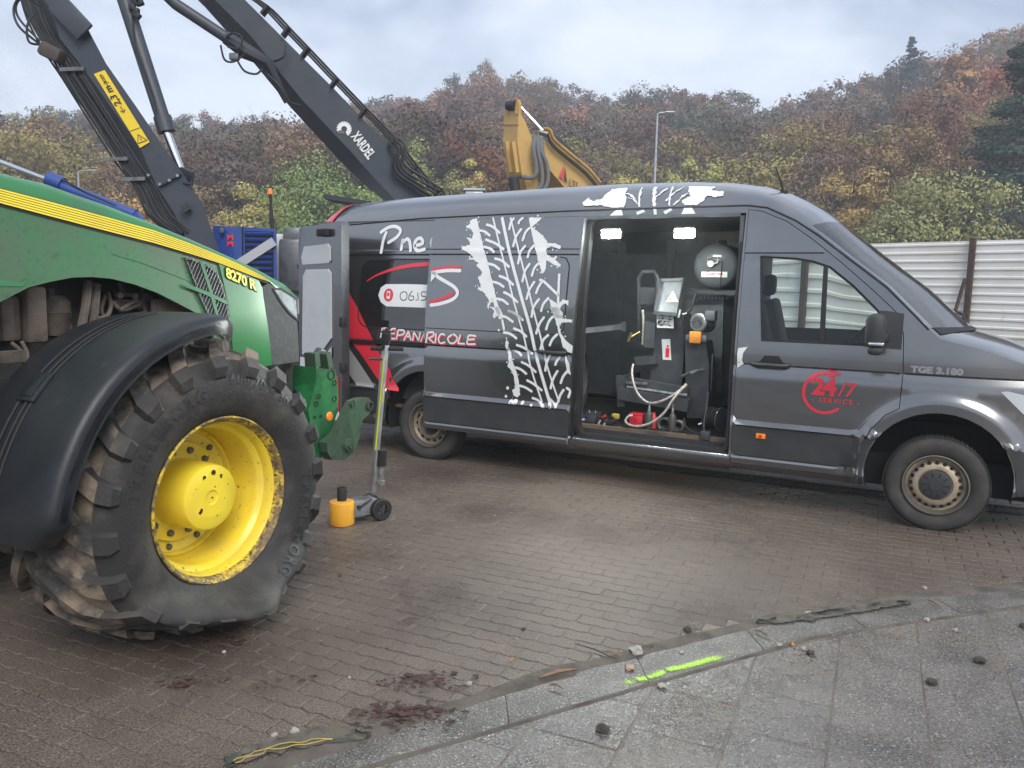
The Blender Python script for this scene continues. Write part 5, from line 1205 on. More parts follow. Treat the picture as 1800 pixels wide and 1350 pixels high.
def lug(a0, side):
    """one chevron lug from the shoulder to just over the middle"""
    st = [(.615, -.036, .0, .050), (.650, -.022, .0, .062), (.690, .012, .012, .066), (.715, .050, .036, .064), (.730, .10, .048, .058), (.742, .18, .050, .054), (.748, .26, .050, .050), (.746, .335, .048, .042)]
    rows = []
    for r, y, h, w in st:
        yy = y if side > 0 else .62 - y
        da = a0 - (max(y, 0) * 1.15 / .75)
        if r < .70: hh = .0; out = .030 if r < .68 else .038
        rr = r + (h if r > .70 else .0)
        ys = yy - (.012 if r < .63 else .034 if r < .66 else .030 if r < .70 else .012 if r < .72 else 0) * (1 if side > 0 else -1)
        rtop = r + (h if r > .70 else .022 if r > .68 else .014 if r > .63 else .0)
        def pt(rad, ang, yv): return flat((math.cos(ang) * rad, yv, RH + math.sin(ang) * rad))
        wa = w / .75
        rows.append([pt(r - .012, da - wa * 1.15, yy), pt(rtop, da - wa * .78, ys), pt(rtop, da + wa * .62, ys), pt(r - .012, da + wa * 1.0, yy)])
    mb = MB(); mb.grid(rows); mb.mi = [0 if i < 7 else 1 for i in range(len(mb.mi))]; mb.add(rows[0], [(0, 1, 2, 3)], 0); mb.add(rows[-1], [(3, 2, 1, 0)], 1)
    return mb
NL = 20
for kx in range(NL):
    for sd in (1, -1):
        a0 = 2 * math.pi * (kx + (.5 if sd < 0 else 0)) / NL + .07
        mb = lug(a0, sd); o = mb.build("lug", [M_rubber, M_mudrub], tyre, ang=28)
rm = MB(); ax = (0, -1, 0); o0 = (0, 0, RH)
rm.lathe([(.398, -.02), (.411, -.008), (.414, .006), (.406, .012), (.396, .004), (.386, -.012), (.380, -.035)], o0, ax, 72); rim = rm.build("rim", M_rimdirt, wheel)
rm = MB(); rm.lathe([(.380, -.035), (.372, -.05), (.366, -.075), (.366, -.095), (.345, -.115), (.340, -.135), (.338, -.22), (.334, -.30), (.322, -.315), (.322, -.34)], o0, ax, 72); rm.build("rim_well", M_yelrim, wheel)
rm = MB(); rm.lathe([(.335, -.30), (.318, -.285), (.312, -.292), (.308, -.32), (.26, -.335), (.20, -.335), (0, -.335)], o0, ax, 72); rm.build("rim_disc", M_yelrim, wheel)
rm = MB(); rm.lathe([(.255, -.325), (.252, -.312), (.19, -.305), (.168, -.305)], o0, ax, 48); rm.build("hub_flange", M_yelrim, wheel)
rm = MB(); rm.lathe([(.172, -.32), (.170, -.20), (.166, -.10), (.160, -.085), (.150, -.079), (.09, -.077), (.0375, -.077), (.0365, -.083), (.03, -.084), (.0, -.084)], o0, ax, 56); hubc = rm.build("hub_cap", M_yellow, wheel)
M_chip = mat("chipped_paint", (.025, .022, .02), .7)
for (cx, cz, s_) in ((-.045, .11, .014), (.06, .095, .014), (-.07, -.055, .016), (-.095, .06, .004), (.02, .05, .005), (.08, -.02, .004), (-.02, -.02, .004), (.105, .045, .004), (.03, -.1, .005)):
    mb = MB(); rnd = random.Random(int(cx * 1000 + 7)); pts = [(cx + s_ * rnd.uniform(.35, 1.2) * math.cos(a * .7), -(-.0785) - .0008 - .001, RH + cz + s_ * rnd.uniform(.35, 1.3) * math.sin(a * .7)) for a in range(9)]
    pts = [(p[0], .0768, p[2]) for p in pts]; mb.add(pts, [tuple(range(9))]); mb.build("paint_chip", M_chip, hubc, smooth=False)
mb = MB(); text_on(mb, "JOHN DEERE", .028, lambda x, y: Vector((.115 * math.sin((x - .1) * 7.0), .0765, RH - (.115 - y) * math.cos((x - .1) * 7.0))), space=1.1)
mb.build("cast_lettering", M_yelrim, hubc)
mb = MB(); mb.lathe([(.0, .004), (.004, .004), (.005, 0)], (0, .076, RH), (0, -1, 0), 8); mb.lathe([(.0, .005), (.011, .005), (.013, 0)], (.012, .0765, RH + .125), (0, -1, 0), 10); mb.build("centre_plug", M_chip, hubc)
M_bolt = mat("bolt_steel", (.16, .16, .16), .5, metal=.7, c2=(.1, .08, .06), vs=40)
for i in range(12):
    a = 2 * math.pi * i / 12 + .2
    mb = MB(); mb.lathe([(0, .022), (.016, .022), (.018, .016), (.018, -.01)], (math.cos(a) * .212, .312, RH + math.sin(a) * .212), ax, 8); mb.build("bolt", M_bolt, wheel)
for i in range(10):
    a = 2 * math.pi * i / 10 + .1
    mb = MB(); mb.lathe([(0, .018), (.015, .018), (.017, .012), (.017, -.01)], (math.cos(a) * .285, .333, RH + math.sin(a) * .285), ax, 8); mb.build("bolt", M_bolt, wheel)
# embossed sidewall lettering
def on_wall(r0, a_mid, scale=1.0, flip=False):
    def f(x, y):
        a = a_mid - x / r0 if not flip else a_mid + x / r0
        r = r0 + y if not flip else r0 - y
        yy = interp(r, [.43, .48, .54, .60, .65, .69], [-.012, -.036, -.046, -.040, -.022, .012]) - .005
        return Vector(flat((math.cos(a) * r, yy, RH + math.sin(a) * r)))
    return f
M_emb = mat("embossed_rubber", (.034, .032, .031), .52, c2=(.026, .025, .025), vs=9, lo=.4, hi=.6)
mb = MB(); text_on(mb, "600/70 R 30", .07, on_wall(.575, R_(88)), bold=.001, space=1.2); mb.build("size_lettering", M_emb, tyre)
mb = MB(); text_on(mb, "TRELLEBORG", .085, on_wall(.525, R_(168)), bold=.003, space=1.25); mb.build("brand_lettering", M_emb, tyre)
mb = MB(); text_on(mb, "TRELLEBORG", .085, on_wall(.525, R_(5)), bold=.003, space=1.25); mb.build("brand_lettering", M_emb, tyre)
# far front wheel, axle
mb = MB(); mb.lathe([(.40, .0), (.55, .05), (.70, .02), (.77, -.1), (.77, -.42), (.70, -.56), (.5, -.60), (.4, -.55)], (0, 2 * TC, RH), (0, 1, 0), 44, closed=True); mb.build("far_wheel", M_rubber, tractor)
mb = MB(); mb.bar((0, .35, RH), (0, 2.0, RH), .22, .24); mb.box((.1, TC, .78), (1.5, .45, .45)); mb.cyl((0, .55, RH + .1), (0, .55, RH - .2), .14, 16); mb.build("front_axle", M_eng, tractor)

# --- fender
fen = bpy.data.objects.new("fender", None); link(fen, tractor)
def fr(a): return .905 + .03 * smoothstep(150, 200, a)
FY = [(-.055, -.075), (-.055, -.03), (-.045, -.008), (-.02, .0), (.03, .004), (.10, .006), (.20, .008), (.35, .006), (.50, .0), (.60, -.012), (.625, -.03)]
rows = []
angs = [80, 82, 84, 86, 90] + list(range(95, 171, 5)) + [173, 176, 178, 180, 181]
for a in angs:
    t_in = 1.0; r = fr(a); sh = 1.0
    w0 = smoothstep(78, 92, a); w1 = smoothstep(183, 173, a)
    row = []
    for y, dr in FY:
        yy = .28 + (y - .28) * (.62 + .38 * min(w0, w1)); rr = r + dr * (1.0) - .03 * (1 - min(w0, w1))
        row.append((math.cos(R_(a)) * rr, yy, RH + math.sin(R_(a)) * rr))
    rows.append(row)
mb = MB(); mb.grid(rows)
inner_rows = [[(p[0] - math.cos(R_(a)) * .012, p[1], p[2] - math.sin(R_(a)) * .012) for p in row] for a, row in zip(angs, rows)]
mb.grid(inner_rows); mb.build("shell", M_fender, fen, ang=50)
for yy in (.30, .335, .385):
    mb = MB(); mb.tube([(math.cos(R_(a)) * (fr(a) + .008), yy, RH + math.sin(R_(a)) * (fr(a) + .008)) for a in range(97, 174, 3)], .0065, 6); mb.build("rib", M_black, fen)
a = R_(139); r = fr(139) + .010
cb_ = MB(); M3 = Matrix(((-math.sin(a), 0, math.cos(a)), (0, 1, 0), (math.cos(a), 0, math.sin(a)))).transposed()
cb_.box((math.cos(a) * r, .342, RH + math.sin(a) * r), (.15, .115, .022), M3, bev=.009); cap_ = cb_.build("badge_pad", M_fender, fen)
mb = MB(); mb.box((math.cos(a) * (r + .013), .342, RH + math.sin(a) * (r + .013)), (.105, .075, .006), M3, bev=.0025); mb.build("badge", M_fender, cap_)
# --- bonnet
ZT_X = [-2.2, -1.5, -.51, -.24, .064, .416, .826, 1.312, 1.43]; ZT = [2.42, 2.34, 2.205, 2.182, 2.105, 2.006, 1.882, 1.735, 1.665]
def ztop(x): return interp(x, ZT_X, ZT)
def st_top(x): return interp(x, [-2.2, -.573, -.166, .333, .821, 1.054, 1.12], [2.33, 2.127, 2.066, 1.984, 1.848, 1.765, 1.735])
def st_bot(x): return interp(x, [-2.2, -.576, -.169, .33, .732, 1.006, 1.12], [2.26, 2.06, 1.991, 1.913, 1.828, 1.752, 1.730])
def hy(x, z):   # local y of the bonnet side
    y = .712 + .055 * smoothstep(1.55, 2.2, z + (x + .5) * .24)
    if x > .95: y += .05 * ((x - .95) / .45) ** 2
    return y
hs = lambda off: (lambda x, z: Vector((x, hy(x, z) - off, z)))
def hoodtop(x): return [hy(x, st_top(x)), st_top(x)]
arch_ = [(0.573,1.504),(0.513,1.538),(0.376,1.601),(0.247,1.658),(0.108,1.702),(-0.025,1.729),(-0.135,1.736),(-0.241,1.731),(-0.357,1.709),(-0.468,1.681),(-0.6,1.616),(-.75,1.53),(-1.0,1.35),(-2.2,1.3)]
side_out = [(.64, 1.21), (.60, 1.47)] + arch_ + [(-2.2, st_bot(-2.2))] + [(x, st_bot(x)) for x in (-1.5, -1, -.576, -.169, .33, .732, .88, 1.006)] + [(1.045, 1.70), (1.06, 1.45), (1.07, 1.20), (.95, 1.20)]
g_out = [(0.451,1.859),(0.502,1.852),(0.624,1.817),(0.678,1.776),(0.711,1.71),(0.738,1.575),(0.733,1.377),(0.71,1.357),(.60, 1.47),(0.578,1.524),(0.524,1.642),(0.498,1.723)]
bon = bpy.data.objects.new("bonnet", None); link(bon, tractor)
panel("bonnet_side", side_out, [shrink(g_out, .004)] if False else [], hs(0), M_dusty, bon, .07, thick=.02, back=lambda p: Vector((p[0], p[1] + .02, p[2])))
panel("front_side_panel", [(.745, 1.20), (.745, 1.60), (.72, 1.74), (.70, 1.83), (.90, 1.775), (1.02, 1.735), (1.045, 1.69), (1.06, 1.45), (1.07, 1.20)], [], hs(.008), M_greenc, bon, .06)
# louvred side grille: dark field, slats, green cross bars
grille = panel("side_grille", g_out, [], hs(.006), M_eng, bon, .08)
rnd = random.Random(2)
for i in range(34):
    t = -.30 + i * .026; best = []
    # slanted slats, clipped to the outline
    pts = [(.44 + t + s * .30, 1.40 + s * .46) for s in [q / 40 for q in range(41)]]
    ins = [p for p in pts if inpoly(p[0], p[1], g_out)]
    if len(ins) > 3:
        mb = MB(); a_ = ins[0]; b_ = ins[-1]; mb.bar(Vector((a_[0], hy(*a_) - .012, a_[1])), Vector((b_[0], hy(*b_) - .012, b_[1])), .003, .0045, up=(0, -1, 0)); mb.build("slat", M_machgrey, grille, smooth=False)
for P in ([(0.438,1.7),(0.578,1.656),(0.725,1.602)], [(0.562,1.832),(0.6,1.708),(0.645,1.502)]):
    mb = MB(); vs, fs = panel_mesh(ribbon(smooth_poly(P, 4), .022), [], hs(.018), .06); mb.add(vs, fs); mb.build("grille_bar", M_greenc, grille)
mb = MB(); vs, fs = panel_mesh(g_out, [shrink(g_out, .012)], hs(.014), .06); mb.add(vs, fs); mb.build("grille_frame", M_fender, grille)
# stripe: a dark edge, and yellow ribs
xs_ = [-2.2, -1.6, -1.1, -.6, -.3, 0, .25, .5, .7, .85, .98, 1.07, 1.11]
NB = 6
for b in range(NB):
    t0, t1 = b / NB, (b + 1) / NB
    row = []
    for x in xs_:
        zb, zt = st_bot(x), st_top(x); za = zb + (zt - zb) * (t0 + .02); zc = zb + (zt - zb) * (t1 - .02)
        row.append([Vector((x, hy(x, za) - .011, za)), Vector((x, hy(x, (za + zc) / 2) - .0118, (za + zc) / 2)), Vector((x, hy(x, zc) - .011, zc))])
    mb = MB(); mb.grid(row); mb.build("yellow_stripe", M_yellow, bon, ang=20)
mb = MB(); mb.grid([[Vector((x, hy(x, st_bot(x)) - .003, st_bot(x) - .014)), Vector((x, hy(x, st_bot(x)) - .003, st_bot(x) + .002)), Vector((x, hy(x, st_top(x)) - .0015, st_top(x) + .003))] for x in xs_]); mb.build("stripe_backing", M_black, bon)
# crown of the bonnet
xs2 = xs_[:-1] + [1.11, 1.18, 1.25, 1.31, 1.36, 1.40, 1.43]
rows = []
for x in xs2:
    zt = ztop(x); zs = st_top(x) if x <= 1.11 else interp(x, [1.11, 1.30, 1.43], [1.725, 1.655, 1.615]); y0 = hy(x, zs); c = TC
    half = [(y0, zs), (y0 + .006, zs + (zt - zs) * .45), (y0 + .03, zs + (zt - zs) * .80), (y0 + .07, zt - .008), (y0 + .13, zt), (y0 + .26, zt + .012), (c, zt + .018)]
    row = [Vector((x, y, z)) for y, z in half] + [Vector((x, 2 * c - y, z)) for y, z in reversed(half[:-1])]
    rows.append(row)
mb = MB(); mb.grid(rows); mb.build("bonnet_top", M_greenc, bon, ang=45)
# far side closing sheet
mb = MB(); vs, fs = panel_mesh([(-2.2, 1.3), (1.35, 1.2), (1.43, 1.62), (1.07, 1.75), (-2.2, 2.35)], [], lambda x, z: Vector((x, 2 * TC - hy(x, z), z)), .2); mb.add(vs, fs); mb.build("far_bonnet_side", M_green, bon)
# black nose with headlight
nose_o = [(1.048, 1.20), (1.038, 1.45), (1.027, 1.69), (1.11, 1.722), (1.20, 1.69), (1.32, 1.645), (1.40, 1.615), (1.395, 1.45), (1.375, 1.20)]
M_mesh = mat("nose_mesh", (.028, .03, .033), .6, c2=(.05, .05, .05), vs=30, bump=.003, bs=300)
nose = panel("nose_grille", nose_o, [], hs(.004), M_mesh, tractor, .05)
mb = MB(); mb.grid([[Vector((x, y, z)) for x, y in ((1.395, hy(1.395, z) ), (1.43, .95), (1.445, TC), (1.43, 2 * TC - .95), (1.395, 2 * TC - hy(1.395, z)))] for z in (1.20, 1.45, 1.62)]); mb.build("nose_front", M_mesh, tractor)
mb = MB(); mb.grid([[Vector((1.395, hy(1.395, 1.6), 1.60)), Vector((1.43, .95, 1.60)), Vector((1.445, TC, 1.60))], [Vector((1.43, hy(1.43, 1.615), 1.615)), Vector((1.46, .95, 1.64)), Vector((1.47, TC, 1.645))]]); mb.build("nose_lip", M_greenc, tractor)
hl_o = [(1.164,1.679), (1.22, 1.675), (1.33, 1.635), (1.395, 1.61), (1.392, 1.49), (1.32, 1.535), (1.24, 1.60)]
hl2 = panel("headlight", shrink(hl_o, -.004), [], hs(.010), mat("tractor_lamp_glass", (.66, .72, .75), .08, metal=.55, coat=1.0, c2=(.35, .38, .40), vs=16), tractor, .05)
mb = MB(); vs, fs = panel_mesh(shrink(hl_o, -.022), [shrink(hl_o, -.004)], hs(.012), .06); mb.add(vs, fs); mb.build("lamp_bezel", M_black, hl2)
# model number
mb = MB(); p0 = (0.743,1.754)
def numfn(x, y): xx = p0[0] + x * 1.0; zz = p0[1] + y - x * .33; return Vector((xx, hy(xx, zz) - .016, zz))
def numfn2(x, y): v = numfn(x, y); return v + Vector((0, .004, 0))
text_on(mb, "8270 R", .085, numfn, bold=.003, space=.95); num = mb.build("model_number", M_yellow, bon)
mb = MB(); text_on(mb, "8270 R", .085, numfn2, bold=.0085, space=.95); mb.build("number_outline", M_black, num)
# pressed line on the bonnet side
mb = MB(); L_ = [(-0.003,1.857),(0.147,1.825),(0.325,1.773),(0.498,1.72)]; vs, fs = panel_mesh(ribbon(L_, .008), [], hs(.003), .05); mb.add(vs, fs); mb.build("pressed_line", M_greenc, bon)
mb = MB(); L_ = [(-.62, 1.70), (-.50, 1.695), (-0.46,1.729)]; vs, fs = panel_mesh(ribbon(L_, [.03, .02, .004]), [], hs(.004), .05); mb.add(vs, fs); mb.build("pressed_line", M_greenc, bon)
# --- engine bay seen through the wheel arch
mb = MB(); mb.box((-.4, TC + .02, 1.45), (3.2, .5, .75)); mb.box((-.6, TC, 1.0), (2.6, .55, .5)); mb.build("engine_block", M_eng, tractor)
def ebox(name, a, b, off, dep, m=M_mud, bev=.02):
    p = TP_(a, off); q = TP_(b, off); mb = MB(); mb.box(((p[0] + q[0]) / 2, -off + dep / 2, (p[1] + q[1]) / 2), (abs(q[0] - p[0]), dep, abs(q[1] - p[1])), bev=bev); return mb.build(name, m, tractor)
TP_ = lambda a, off: a
ebox("filter_housing", (-0.523,1.639), (-0.426,1.421), -.85, .2); ebox("filter_housing", (-0.417,1.685), (-0.313,1.411), -.82, .2)
c0 = (-0.222,1.439); c1 = (-0.213,1.61); mb = MB(); mb.lathe([(0, 0), (.085, 0), (.09, .02), (.09, .11), (.093, .115), (.09, .12), (.088, .17), (.06, .20), (.0, .205)], (c0[0], .94, c0[1]), (0, 0, 1), 24); cn = mb.build("canister", M_mud, tractor)
mb = MB(); mb.cyl((c0[0], .94, c0[1] + .2), (c0[0], .94, c0[1] + .235), .02, 10); mb.build("filler_cap", M_mud, cn)
for P in ([(-0.077,0.85,1.712),(-0.119,0.82,1.582),(-0.17,0.8,1.44)], [(-0.03,0.85,1.698),(-0.069,0.82,1.567),(-0.108,0.8,1.437)]):
    mb = MB(); mb.tube(P, .022, 8); mb.build("pipe", M_mud, tractor)
rnd = random.Random(12)
hz = [[(0.07,0.9,1.653),(0.048,0.85,1.594),(0.001,0.82,1.536),(-0.073,0.8,1.523)],[(0.12,0.9,1.638),(0.175,0.88,1.644),(0.228,0.88,1.632)],[(0.134,0.9,1.708),(0.166,0.9,1.653),(0.164,0.88,1.638)],[(0.066,0.86,1.609),(0.107,0.84,1.563),(0.229,0.86,1.592)],[(0.083,0.83,1.564),(0.153,0.84,1.593),(0.211,0.85,1.614)],[(0.281,0.9,1.685),(0.27,0.88,1.591),(0.273,0.86,1.528)],[(0.319,0.88,1.638),(0.312,0.86,1.575),(0.272,0.84,1.513)],[(0.038,0.88,1.638),(-0.002,0.86,1.564),(0.015,0.85,1.519)]]
for P in hz:
    mb = MB(); mb.tube(smooth_poly(P, 4), .011, 7); mb.build("hose", M_mud, tractor)
for P in ((205, 518), (235, 520), (212, 548)):
    pass
mb = MB(); mb.cyl((0.109,0.88,1.641), (0.1,0.84,1.642), .018, 8); mb.cyl((0.221,0.88,1.641), (0.19,0.84,1.636), .018, 8); mb.box((0.178,0.9,1.594), (.16, .05, .05)); mb.box((0.285,0.9,1.574), (.03, .05, .16)); mb.build("injection_block", M_mud, tractor)
ebox("side_shield", (0.282,1.624), (0.578,1.49), -.82, .03, M_mud)
for P in ([(-0.542,0.75,1.426),(-0.522,0.72,1.393),(-0.523,0.7,1.359),(-0.601,0.68,1.335)], [(-0.494,0.75,1.429),(-0.489,0.72,1.372),(-0.519,0.7,1.327)]):
    mb = MB(); mb.tube(smooth_poly(P, 4), .009, 6); mb.build("cable", M_mud, tractor)
mb = MB(); mb.bar((-0.671,0.62,1.374), (-0.57,0.62,1.375), .05, .05); mb.build("fender_bracket", M_mud, tractor)
# --- front linkage
M_hgreen = mat("linkage_green", (.016, .15, .045), .42, coat=.4, c2=(.018, .085, .032), vs=5, c3=(.01, .03, .015), vs3=25, lo3=.6, hi3=.75, cr=.2)
M_agreen = mat("arm_green", (.035, .075, .042), .5, c2=(.045, .06, .042), vs=8, c3=(.012, .02, .014), vs3=30, lo3=.58, hi3=.7)
hp_ = [(1.521,1.144),(1.732,1.115),(1.762,0.947),(1.755,0.814),(1.679,0.679),(1.628,0.53),(1.555,0.489),(1.503,0.531),(1.459,0.78),(1.443,0.854),(1.526,1.052)]
lk = bpy.data.objects.new("front_linkage", None); link(lk, tractor)
for yy, nm in ((.74, "linkage_plate"), (1.50, "linkage_plate")):
    vs, fs = panel_mesh(hp_, [], lambda x, z: Vector((x, yy, z)), .1, thick=.05, back=lambda p: Vector((p[0], p[1] + .05, p[2]))); mb = MB(); mb.add(vs, fs)
    pl_ = mb.build(nm, M_hgreen, lk, ang=30)
    if yy < 1:
        for (hx, hz_, rr) in ((582, 662, .030), (589, 675, .018), (589, 700, .018), (560, 697, .014), (557, 711, .014), (553, 733, .010), (563, 733, .010)):
            pass
        holes = [((1.68,1.082), .032), ((1.716,1.022), .018), ((1.715,0.906), .019), ((1.546,0.942), .016), ((1.522,0.892), .016), ((1.503,0.802), .010), ((1.568,0.798), .010)]
        for c, r in holes:
            mb = MB(); mb.lathe([(r * 1.15, .004), (r, .005), (r * .9, -.01), (0, -.01)], (c[0], .739, c[1]), (0, -1, 0), 14); mb.build("bolt_hole", M_dark, pl_)
        c = (1.659,0.785); mb = MB(); mb.lathe([(0, .012), (.028, .010), (.034, .004), (.034, 0)], (c[0], .739, c[1]), (0, -1, 0), 20); mb.build("reflector", M_orange, pl_)
mb = MB(); a0 = (1.513,1.138); mb.add([(1.524,0.95,1.15),(1.527,0.74,1.147),(1.526,0.74,1.044),(1.46,0.74,0.892),(1.516,0.95,0.997)], [(0, 1, 2, 3, 4)]); mb.build("linkage_wing", M_hgreen, lk, smooth=False)
mb = MB(); mb.box((1.50, TC + .1, .95), (.35, .35, .45)); mb.build("linkage_frame", M_eng, lk, smooth=False)
mb = MB(); mb.bar((1.674,0.9,1.129), (1.663,0.9,1.233), .10, .05); mb.bar((1.815,0.9,1.114), (1.785,0.9,1.225), .10, .05); mb.tube([(1.768,0.95,1.202),(1.793,0.95,1.234),(1.836,0.95,1.219)], .03, 8); mb.build("top_link_bracket", M_agreen, lk, smooth=False)
arm = [(1.518,0.627),(1.59,0.656),(1.645,0.68),(1.746,0.798),(1.81,0.881),(1.902,0.896),(1.996,0.889),(2.038,0.829),(1.99,0.766),(1.915,0.733),(1.875,0.603),(1.809,0.507),(1.694,0.469),(1.57,0.496),(1.523,0.558)]
for yy in (.64, 1.58):
    vs, fs = panel_mesh(arm, [], lambda x, z: Vector((x, yy, z)), .1, thick=.075, back=lambda p: Vector((p[0], p[1] + .075, p[2]))); mb = MB(); mb.add(vs, fs); ar_ = mb.build("lower_arm", M_agreen, lk, ang=30)
    if yy < 1:
        c = (1.745,0.573); mb = MB(); mb.lathe([(0, .03), (.025, .03), (.028, .02), (.045, .018), (.05, 0)], (c[0], .639, c[1]), (0, -1, 0), 18); mb.build("pivot_pin", M_agreen, ar_)
        c = (1.99,0.834); mb = MB(); mb.lathe([(.022, .012), (.036, .012), (.04, 0)], (c[0], .639, c[1]), (0, -1, 0), 18); mb.build("hook_ball", M_eng, ar_)
        mb = MB(); mb.bar((1.785,0.64,0.877), (1.798,0.64,0.843), .02, .03); mb.tube([(1.779,0.64,0.887),(1.799,0.63,0.898),(1.812,0.63,0.85)], .006, 6); mb.build("latch", M_agreen, ar_)

# ================================================================== machines behind the van
M_boom = mat("boom_grey", (.036, .045, .062), .45, c2=(.05, .055, .064), vs=1.5, c3=(.08, .08, .08), vs3=7, lo3=.62, hi3=.85)
M_boomd = mat("boom_underside", (.028, .032, .042), .55, c2=(.04, .042, .048), vs=2)
M_hyd = mat("cylinder_grey", (.05, .056, .068), .4, c2=(.04, .045, .055), vs=3)
M_rod = mat("piston_chrome", (.7, .71, .72), .14, metal=1.0)
M_hosb = mat("hose_black", (.018, .019, .022), .55)
M_blue = mat("machine_blue", (.018, .055, .25), .4, coat=.4, c2=(.02, .05, .2), vs=3)
M_yel = mat("excavator_yellow", (.50, .31, .09), .45, c2=(.44, .27, .09), vs=3, c3=(.25, .16, .06), vs3=20, lo3=.65, hi3=.85)
M_yeld = mat("excavator_yellow_worn", (.40, .24, .06), .55, c2=(.28, .17, .06), vs=5)
M_castb = mat("rusty_casting", (.075, .055, .05), .7, c2=(.05, .042, .04), vs=9)
M_signy = mat("sign_yellow", (.72, .52, .03), .45)
def loft4(mb, st, m=0, caps=True):
    """st: rows of 4 corner points; closed box beam"""
    n = len(st); vs = [Vector(p) for r in st for p in r]; fs = []
    for i in range(n - 1):
        for j in range(4): fs.append((i * 4 + j, i * 4 + (j + 1) % 4, (i + 1) * 4 + (j + 1) % 4, (i + 1) * 4 + j))
    if caps: fs += [(0, 1, 2, 3), tuple((n - 1) * 4 + k for k in (3, 2, 1, 0))]
    mb.add(vs, fs, m)
def sect(R, M, L):
    R, M, L = Vector(R), Vector(M), Vector(L); return [R, M, L, R + (L - M)]
# --- blue material handler with the left-hand arm
bm0 = (-4.011,12,2.185); mh = thing("material_handler", "blue material handler with louvred engine cover and dark folded arm", "excavator", (bm0[0], 12.9, 0))
def loc(p, o): return Vector(p) - o.location
MO = mh.location.copy()
L_ = lambda p: Vector(p) - MO
mb = MB(); a = Vector((-4.476,12,2.532)); b = Vector((-3.534,12,2.511)); zb = 1.15
mb.add([L_((a.x, 12, zb)), L_((b.x, 12, zb)), L_((b.x, 12, b.z)), L_((a.x, 12, a.z)), L_((a.x, 14, zb)), L_((b.x - .62, 14, zb)), L_((b.x - .62, 14, b.z)), L_((a.x, 14, a.z))], [(0, 1, 2, 3), (5, 4, 7, 6), (1, 5, 6, 2), (4, 0, 3, 7), (3, 2, 6, 7), (0, 4, 5, 1)])
body = mb.build("engine_cover", M_blue, mh, smooth=False)
for i in range(13):
    z = b.z - .08 - i * .085; x0 = (-3.986,12,2.185)[0]; mb = MB(); mb.bar(L_((x0, 11.985, z)), L_((b.x - .06, 11.985, z)), .03, .035, up=(0, -.6, 1)); mb.build("louvre", M_blue, body, smooth=False)
mb = MB(); mb.box(L_((((-4.003,12,2.185)[0] + b.x - .05) / 2, 11.996, b.z - .62)), (b.x - .03 - (-3.986,12,2.185)[0], .004, 1.15)); mb.build("louvre_field", M_dark, body, smooth=False)
mb = MB(); mb.bar(L_((-4.033,11.985,2.532)), L_((-4.038,11.985,1.849)), .012, .012); mb.build("door_gap", M_dark, body)
mb = MB(); mb.bar(L_((-4.089,11.97,1.982)), L_((-3.561,11.97,2.326)), .03, .13, up=(0, 0, 1)); mb.build("silver_stripe", M_silver, body, smooth=False)
for q, tx in ((Vector((-4.264,11.985,2.337)), "M"), (Vector((-4.266,11.985,2.245)), "M")):
    mb = MB(); text_on(mb, tx, .095, lambda x, y: L_((q.x + x * 1.35, 11.984, q.z + y)), bold=.006); mb.build("logo_letter", M_red, body)
for px_ in ((421, 408), (424, 408), (421, 439), (424, 439)): pass
mb = MB(); mb.cyl(L_((-4.335,11.98,2.476)), L_((-4.307,11.9,2.454)), .03, 8); mb.build("marker_lamp", M_machgrey, body)
mb = MB(); mb.tube([L_((-3.624,12.1,2.449)), L_((-3.649,12.1,3.031))], [.028, .022], 8); ms = mb.build("mast", M_hosb, mh)
mb = MB(); mb.lathe([(0, .06), (.03, .05), (.04, 0), (.04, -.03)], L_((-3.649,12.1,3.047)), (0, 0, 1), 10); mb.build("beacon", M_orange, ms)
mb = MB(); mb.box(L_((-3.629,12.1,2.633)), (.07, .05, .05)); mb.build("mast_clamp", M_hosb, ms)
mb = MB(); mb.cyl((0, 0, .75), (0, 0, 1.2), .75, 24); mb.box((0, 0, .7), (2.4, 2.2, .35)); mb.build("undercarriage", M_boomd, mh)
for sx in (-1, 1):
    for sy in (-1, 1):
        mb = MB(); mb.lathe([(.25, -.2), (.5, -.22), (.55, -.1), (.55, .1), (.5, .22), (.25, .2), (.2, 0)], (sx * 1.15, sy * 1.05, .55), (0, 1, 0), 28, closed=True); mb.build("wheel", M_tyre, mh)
st = []
for R, M, Lf in (((-6.967,11.7,6.677), (-7.266,11.7,6.671), (-8.002,12.2,6.873)), ((-6.268,11.7,5.458), (-6.57,11.7,5.452), (-7.208,12.2,5.603)), ((-6.056,11.7,5.197), (-6.446,11.7,5.051), (-7.051,12.2,5.25)), ((-5.819,11.7,4.735), (-6.113,11.7,4.62), (-6.701,12.2,4.729)), ((-5.392,11.7,4.124), (-5.732,11.7,4.085), (-6.317,12.2,4.097)), ((-5.021,11.7,3.575), (-5.37,11.7,3.575), (-6.04,12.2,3.636)), ((-4.708,11.7,3.138), (-5.159,11.7,3.056), (-5.76,12.2,3.179)), ((-4.512,11.7,2.822), (-4.925,11.7,2.701), (-5.535,12.2,2.792)), ((-4.32,11.7,2.286), (-4.731,11.7,2.277), (-5.272,12.2,2.462)), ((-4.204,11.7,1.923), (-4.617,11.7,1.913), (-5.155,12.2,2.041))):
    st.append([p - MO for p in sect(R, M, Lf)])
mb = MB(); loft4(mb, st); arm_l = mb.build("boom", M_boom, mh, ang=25)
rnd = random.Random(21)
LP = [(38, -20), (58, 40), (82, 80), (104, 122), (150, 200), (185, 262), (222, 318), (245, 360), (275, 400)]
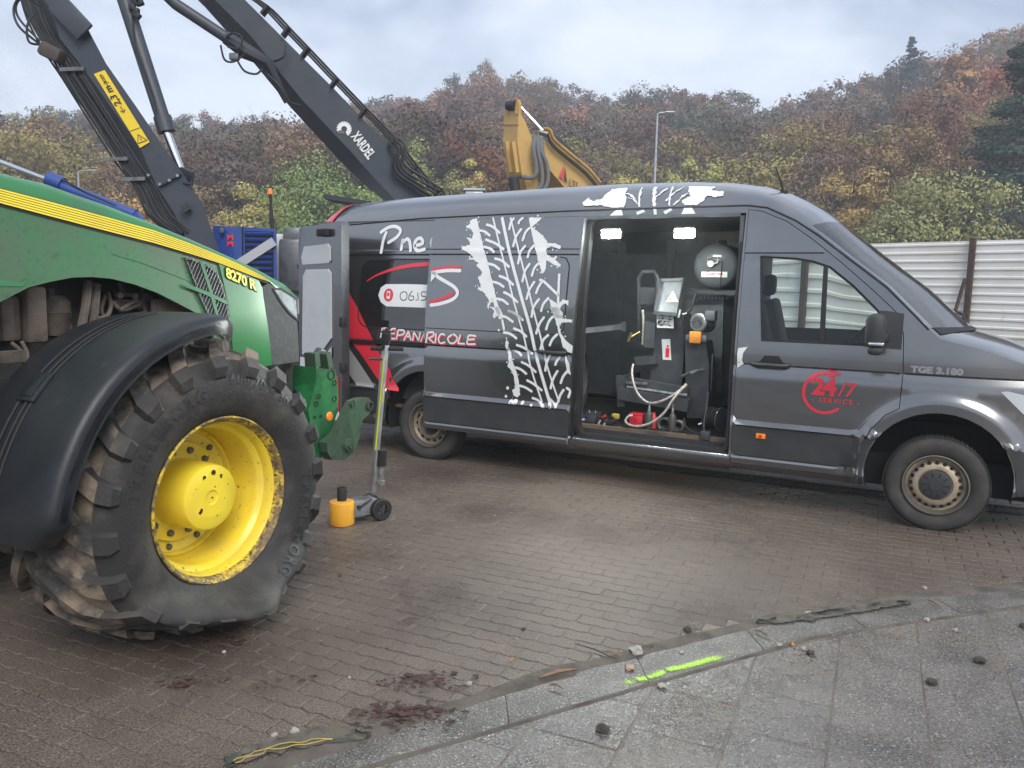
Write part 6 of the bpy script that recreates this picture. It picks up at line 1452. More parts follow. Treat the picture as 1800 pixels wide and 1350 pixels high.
hose_ends = [[(-7.134,11.9,5.852),(-6.955,11.85,5.301),(-6.719,11.8,4.905),(-6.45,11.75,4.51),(-6.102,11.75,3.955),(-5.742,11.75,3.385),(-5.502,11.75,3.031),(-5.301,11.75,2.649),(-4.996,11.75,2.396)]]
for k in range(9):
    off = k * 5.2
    P = []
    for p in hose_ends[0]:
        P.append(L_(p) + Vector((off * .0083 + rnd.gauss(0, .012), -.03 - .012 * (k % 3) + rnd.gauss(0, .01), rnd.gauss(0, .015))))
    mb = MB(); mb.tube(smooth_poly(P, 4), rnd.choice((.016, .02, .024)), 6); mb.build("hose", M_hosb, mh)
for P in ([(-6.654,11.6,5.455),(-6.825,11.5,5.552),(-6.959,11.5,5.378),(-6.908,11.5,5.155),(-6.756,11.6,5),(-6.675,11.7,4.939)], [(-6.739,11.6,5.34),(-6.783,11.5,5.157),(-6.777,11.5,4.955),(-6.711,11.6,4.94),(-6.616,11.7,4.994)], [(-6.868,11.6,5.6),(-6.986,11.6,5.448),(-6.94,11.6,5.261),(-6.706,11.65,5)]):
    mb = MB(); mb.tube(smooth_poly([L_(p) for p in P], 5), .016, 6); mb.build("hose_loop", M_hosb, mh)
mb = MB(); mb.box(L_((-6.539,11.65,4.844)), (.32, .22, .2), Matrix.Rotation(R_(25), 3, 'Y'), bev=.05); mb.build("hose_guide", M_castb, mh)
mb = MB(); mb.bar(L_((-6.431,11.6,5.519)), L_((-6.039,11.6,5.106)), .06, .30, up=(1, 0, 1), bev=.02); mb.build("boom_casting", M_boom, mh)
for p in ((130, 122), (232, 314), (262, 330), (220, 280)):
    pass
for q in ((-6.267,11.66,4.622), (-5.456,11.66,3.132), (-5.697,11.66,3.404)):
    mb = MB(); mb.bar(L_(q) + Vector((-.18, 0, 0)), L_(q) + Vector((.16, 0, .02)), .04, .05); mb.build("hose_clamp", M_machgrey, mh, smooth=False)
for q in ((-5.242,11.66,3.2), (-5.084,11.66,3.077), (-4.944,11.66,3.135), (-4.828,11.66,3.201)):
    mb = MB(); mb.cyl(L_(q), L_(q) + Vector((0, -.03, 0)), .022, 8); mb.build("flange_bolt", M_alu, mh)
mb = MB(); mb.bar(L_((-5.114,11.67,3.038)), L_((-4.791,11.67,3.227)), .03, .02); mb.build("flange_seam", M_hosb, mh)
mb = MB(); mb.bar(L_((-4.75,11.62,2.793)), L_((-4.688,11.62,2.699)), .08, .10); mb.build("lug", M_boomd, mh)
# distance sign on the arm
sg = [(-5.983,11.68,4.58), (-5.829,11.68,4.637), (-5.228,11.68,3.662), (-5.368,11.68,3.58)]
mb = MB(); mb.add([L_(p) for p in sg], [(0, 1, 2, 3)]); sgn = mb.build("distance_sign", M_signy, mh, smooth=False)
s0 = Vector(sg[0]); ux = (Vector(sg[3]) - s0); uy = (Vector(sg[1]) - s0); W_, H_ = ux.length, uy.length; ux.normalize(); uy.normalize()
def onsign(ox, oy, rot=1):
    return lambda x, y: L_(s0 + ux * (ox + x) + uy * (oy + y) + Vector((0, -.006, 0)))
mb = MB(); text_on(mb, "2,3 m", .135, lambda x, y: L_(s0 + ux * (W_ * .445 - x) + uy * (H_ * .68 - y) + Vector((0, -.006, 0))), bold=.004); mb.build("sign_lettering", M_ink, sgn)
mb = MB()
for c in (.165, .50):
    o = s0 + ux * (W_ * c) + uy * (H_ * .5); d = 1 if c > .3 else -1
    mb.bar(L_(o + Vector((0, -.006, 0)) - ux * .05), L_(o + Vector((0, -.006, 0)) + ux * .05), .004, .018, up=(0, -1, 0)); t_ = o + ux * .05 * d
    mb.bar(L_(t_ + Vector((0, -.006, 0))), L_(t_ - ux * .04 * d + uy * .035 + Vector((0, -.006, 0))), .004, .016, up=(0, -1, 0)); mb.bar(L_(t_ + Vector((0, -.006, 0))), L_(t_ - ux * .04 * d - uy * .035 + Vector((0, -.006, 0))), .004, .016, up=(0, -1, 0))
mb.build("sign_arrow", M_ink, sgn, smooth=False)
mb = MB(); o = s0 + ux * (W_ * .07) + uy * (H_ * .5)
for dx, dy, w, h in ((0, 0, .07, .012), (0, .03, .07, .012), (.02, .015, .012, .06), (.05, 0, .05, .012), (.05, .028, .05, .012), (-.03, .012, .03, .03)): mb.bar(L_(o + ux * (dx - w / 2) + uy * (dy - .015) + Vector((0, -.006, 0))), L_(o + ux * (dx + w / 2) + uy * (dy - .015) + Vector((0, -.006, 0))), .004, h, up=(0, -1, 0))
mb.build("figure_symbol", M_ink, sgn, smooth=False)
mb = MB(); o = s0 + ux * (W_ * .90) + uy * (H_ * .5); tri = [o - ux * .07 , o + ux * .05 + uy * .07, o + ux * .05 - uy * .07]
for i in range(3): mb.bar(L_(tri[i] + Vector((0, -.006, 0))), L_(tri[(i + 1) % 3] + Vector((0, -.006, 0))), .004, .012, up=(0, -1, 0))
mb.bar(L_(o - ux * .02 + Vector((0, -.006, 0))), L_(o + ux * .025 + Vector((0, -.006, 0))), .004, .014, up=(0, -1, 0)); mb.bar(L_(s0 + ux * W_ * .775 + Vector((0, -.006, 0))), L_(s0 + ux * W_ * .775 + uy * H_ + Vector((0, -.006, 0))), .004, .006, up=(0, -1, 0)); mb.build("warning_symbol", M_ink, sgn, smooth=False)
# lift cylinder with bright rod
mb = MB(); mb.tube([L_((-5.81,11.9,6.336)), L_((-5.618,11.9,5.653)), L_((-5.127,11.9,4.037))], .102, 16); mb.tube([L_((-5.134,11.9,4.061)), L_((-5.075,11.9,3.847))], .125, 16); cyl_ = mb.build("lift_cylinder", M_hyd, mh)
mb = MB(); mb.tube([L_((-5.083,11.9,3.863)), L_((-4.884,11.9,3.305))], .06, 14); mb.build("piston_rod", M_rod, cyl_)
mb = MB(); mb.tube([L_((-5.149,11.82,4.044)), L_((-5.204,11.8,4.314)), L_((-5.44,11.8,5.009)), L_((-5.472,11.8,5.47)), L_((-5.413,11.8,5.776))], .018, 6); mb.build("supply_pipe", M_hosb, cyl_)
mb = MB(); mb.lathe([(0, .1), (.1, .1), (.11, .05), (.11, -.05), (.1, -.1), (0, -.1)], L_((-4.832,11.85,3.235)), (0, -1, 0), 16); mb.tube([L_((-4.745,11.7,3.28)), L_((-4.604,11.65,3.237)), L_((-4.625,11.65,3.078)), L_((-4.774,11.7,3.104))], .016, 6); mb.build("rod_eye", M_hosb, cyl_)
rnd = random.Random(5); mb = MB()
for i in range(7):
    c = L_((-5.406,11.8,5.532)) + Vector((rnd.uniform(-.06, .06), 0, rnd.uniform(-.12, .12))); mb.box(c, (.09, .08, .08), Matrix.Rotation(rnd.random() * 3, 3, 'Y'), bev=.015)
mb.build("valve_block", M_hosb, cyl_)

# --- second machine: dark boom with white lettering
ROT_ = Vector(((-1.426,12.6,3.093)[0] + .9, 13.4, 0))
m2 = thing("crane_machine", "dark grey crane boom with white lettering rising behind the van", "crane", tuple(ROT_)); L2 = lambda p: Vector(p) - ROT_
st = []
for U_, M_, D_ in (((-5.222,12.6,7.026), (-5.551,12.6,6.796), (-5.843,13.05,6.809)), ((-4.135,12.6,5.922), (-4.546,12.6,5.873), (-4.914,13.05,5.957)), ((-3.578,12.6,5.394), (-4.067,12.6,5.417), (-4.349,13.05,5.349)), ((-2.808,12.6,4.665), (-3.32,12.6,4.521), (-3.61,13.05,4.486)), ((-2,12.6,3.867), (-2.541,12.6,3.728), (-2.832,13.05,3.68)), ((-1.622,12.6,3.415), (-2.174,12.6,3.334), (-2.47,13.05,3.342)), ((-1.25,12.6,3.019), (-1.821,12.6,2.972), (-2.142,13.05,3.082)), ((-0.934,12.6,2.454), (-1.508,12.6,2.354), (-1.746,13.05,2.417))):
    st.append([p - ROT_ for p in sect(U_, M_, D_)])
mb = MB(); loft4(mb, st); mb.build("boom", M_boom, m2, ang=25)
A_, B_ = Vector((-2.658,12.58,4.178)), Vector((-2.241,12.58,3.646)); d_ = (B_ - A_); dl = d_.length; d_.normalize(); n_ = Vector((-d_.z, 0, d_.x)); 
if n_.z < 0: n_ = -n_
mb = MB(); o_ = Vector((-2.547,12.585,3.962)); V_, F_ = text_mesh("XARDEL", .2, bold=.006, space=1.05); wid = max(p[0] for p in V_); e_ = Vector((-2.233,12.585,3.664)); sc = (e_ - o_).length / wid
mb.add([L2(o_ + d_ * x * sc + n_ * y * 1.05) for x, y in V_], F_); mb.build("boom_lettering", M_white, m2)
lc_ = Vector((-2.651,12.585,4.07)); mb = MB()
ring = [lc_ + (d_ * math.cos(a) + n_ * math.sin(a)) * .0 for a in (0,)]
for k in range(13):
    a0, a1 = R_(-10 + k * 20), R_(-10 + (k + 1) * 20)
    P = [lc_ + (d_ * math.cos(a) + n_ * math.sin(a)) * r for a, r in ((a0, .045), (a1, .045), (a1, .095), (a1 - .08, .115), (a0 + .08, .115), (a0, .095))]
    mb.add([L2(p) for p in P], [tuple(range(6))])
for k in range(4): mb.bar(L2(lc_ - n_ * (.04 + .022 * k) - d_ * .05), L2(lc_ - n_ * (.04 + .022 * k) + d_ * (.05 - .015 * k)), .003, .012, up=(0, -1, 0))
mb.build("gear_logo", M_white, m2, smooth=False)
UP = [(-4.09,12.7,5.957),(-3.834,12.7,5.782),(-3.527,12.7,5.475),(-3.236,12.7,5.19),(-2.803,12.7,4.756),(-2.368,12.7,4.327),(-1.928,12.7,3.894),(-1.591,12.7,3.489),(-1.216,12.7,3.065)]
for k in range(4):
    mb = MB(); mb.tube(smooth_poly([L2(p) + Vector((.03 * k - .02, -.1 + .06 * k, .03 + .02 * (k % 2))) for p in UP], 4), .017, 6); mb.build("hydraulic_pipe", M_hosb, m2)
for q in UP[1:-1]:
    mb = MB(); mb.bar(L2(q) + Vector((-.05, -.1, -.07)), L2(q) + Vector((.05, -.1, .06)), .16, .035); mb.build("pipe_clamp", M_hosb, m2, smooth=False)
rnd = random.Random(8)
for k in range(5):
    t = k / 6; P = [(-1.992,12.55,3.816), (-1.897,12.5,3.691), (-1.896,12.5,3.412), (-1.634,12.5,3.222), (-1.319,12.5,3.042)]
    mb = MB(); mb.tube(smooth_poly([L2(p) + Vector((.05 * k + rnd.gauss(0, .01), -.02 * k, .05 * k * .6 + rnd.gauss(0, .012))) for p in P], 5), .02, 6); mb.build("hose", M_hosb, m2)
mb = MB(); mb.tube(smooth_poly([L2(p) for p in ((-1.266,12.5,3.026), (-1.215,12.5,3.146), (-1.128,12.5,3.165), (-1.083,12.5,3.047))], 5), .022, 6); mb.build("hose_loop", M_hosb, m2)
mb = MB(); mb.tube([L2((-5.563,12.4,6.207)), L2((-5.09,12.4,5.77)), L2((-4.358,12.4,5.318))], .085, 14); c2_ = mb.build("arm_cylinder", M_hyd, m2)
mb = MB(); mb.tube([L2((-4.358,12.4,5.318)), L2((-4.074,12.4,5.13)), L2((-3.785,12.5,5)), L2((-3.548,12.7,4.471))], [.10, .12, .085, .05], 10); mb.build("cylinder_bracket", M_boomd, m2)
for P in ([(-4.323,12.3,5.29),(-4.187,12.2,5.326),(-4.063,12.2,5.265),(-4.108,12.2,5.113),(-4.274,12.2,5.133)], [(-4.41,12.3,5.175),(-4.32,12.2,4.948),(-4.178,12.2,4.927),(-4.026,12.2,5.035)], [(-4.162,12.3,4.955),(-4.03,12.2,4.794),(-3.864,12.2,4.757),(-3.81,12.3,4.849)], [(-3.757,12.4,4.81),(-3.56,12.3,4.627),(-3.438,12.4,4.423),(-3.294,12.5,4.39)], [(-3.682,12.5,5.019),(-3.516,12.4,5.06),(-3.508,12.5,5.252)]):
    mb = MB(); mb.tube(smooth_poly([L2(p) for p in P], 5), .016, 6); mb.build("hose_loop", M_hosb, m2)
mb = MB(); mb.box(L2((-4.211,12.3,5.018)), (.14, .1, .1), bev=.02); mb.build("valve_block", M_machgrey, m2)
mb = MB(); mb.box((.6, .6, 1.9), (2.6, 1.8, 1.2), bev=.1); mb.build("machine_house", M_boomd, m2)
mb = MB(); mb.box((.4, .5, .6), (2.6, 2.0, 1.2), bev=.15); mb.build("undercarriage", M_boomd, m2)

# --- yellow excavator
EO = Vector(((0.656,18,3.919)[0] + 1.2, 19.0, 0)); ex = thing("excavator", "yellow excavator with folded boom showing above the van roof", "excavator", tuple(EO)); L3 = lambda p: Vector(p) - EO
def yz(zx, zy): return None
fr_ = [(-0.3,18.4,5.632),(0.016,18,5.566),(-0.005,18,4.879),(0.072,18,4.224),(0.222,18,3.725)]
# stick: side polygon and front polygon
side_p = [(0.016,18,5.566),(0.171,18,5.305),(0.303,18,5.007),(0.358,18,4.79),(0.51,18,3.731),(0.285,18,3.726),(0.11,18,4.225),(-0.005,18,4.879)]
dv = Vector((-0.301,18.45,5.643)) - Vector((0.016,18,5.566))
mb = MB(); n = len(side_p); A = [L3(p) for p in side_p]; B = [p + dv for p in A]
mb.add(A + B, [tuple(range(n)), tuple(range(2 * n - 1, n - 1, -1))] + [(i, (i + 1) % n, n + (i + 1) % n, n + i) for i in range(n)]); stick = mb.build("stick", M_yel, ex, smooth=False)
mb = MB()
for t in (.25, .7):
    a_ = Vector((-0.005,18,4.879)) + dv * t; b_ = Vector((0.11,18,4.225)) + dv * t; mb.bar(L3(a_) + Vector((0, -.05, 0)), L3(b_) + Vector((0, -.02, 0)), .06, .10)
mb.build("stick_rib", M_yel, stick, smooth=False)
mb = MB(); q0 = Vector((0.011,18,5.254)); mb.bar(L3(q0 + Vector((0, -.01, 0))), L3(q0 + dv + Vector((0, -.01, 0))), .03, .02); mb.build("weld_seam", M_yeld, stick, smooth=False)
for t in (.05, .72):
    c = L3(Vector((0.014,18,5.65)) + dv * t); P = [(-.06, -.16), (.07, -.18), (.09, .02), (.06, .10), (0, .14), (-.05, .10), (-.07, .0)]
    mb = MB(); mb.prism(P, c + Vector((-.03, 0, .0)), (.6, -.5, 0), (0, 0, 1), .08); mb.build("pin_lug", M_yel, stick, smooth=False)
mb = MB(); c = L3(Vector((0.014,18,5.662)) + dv * .4); mb.cyl(c - dv * .25, c + dv * .3, .11, 14); mb.build("pin_boss", M_hosb, stick)
bp_ = [(0.545,18.1,4.933),(0.761,18.1,4.803),(1.817,18.1,3.993),(2.116,18.1,3.753),(1.297,18.1,3.698),(0.698,18.1,4.35)]
dv2 = dv * 1.0; A = [L3(p) for p in bp_]; n = len(A); B = [p + dv2 + Vector((0, .3, -.15)) for p in A]
mb = MB(); mb.add(A + B, [tuple(range(n)), tuple(range(2 * n - 1, n - 1, -1))] + [(i, (i + 1) % n, n + (i + 1) % n, n + i) for i in range(n)]); boom_ = mb.build("boom", M_yel, ex, smooth=False)
for k in range(3):
    mb = MB(); mb.tube(smooth_poly([L3(p) + Vector((.03 * k, -.04 * k, .05 * k)) for p in ((0.5,18,5.071),(0.65,18,5.038),(0.756,18,4.835),(1.139,18,4.528),(1.523,18,4.231),(1.783,18,3.943))], 4), .03, 6); mb.build("hydraulic_pipe", M_yeld if k else M_hosb, boom_)
mb = MB(); mb.tube([L3((0.052,18.2,5.67)), L3((0.567,18.2,5.158))], .035, 8); mb.build("piston_rod", M_rod, ex)
mb = MB(); mb.tube([L3((0.742,18.4,5.089)), L3((0.962,18.4,4.945)), L3((1.356,18.4,4.581))], .09, 10); mb.build("cylinder", M_hosb, ex)
for P in ([(0.4,17.9,4.991),(0.355,17.8,4.708),(0.427,17.8,4.313),(0.371,17.8,4.106),(0.123,17.9,4.126)], [(0.45,17.9,4.992),(0.455,17.8,4.674),(0.552,17.8,4.255),(0.548,17.8,3.953),(0.44,17.8,3.829)], [(0.524,17.9,4.969),(0.529,17.8,4.676),(0.66,17.8,4.378),(0.682,17.8,4.041),(0.601,17.8,3.833)]):
    mb = MB(); mb.tube(smooth_poly([L3(p) for p in P], 5), .045, 7); mb.build("hose", mat("hose_grey", (.13, .14, .15), .5), ex)
mb = MB(); mb.cyl(L3((0.473,17.95,5.098)), L3((0.648,17.95,5.053)), .06, 8); mb.build("hose_fitting", M_machgrey, ex)
mb = MB(); mb.tube([L3((-0.063,17.9,4.11)), L3((-0.004,17.9,3.709))], .12, 12); mb.cyl(L3((-0.162,17.9,4.108)), L3((0.21,17.9,4.141)), .035, 8); mb.build("bucket_cylinder", M_hosb, ex)
mb = MB(); q = Vector((1.159,18.05,3.973)); ud = (Vector((1.363,18.05,3.891)) - q).normalized(); text_on(mb, "LTS", .23, lambda x, y: L3(q + ud * x * .62 + Vector((0, 0, 1)) * y), bold=.002); mb.build("boom_lettering", M_ink, boom_)
mb = MB(); mb.add([L3((1.045,18.05,4.436)), L3((0.94,18.05,4.176)), L3((1.03,18.05,4.105))], [(0, 1, 2)]); mb.build("red_triangle", M_red, boom_, smooth=False)
mb = MB(); mb.add([L3((1.058,18.05,4.424)), L3((1.055,18.05,4.093)), L3((1.12,18.05,4.033))], [(0, 1, 2)]); mb.build("dark_triangle", M_ink, boom_, smooth=False)
mb = MB(); mb.box((1.2, .8, 1.9), (3.0, 2.6, 1.3), bev=.12); mb.build("machine_house", M_yel, ex)
for s in (-1, 1):
    mb = MB(); mb.box((.8, s * 1.2 + .5, .45), (4.0, .6, .85), bev=.25); mb.build("track", M_hosb, ex)

# --- blue cylinder with chrome rod over the bonnet, a pale truck corner, roof box
hb_ = thing("hydraulic_ram", "blue hydraulic ram with chrome rod lying behind the tractor bonnet", "hydraulic ram", tuple((-4.758,9,2.623))); HO = hb_.location.copy()
mb = MB(); mb.tube([Vector((-6.049,9,3.103)) - HO, Vector((-5.128,9,2.781)) - HO], .026, 10); mb.build("rod", M_rod, hb_)
mb = MB(); mb.tube([Vector((-5.158,9,2.805)) - HO, Vector((-5.004,9,2.741)) - HO], .085, 12); mb.tube([Vector((-5.036,9,2.734)) - HO, Vector((-4.212,9,2.431)) - HO], .062, 12); mb.build("barrel", M_blue, hb_)
mb = MB(); mb.tube([Vector((-4.974,8.95,2.796)) - HO, Vector((-4.73,8.95,2.661)) - HO, Vector((-4.392,8.95,2.521)) - HO], .012, 6); mb.build("pipe", M_hosb, hb_)
mb = MB(); mb.bar(Vector((-4.231,9,2.437)) - HO, Vector((-3.901,9,1.864)) - HO, .10, .12); mb.bar(Vector((-3.901,9,1.864)) - HO, Vector(((-3.901,9,1.864)[0], 9, 0)) - HO, .12, .12); mb.build("frame", M_blue, hb_)
tk2 = thing("parked_truck", "pale grey truck corner between the blue machine and open rear door", "truck", ((-3.99,14,2.275)[0], 15, 0)); TO = tk2.location.copy()
mb = MB(); p = Vector((-3.986,14,2.557)) - TO; mb.box((p.x + .3, .2, p.z / 2 + .45), (1.1, 2.4, p.z - .9), bev=.08); mb.build("cab", mat("truck_white", (.6, .6, .6), .45), tk2)
mb = MB(); p = Vector((-3.933,13.8,2.268)) - TO; mb.box((p.x + .1, -1.05, p.z - .25), (.42, .3, .9), bev=.06); mb.box((p.x + .1, -1.05, p.z + .25), (.30, .2, .28), bev=.04); mb.build("mirror_housing", M_machgrey, tk2)
for yy in (-.8, 1.2):
    mb = MB(); mb.lathe([(.2, -.15), (.45, -.16), (.5, -.1), (.5, .1), (.45, .16), (.2, .15)], (.2, yy, .5), (1, 0, 0), 24, closed=True); mb.build("wheel", M_tyre, tk2)
mb = MB(); p = Vector((-0.581,11.5,3.029)); bx_ = thing("control_cabinet", "small grey cabinet top peeping over the van roof", "cabinet", (p.x, 11.5, 0))
mb.box((0, 0, p.z / 2), (.26, .3, p.z + .05), bev=.02); mb.build("case", M_galv, bx_)
mb = MB(); mb.box((0, 0, p.z + .04), (.3, .34, .03)); mb.build("lid", M_galv, bx_)
rb_ = MB(); a_, b_ = Vector((-2.206,9.6,2.718)), Vector((-1.656,9.6,2.645)); rb_.bar(a_, b_, .5, .05); ladder = rb_.build("boom_flap", M_boomd, smooth=False); ladder.name = "steel_plate"
tag(ladder, "flat dark steel plate jutting out above the rear of the van roof", "plate")
ladder.parent = None

# ================================================================== bottle jack on wheels with tall handle
J0 = (-1.21,5.625); JX = Vector((J0[0], J0[1], 0)); J1 = Vector(((-0.983,5.816)[0], (-0.983,5.816)[1], 0)); jd = (J1 - JX).normalized(); jl = (J1 - JX).length
jack = thing("trolley_jack", "yellow and grey air hydraulic trolley jack with tall upright handle", "jack", tuple(JX), math.atan2(jd.y, jd.x))
M_jy = mat("jack_yellow", (.68, .34, .03), .45, c2=(.58, .28, .04), vs=8, c3=(.2, .13, .06), vs3=40, lo3=.62, hi3=.75)
M_jg = mat("jack_grey", (.20, .21, .225), .4, metal=.3, c2=(.14, .14, .14), vs=12)
mb = MB(); mb.lathe([(0, 0), (.088, 0), (.090, .006), (.090, .155), (.086, .165), (.05, .172), (0, .172)], (0, 0, .004), (0, 0, 1), 32); mb.build("cylinder", M_jy, jack)
mb = MB(); mb.lathe([(.034, .17), (.034, .262), (.03, .268), (.018, .268), (.016, .25), (0, .25)], (0, 0, .004), (0, 0, 1), 20); mb.build("ram_head", M_black, jack)
mb = MB(); mb.box((.165, 0, .105), (.19, .125, .115), bev=.006); bd = mb.build("pump_body", M_jg, jack)
for x in (.09, .13, .17, .21):
    mb = MB(); mb.lathe([(0, .006), (.006, .006), (.007, 0)], (x, -.063, .06), (0, -1, 0), 8); mb.build("bolt", M_alu, bd)
mb = MB(); mb.tube([(.10, -.07, .12), (.17, -.075, .155), (.21, -.06, .165)], .006, 6); mb.cyl((.1, -.06, .125), (.1, -.085, .125), .014, 8); mb.build("oil_line", M_black, bd)
for s in (-1, 1):
    mb = MB(); mb.lathe([(.04, -.022), (.072, -.024), (.082, -.016), (.082, .016), (.072, .024), (.045, .022)], (.275, s * .085, .083), (0, -s, 0) if s < 0 else (0, 1, 0), 28, closed=True); wl_ = mb.build("wheel", M_black, jack)
    mb = MB(); mb.lathe([(0, .008), (.018, .008), (.02, -.01)], (.275, s * .085, .083), (0, s, 0), 14)
    for k in range(5):
        a_ = k * 1.2566; mb.bar((.275 + .015 * math.cos(a_), s * .085, .083 + .015 * math.sin(a_)), (.275 + .06 * math.cos(a_), s * .085, .083 + .06 * math.sin(a_)), .02, .012, up=(0, 1, 0))
    mb.build("spokes", M_trim, wl_)
mb = MB(); mb.cyl((.275, -.09, .083), (.275, .09, .083), .012, 10); mb.build("axle", M_alu, jack)
Pj = lambda p: jack.matrix_local.inverted() @ Vector(p)
jack_m = (Matrix.Translation(JX) @ Matrix.Rotation(math.atan2(jd.y, jd.x), 4, 'Z')).inverted()
h0 = jack_m @ Vector((-1.019,5.8,0.191)); h1 = jack_m @ Vector((-0.912,5.72,1.301)); hd = (h1 - h0).normalized()
mb = MB(); mb.bar(h0, h1, .032, .05, up=(0, 1, 0), bev=.004); hn = mb.build("handle", mat("handle_steel", (.40, .41, .42), .4, metal=.6, c2=(.3, .3, .3), vs=9), jack)
camside = (jack_m.to_3x3() @ Vector((0, -1, 0)))
mb = MB(); mb.bar(h0.lerp(h1, .30) - Vector((.004, 0, 0)) + camside * .022, h0.lerp(h1, .93) + camside * .022 - Vector((.0, 0, 0)), .010, .012, up=(0, 1, 0)); mb.build("marking_tape", mat("hi_vis_yellow", (.55, .62, .02), .5), hn)
mb = MB(); mb.bar(h0.lerp(h1, .62) + camside * .026 + Vector((.022, 0, 0)), h0.lerp(h1, .745) + camside * .026 + Vector((.022, 0, 0)), .004, .022, up=camside); mb.build("label", mat("label_yellow", (.75, .62, .02), .5), hn)
sidev = (jack_m.to_3x3() @ Vector((1, 0, 0)))
mb = MB(); q = h0.lerp(h1, .975); mb.tube([q - sidev * .105, q - sidev * .02], .016, 10); mb.tube([q + sidev * .02, q + sidev * .13], .016, 10); mb.build("grip", M_black, hn)
mb = MB(); mb.tube([q - sidev * .10, q + sidev * .12], .008, 8); q2 = h0.lerp(h1, .905); mb.tube([q2 - sidev * .11, q2], .009, 8); mb.build("trigger_rod", M_trim, hn)
mb = MB(); mb.lathe([(.0, .12), (.012, .12), (.014, .09), (.034, .085), (.036, .04), (.024, .0), (.022, -.03)], h1, hd, 14); mb.tube([h1 + hd * .095 - sidev * .045, h1 + hd * .095 + sidev * .05], .007, 6); mb.build("control_valve", M_black, hn)
mb = MB(); e0 = h0.lerp(h1, .06) + sidev * .05; e1 = h0.lerp(h1, .30) + sidev * .045; mb.tube([e0, e0.lerp(e1, .12)], .034, 14); mb.tube([e0.lerp(e1, .12), e0.lerp(e1, .55)], .024, 14); ext = mb.build("extension_piece", M_alu, hn)
mb = MB(); mb.tube([e0.lerp(e1, .55), e1], .036, 16); mb.build("extension_cap", M_black, ext)
mb = MB(); mb.bar(h0.lerp(h1, .14), h0.lerp(h1, .14) + sidev * .05, .02, .02); mb.build("holder", M_alu, hn)

# ================================================================== litter on the ground
M_stone = mat("pale_stone", (.30, .28, .25), .85, c2=(.16, .14, .12), vs=14, bump=.004, bs=60)
M_stoned = mat("dark_clod", (.05, .042, .036), .9, c2=(.03, .026, .023), vs=20, bump=.004, bs=80)
M_grav = mat("gravel_grit", (.26, .225, .185), .9, c2=(.13, .115, .10), vs=30, coord='World')
M_leafl = mat("fallen_leaf", (.42, .22, .05), .7, c2=(.30, .13, .03), vs=40)
M_moss = mat("torn_green_membrane", (.036, .044, .037), .85, c2=(.10, .088, .07), vs=14, lo=.4, hi=.6, bump=.004, bs=40)
M_thread = mat("yellow_thread", (.42, .30, .08), .7)
M_wood = mat("old_wood", (.20, .13, .08), .85, c2=(.11, .075, .05), vs=18, bump=.003, bs=60)
M_mulch = mat("red_brown_mulch", (.06, .028, .024), .85, c2=(.035, .02, .018), vs=14, bump=.004, bs=60)
def rock(r, seed, squash=.7):
    bm = bmesh.new(); bmesh.ops.create_icosphere(bm, subdivisions=2, radius=r)
    for v in bm.verts:
        d = v.co.normalized(); k = 1 + .62 * noise.noise(d * 1.7 + Vector((seed * 3.1, seed, 0))) + .26 * noise.noise(d * 4 + Vector((0, seed, 2)))
        v.co = Vector((v.co.x * k, v.co.y * k, max(-r * .35, v.co.z * k * squash)))
    vs = [v.co.copy() for v in bm.verts]; fs = [tuple(q.index for q in f.verts) for f in bm.faces]; bm.free(); return vs, fs
stones = [
    ((0.624,3.656), .034, M_stone, "pale angular stone lying on the gutter edge"), ((0.688,3.334), .017, M_stone, "small pale pebble on the gutter between mulch and paint mark"),
    ((0.93,3.922), .022, M_stoned, "dark clod on pavers above the gutter stone"), ((0.39,2.968), .026, M_stoned, "dark clod on the slabs near the bottom edge"),
    ((1.921,3.415), .024, M_stoned, "dark crumbly clod on a slab joint at right"), ((2.266,3.641), .026, M_stoned, "dark square clod on the slabs at far right"),
    ((1.472,3.686), .020, M_stoned, "dark clod just below the gutter right of the paint"), ((2.742,4.065), .020, M_stoned, "dark clod at the right picture edge on slabs"),
    ((1.64,4.169), .018, M_stone, "pale pebble on the green strip by the gutter"), ((2.256,4.119), .018, M_stone, "bright white pebble on slabs below gutter"),
    ((0.567,3.487), .020, mat("tan_stone", (.36, .25, .17), .85), "tan flat stone chip on the gutter"), ((2.495,4.6), .012, M_stone, "white pebble on pavers near right end of green strip"),
    ((-0.158,3.317), .014, M_stone, "pale pebble between red mulch and gutter"), ((-0.813,2.912), .016, M_stone, "upright pale pebble left above the torn membrane"), ((-0.883,2.881), .013, M_stone, "rounded pebble just left of the upright one"),
    ((-1.323,3.567), .010, M_stone, "small pebble in front of the flat tractor tyre"), ((-0.69,3.349), .008, M_stone, "tiny white pebble between tyre and mulch"), ((-0.327,3.092), .009, M_stone, "tiny white pebble on the lower mulch patch"),
    ((0.845,3.667), .012, M_stone, "grey pebble on gutter right of the angular stone"), ((0.708,3.715), .012, M_stoned, "dark pebble next to the pale angular stone"),
    ((1.351,3.772), .012, M_stone, "grey pebble under the gutter edge by the orange leaf"), ((1.458,3.74), .013, M_stone, "grey pebble left of the dark clod below gutter"), ((2.344,3.995), .012, M_stone, "small white pebble among slab gravel"),
    ((0.086,3.891), .012, M_stoned, "dark pebble above the gravel heap"), ((-1.001,4.583), .010, M_stoned, "dark crumb on pavers right of the tractor tyre"), ((3.099,4.816), .013, M_stoned, "dark crumb on pavers at far right"),
]
for i, ((x, y), r, m, lab) in enumerate(stones):
    vs, fs = rock(r, i + 1); mb = MB(); mb.add([v + Vector((0, 0, r * .32)) for v in vs], fs); o = mb.build("stone", m, ang=40); o.location = (x, y, 0.0); o.rotation_euler = (0, 0, i * 1.3)
    tag(o, lab, "stone", "loose stones on the ground")
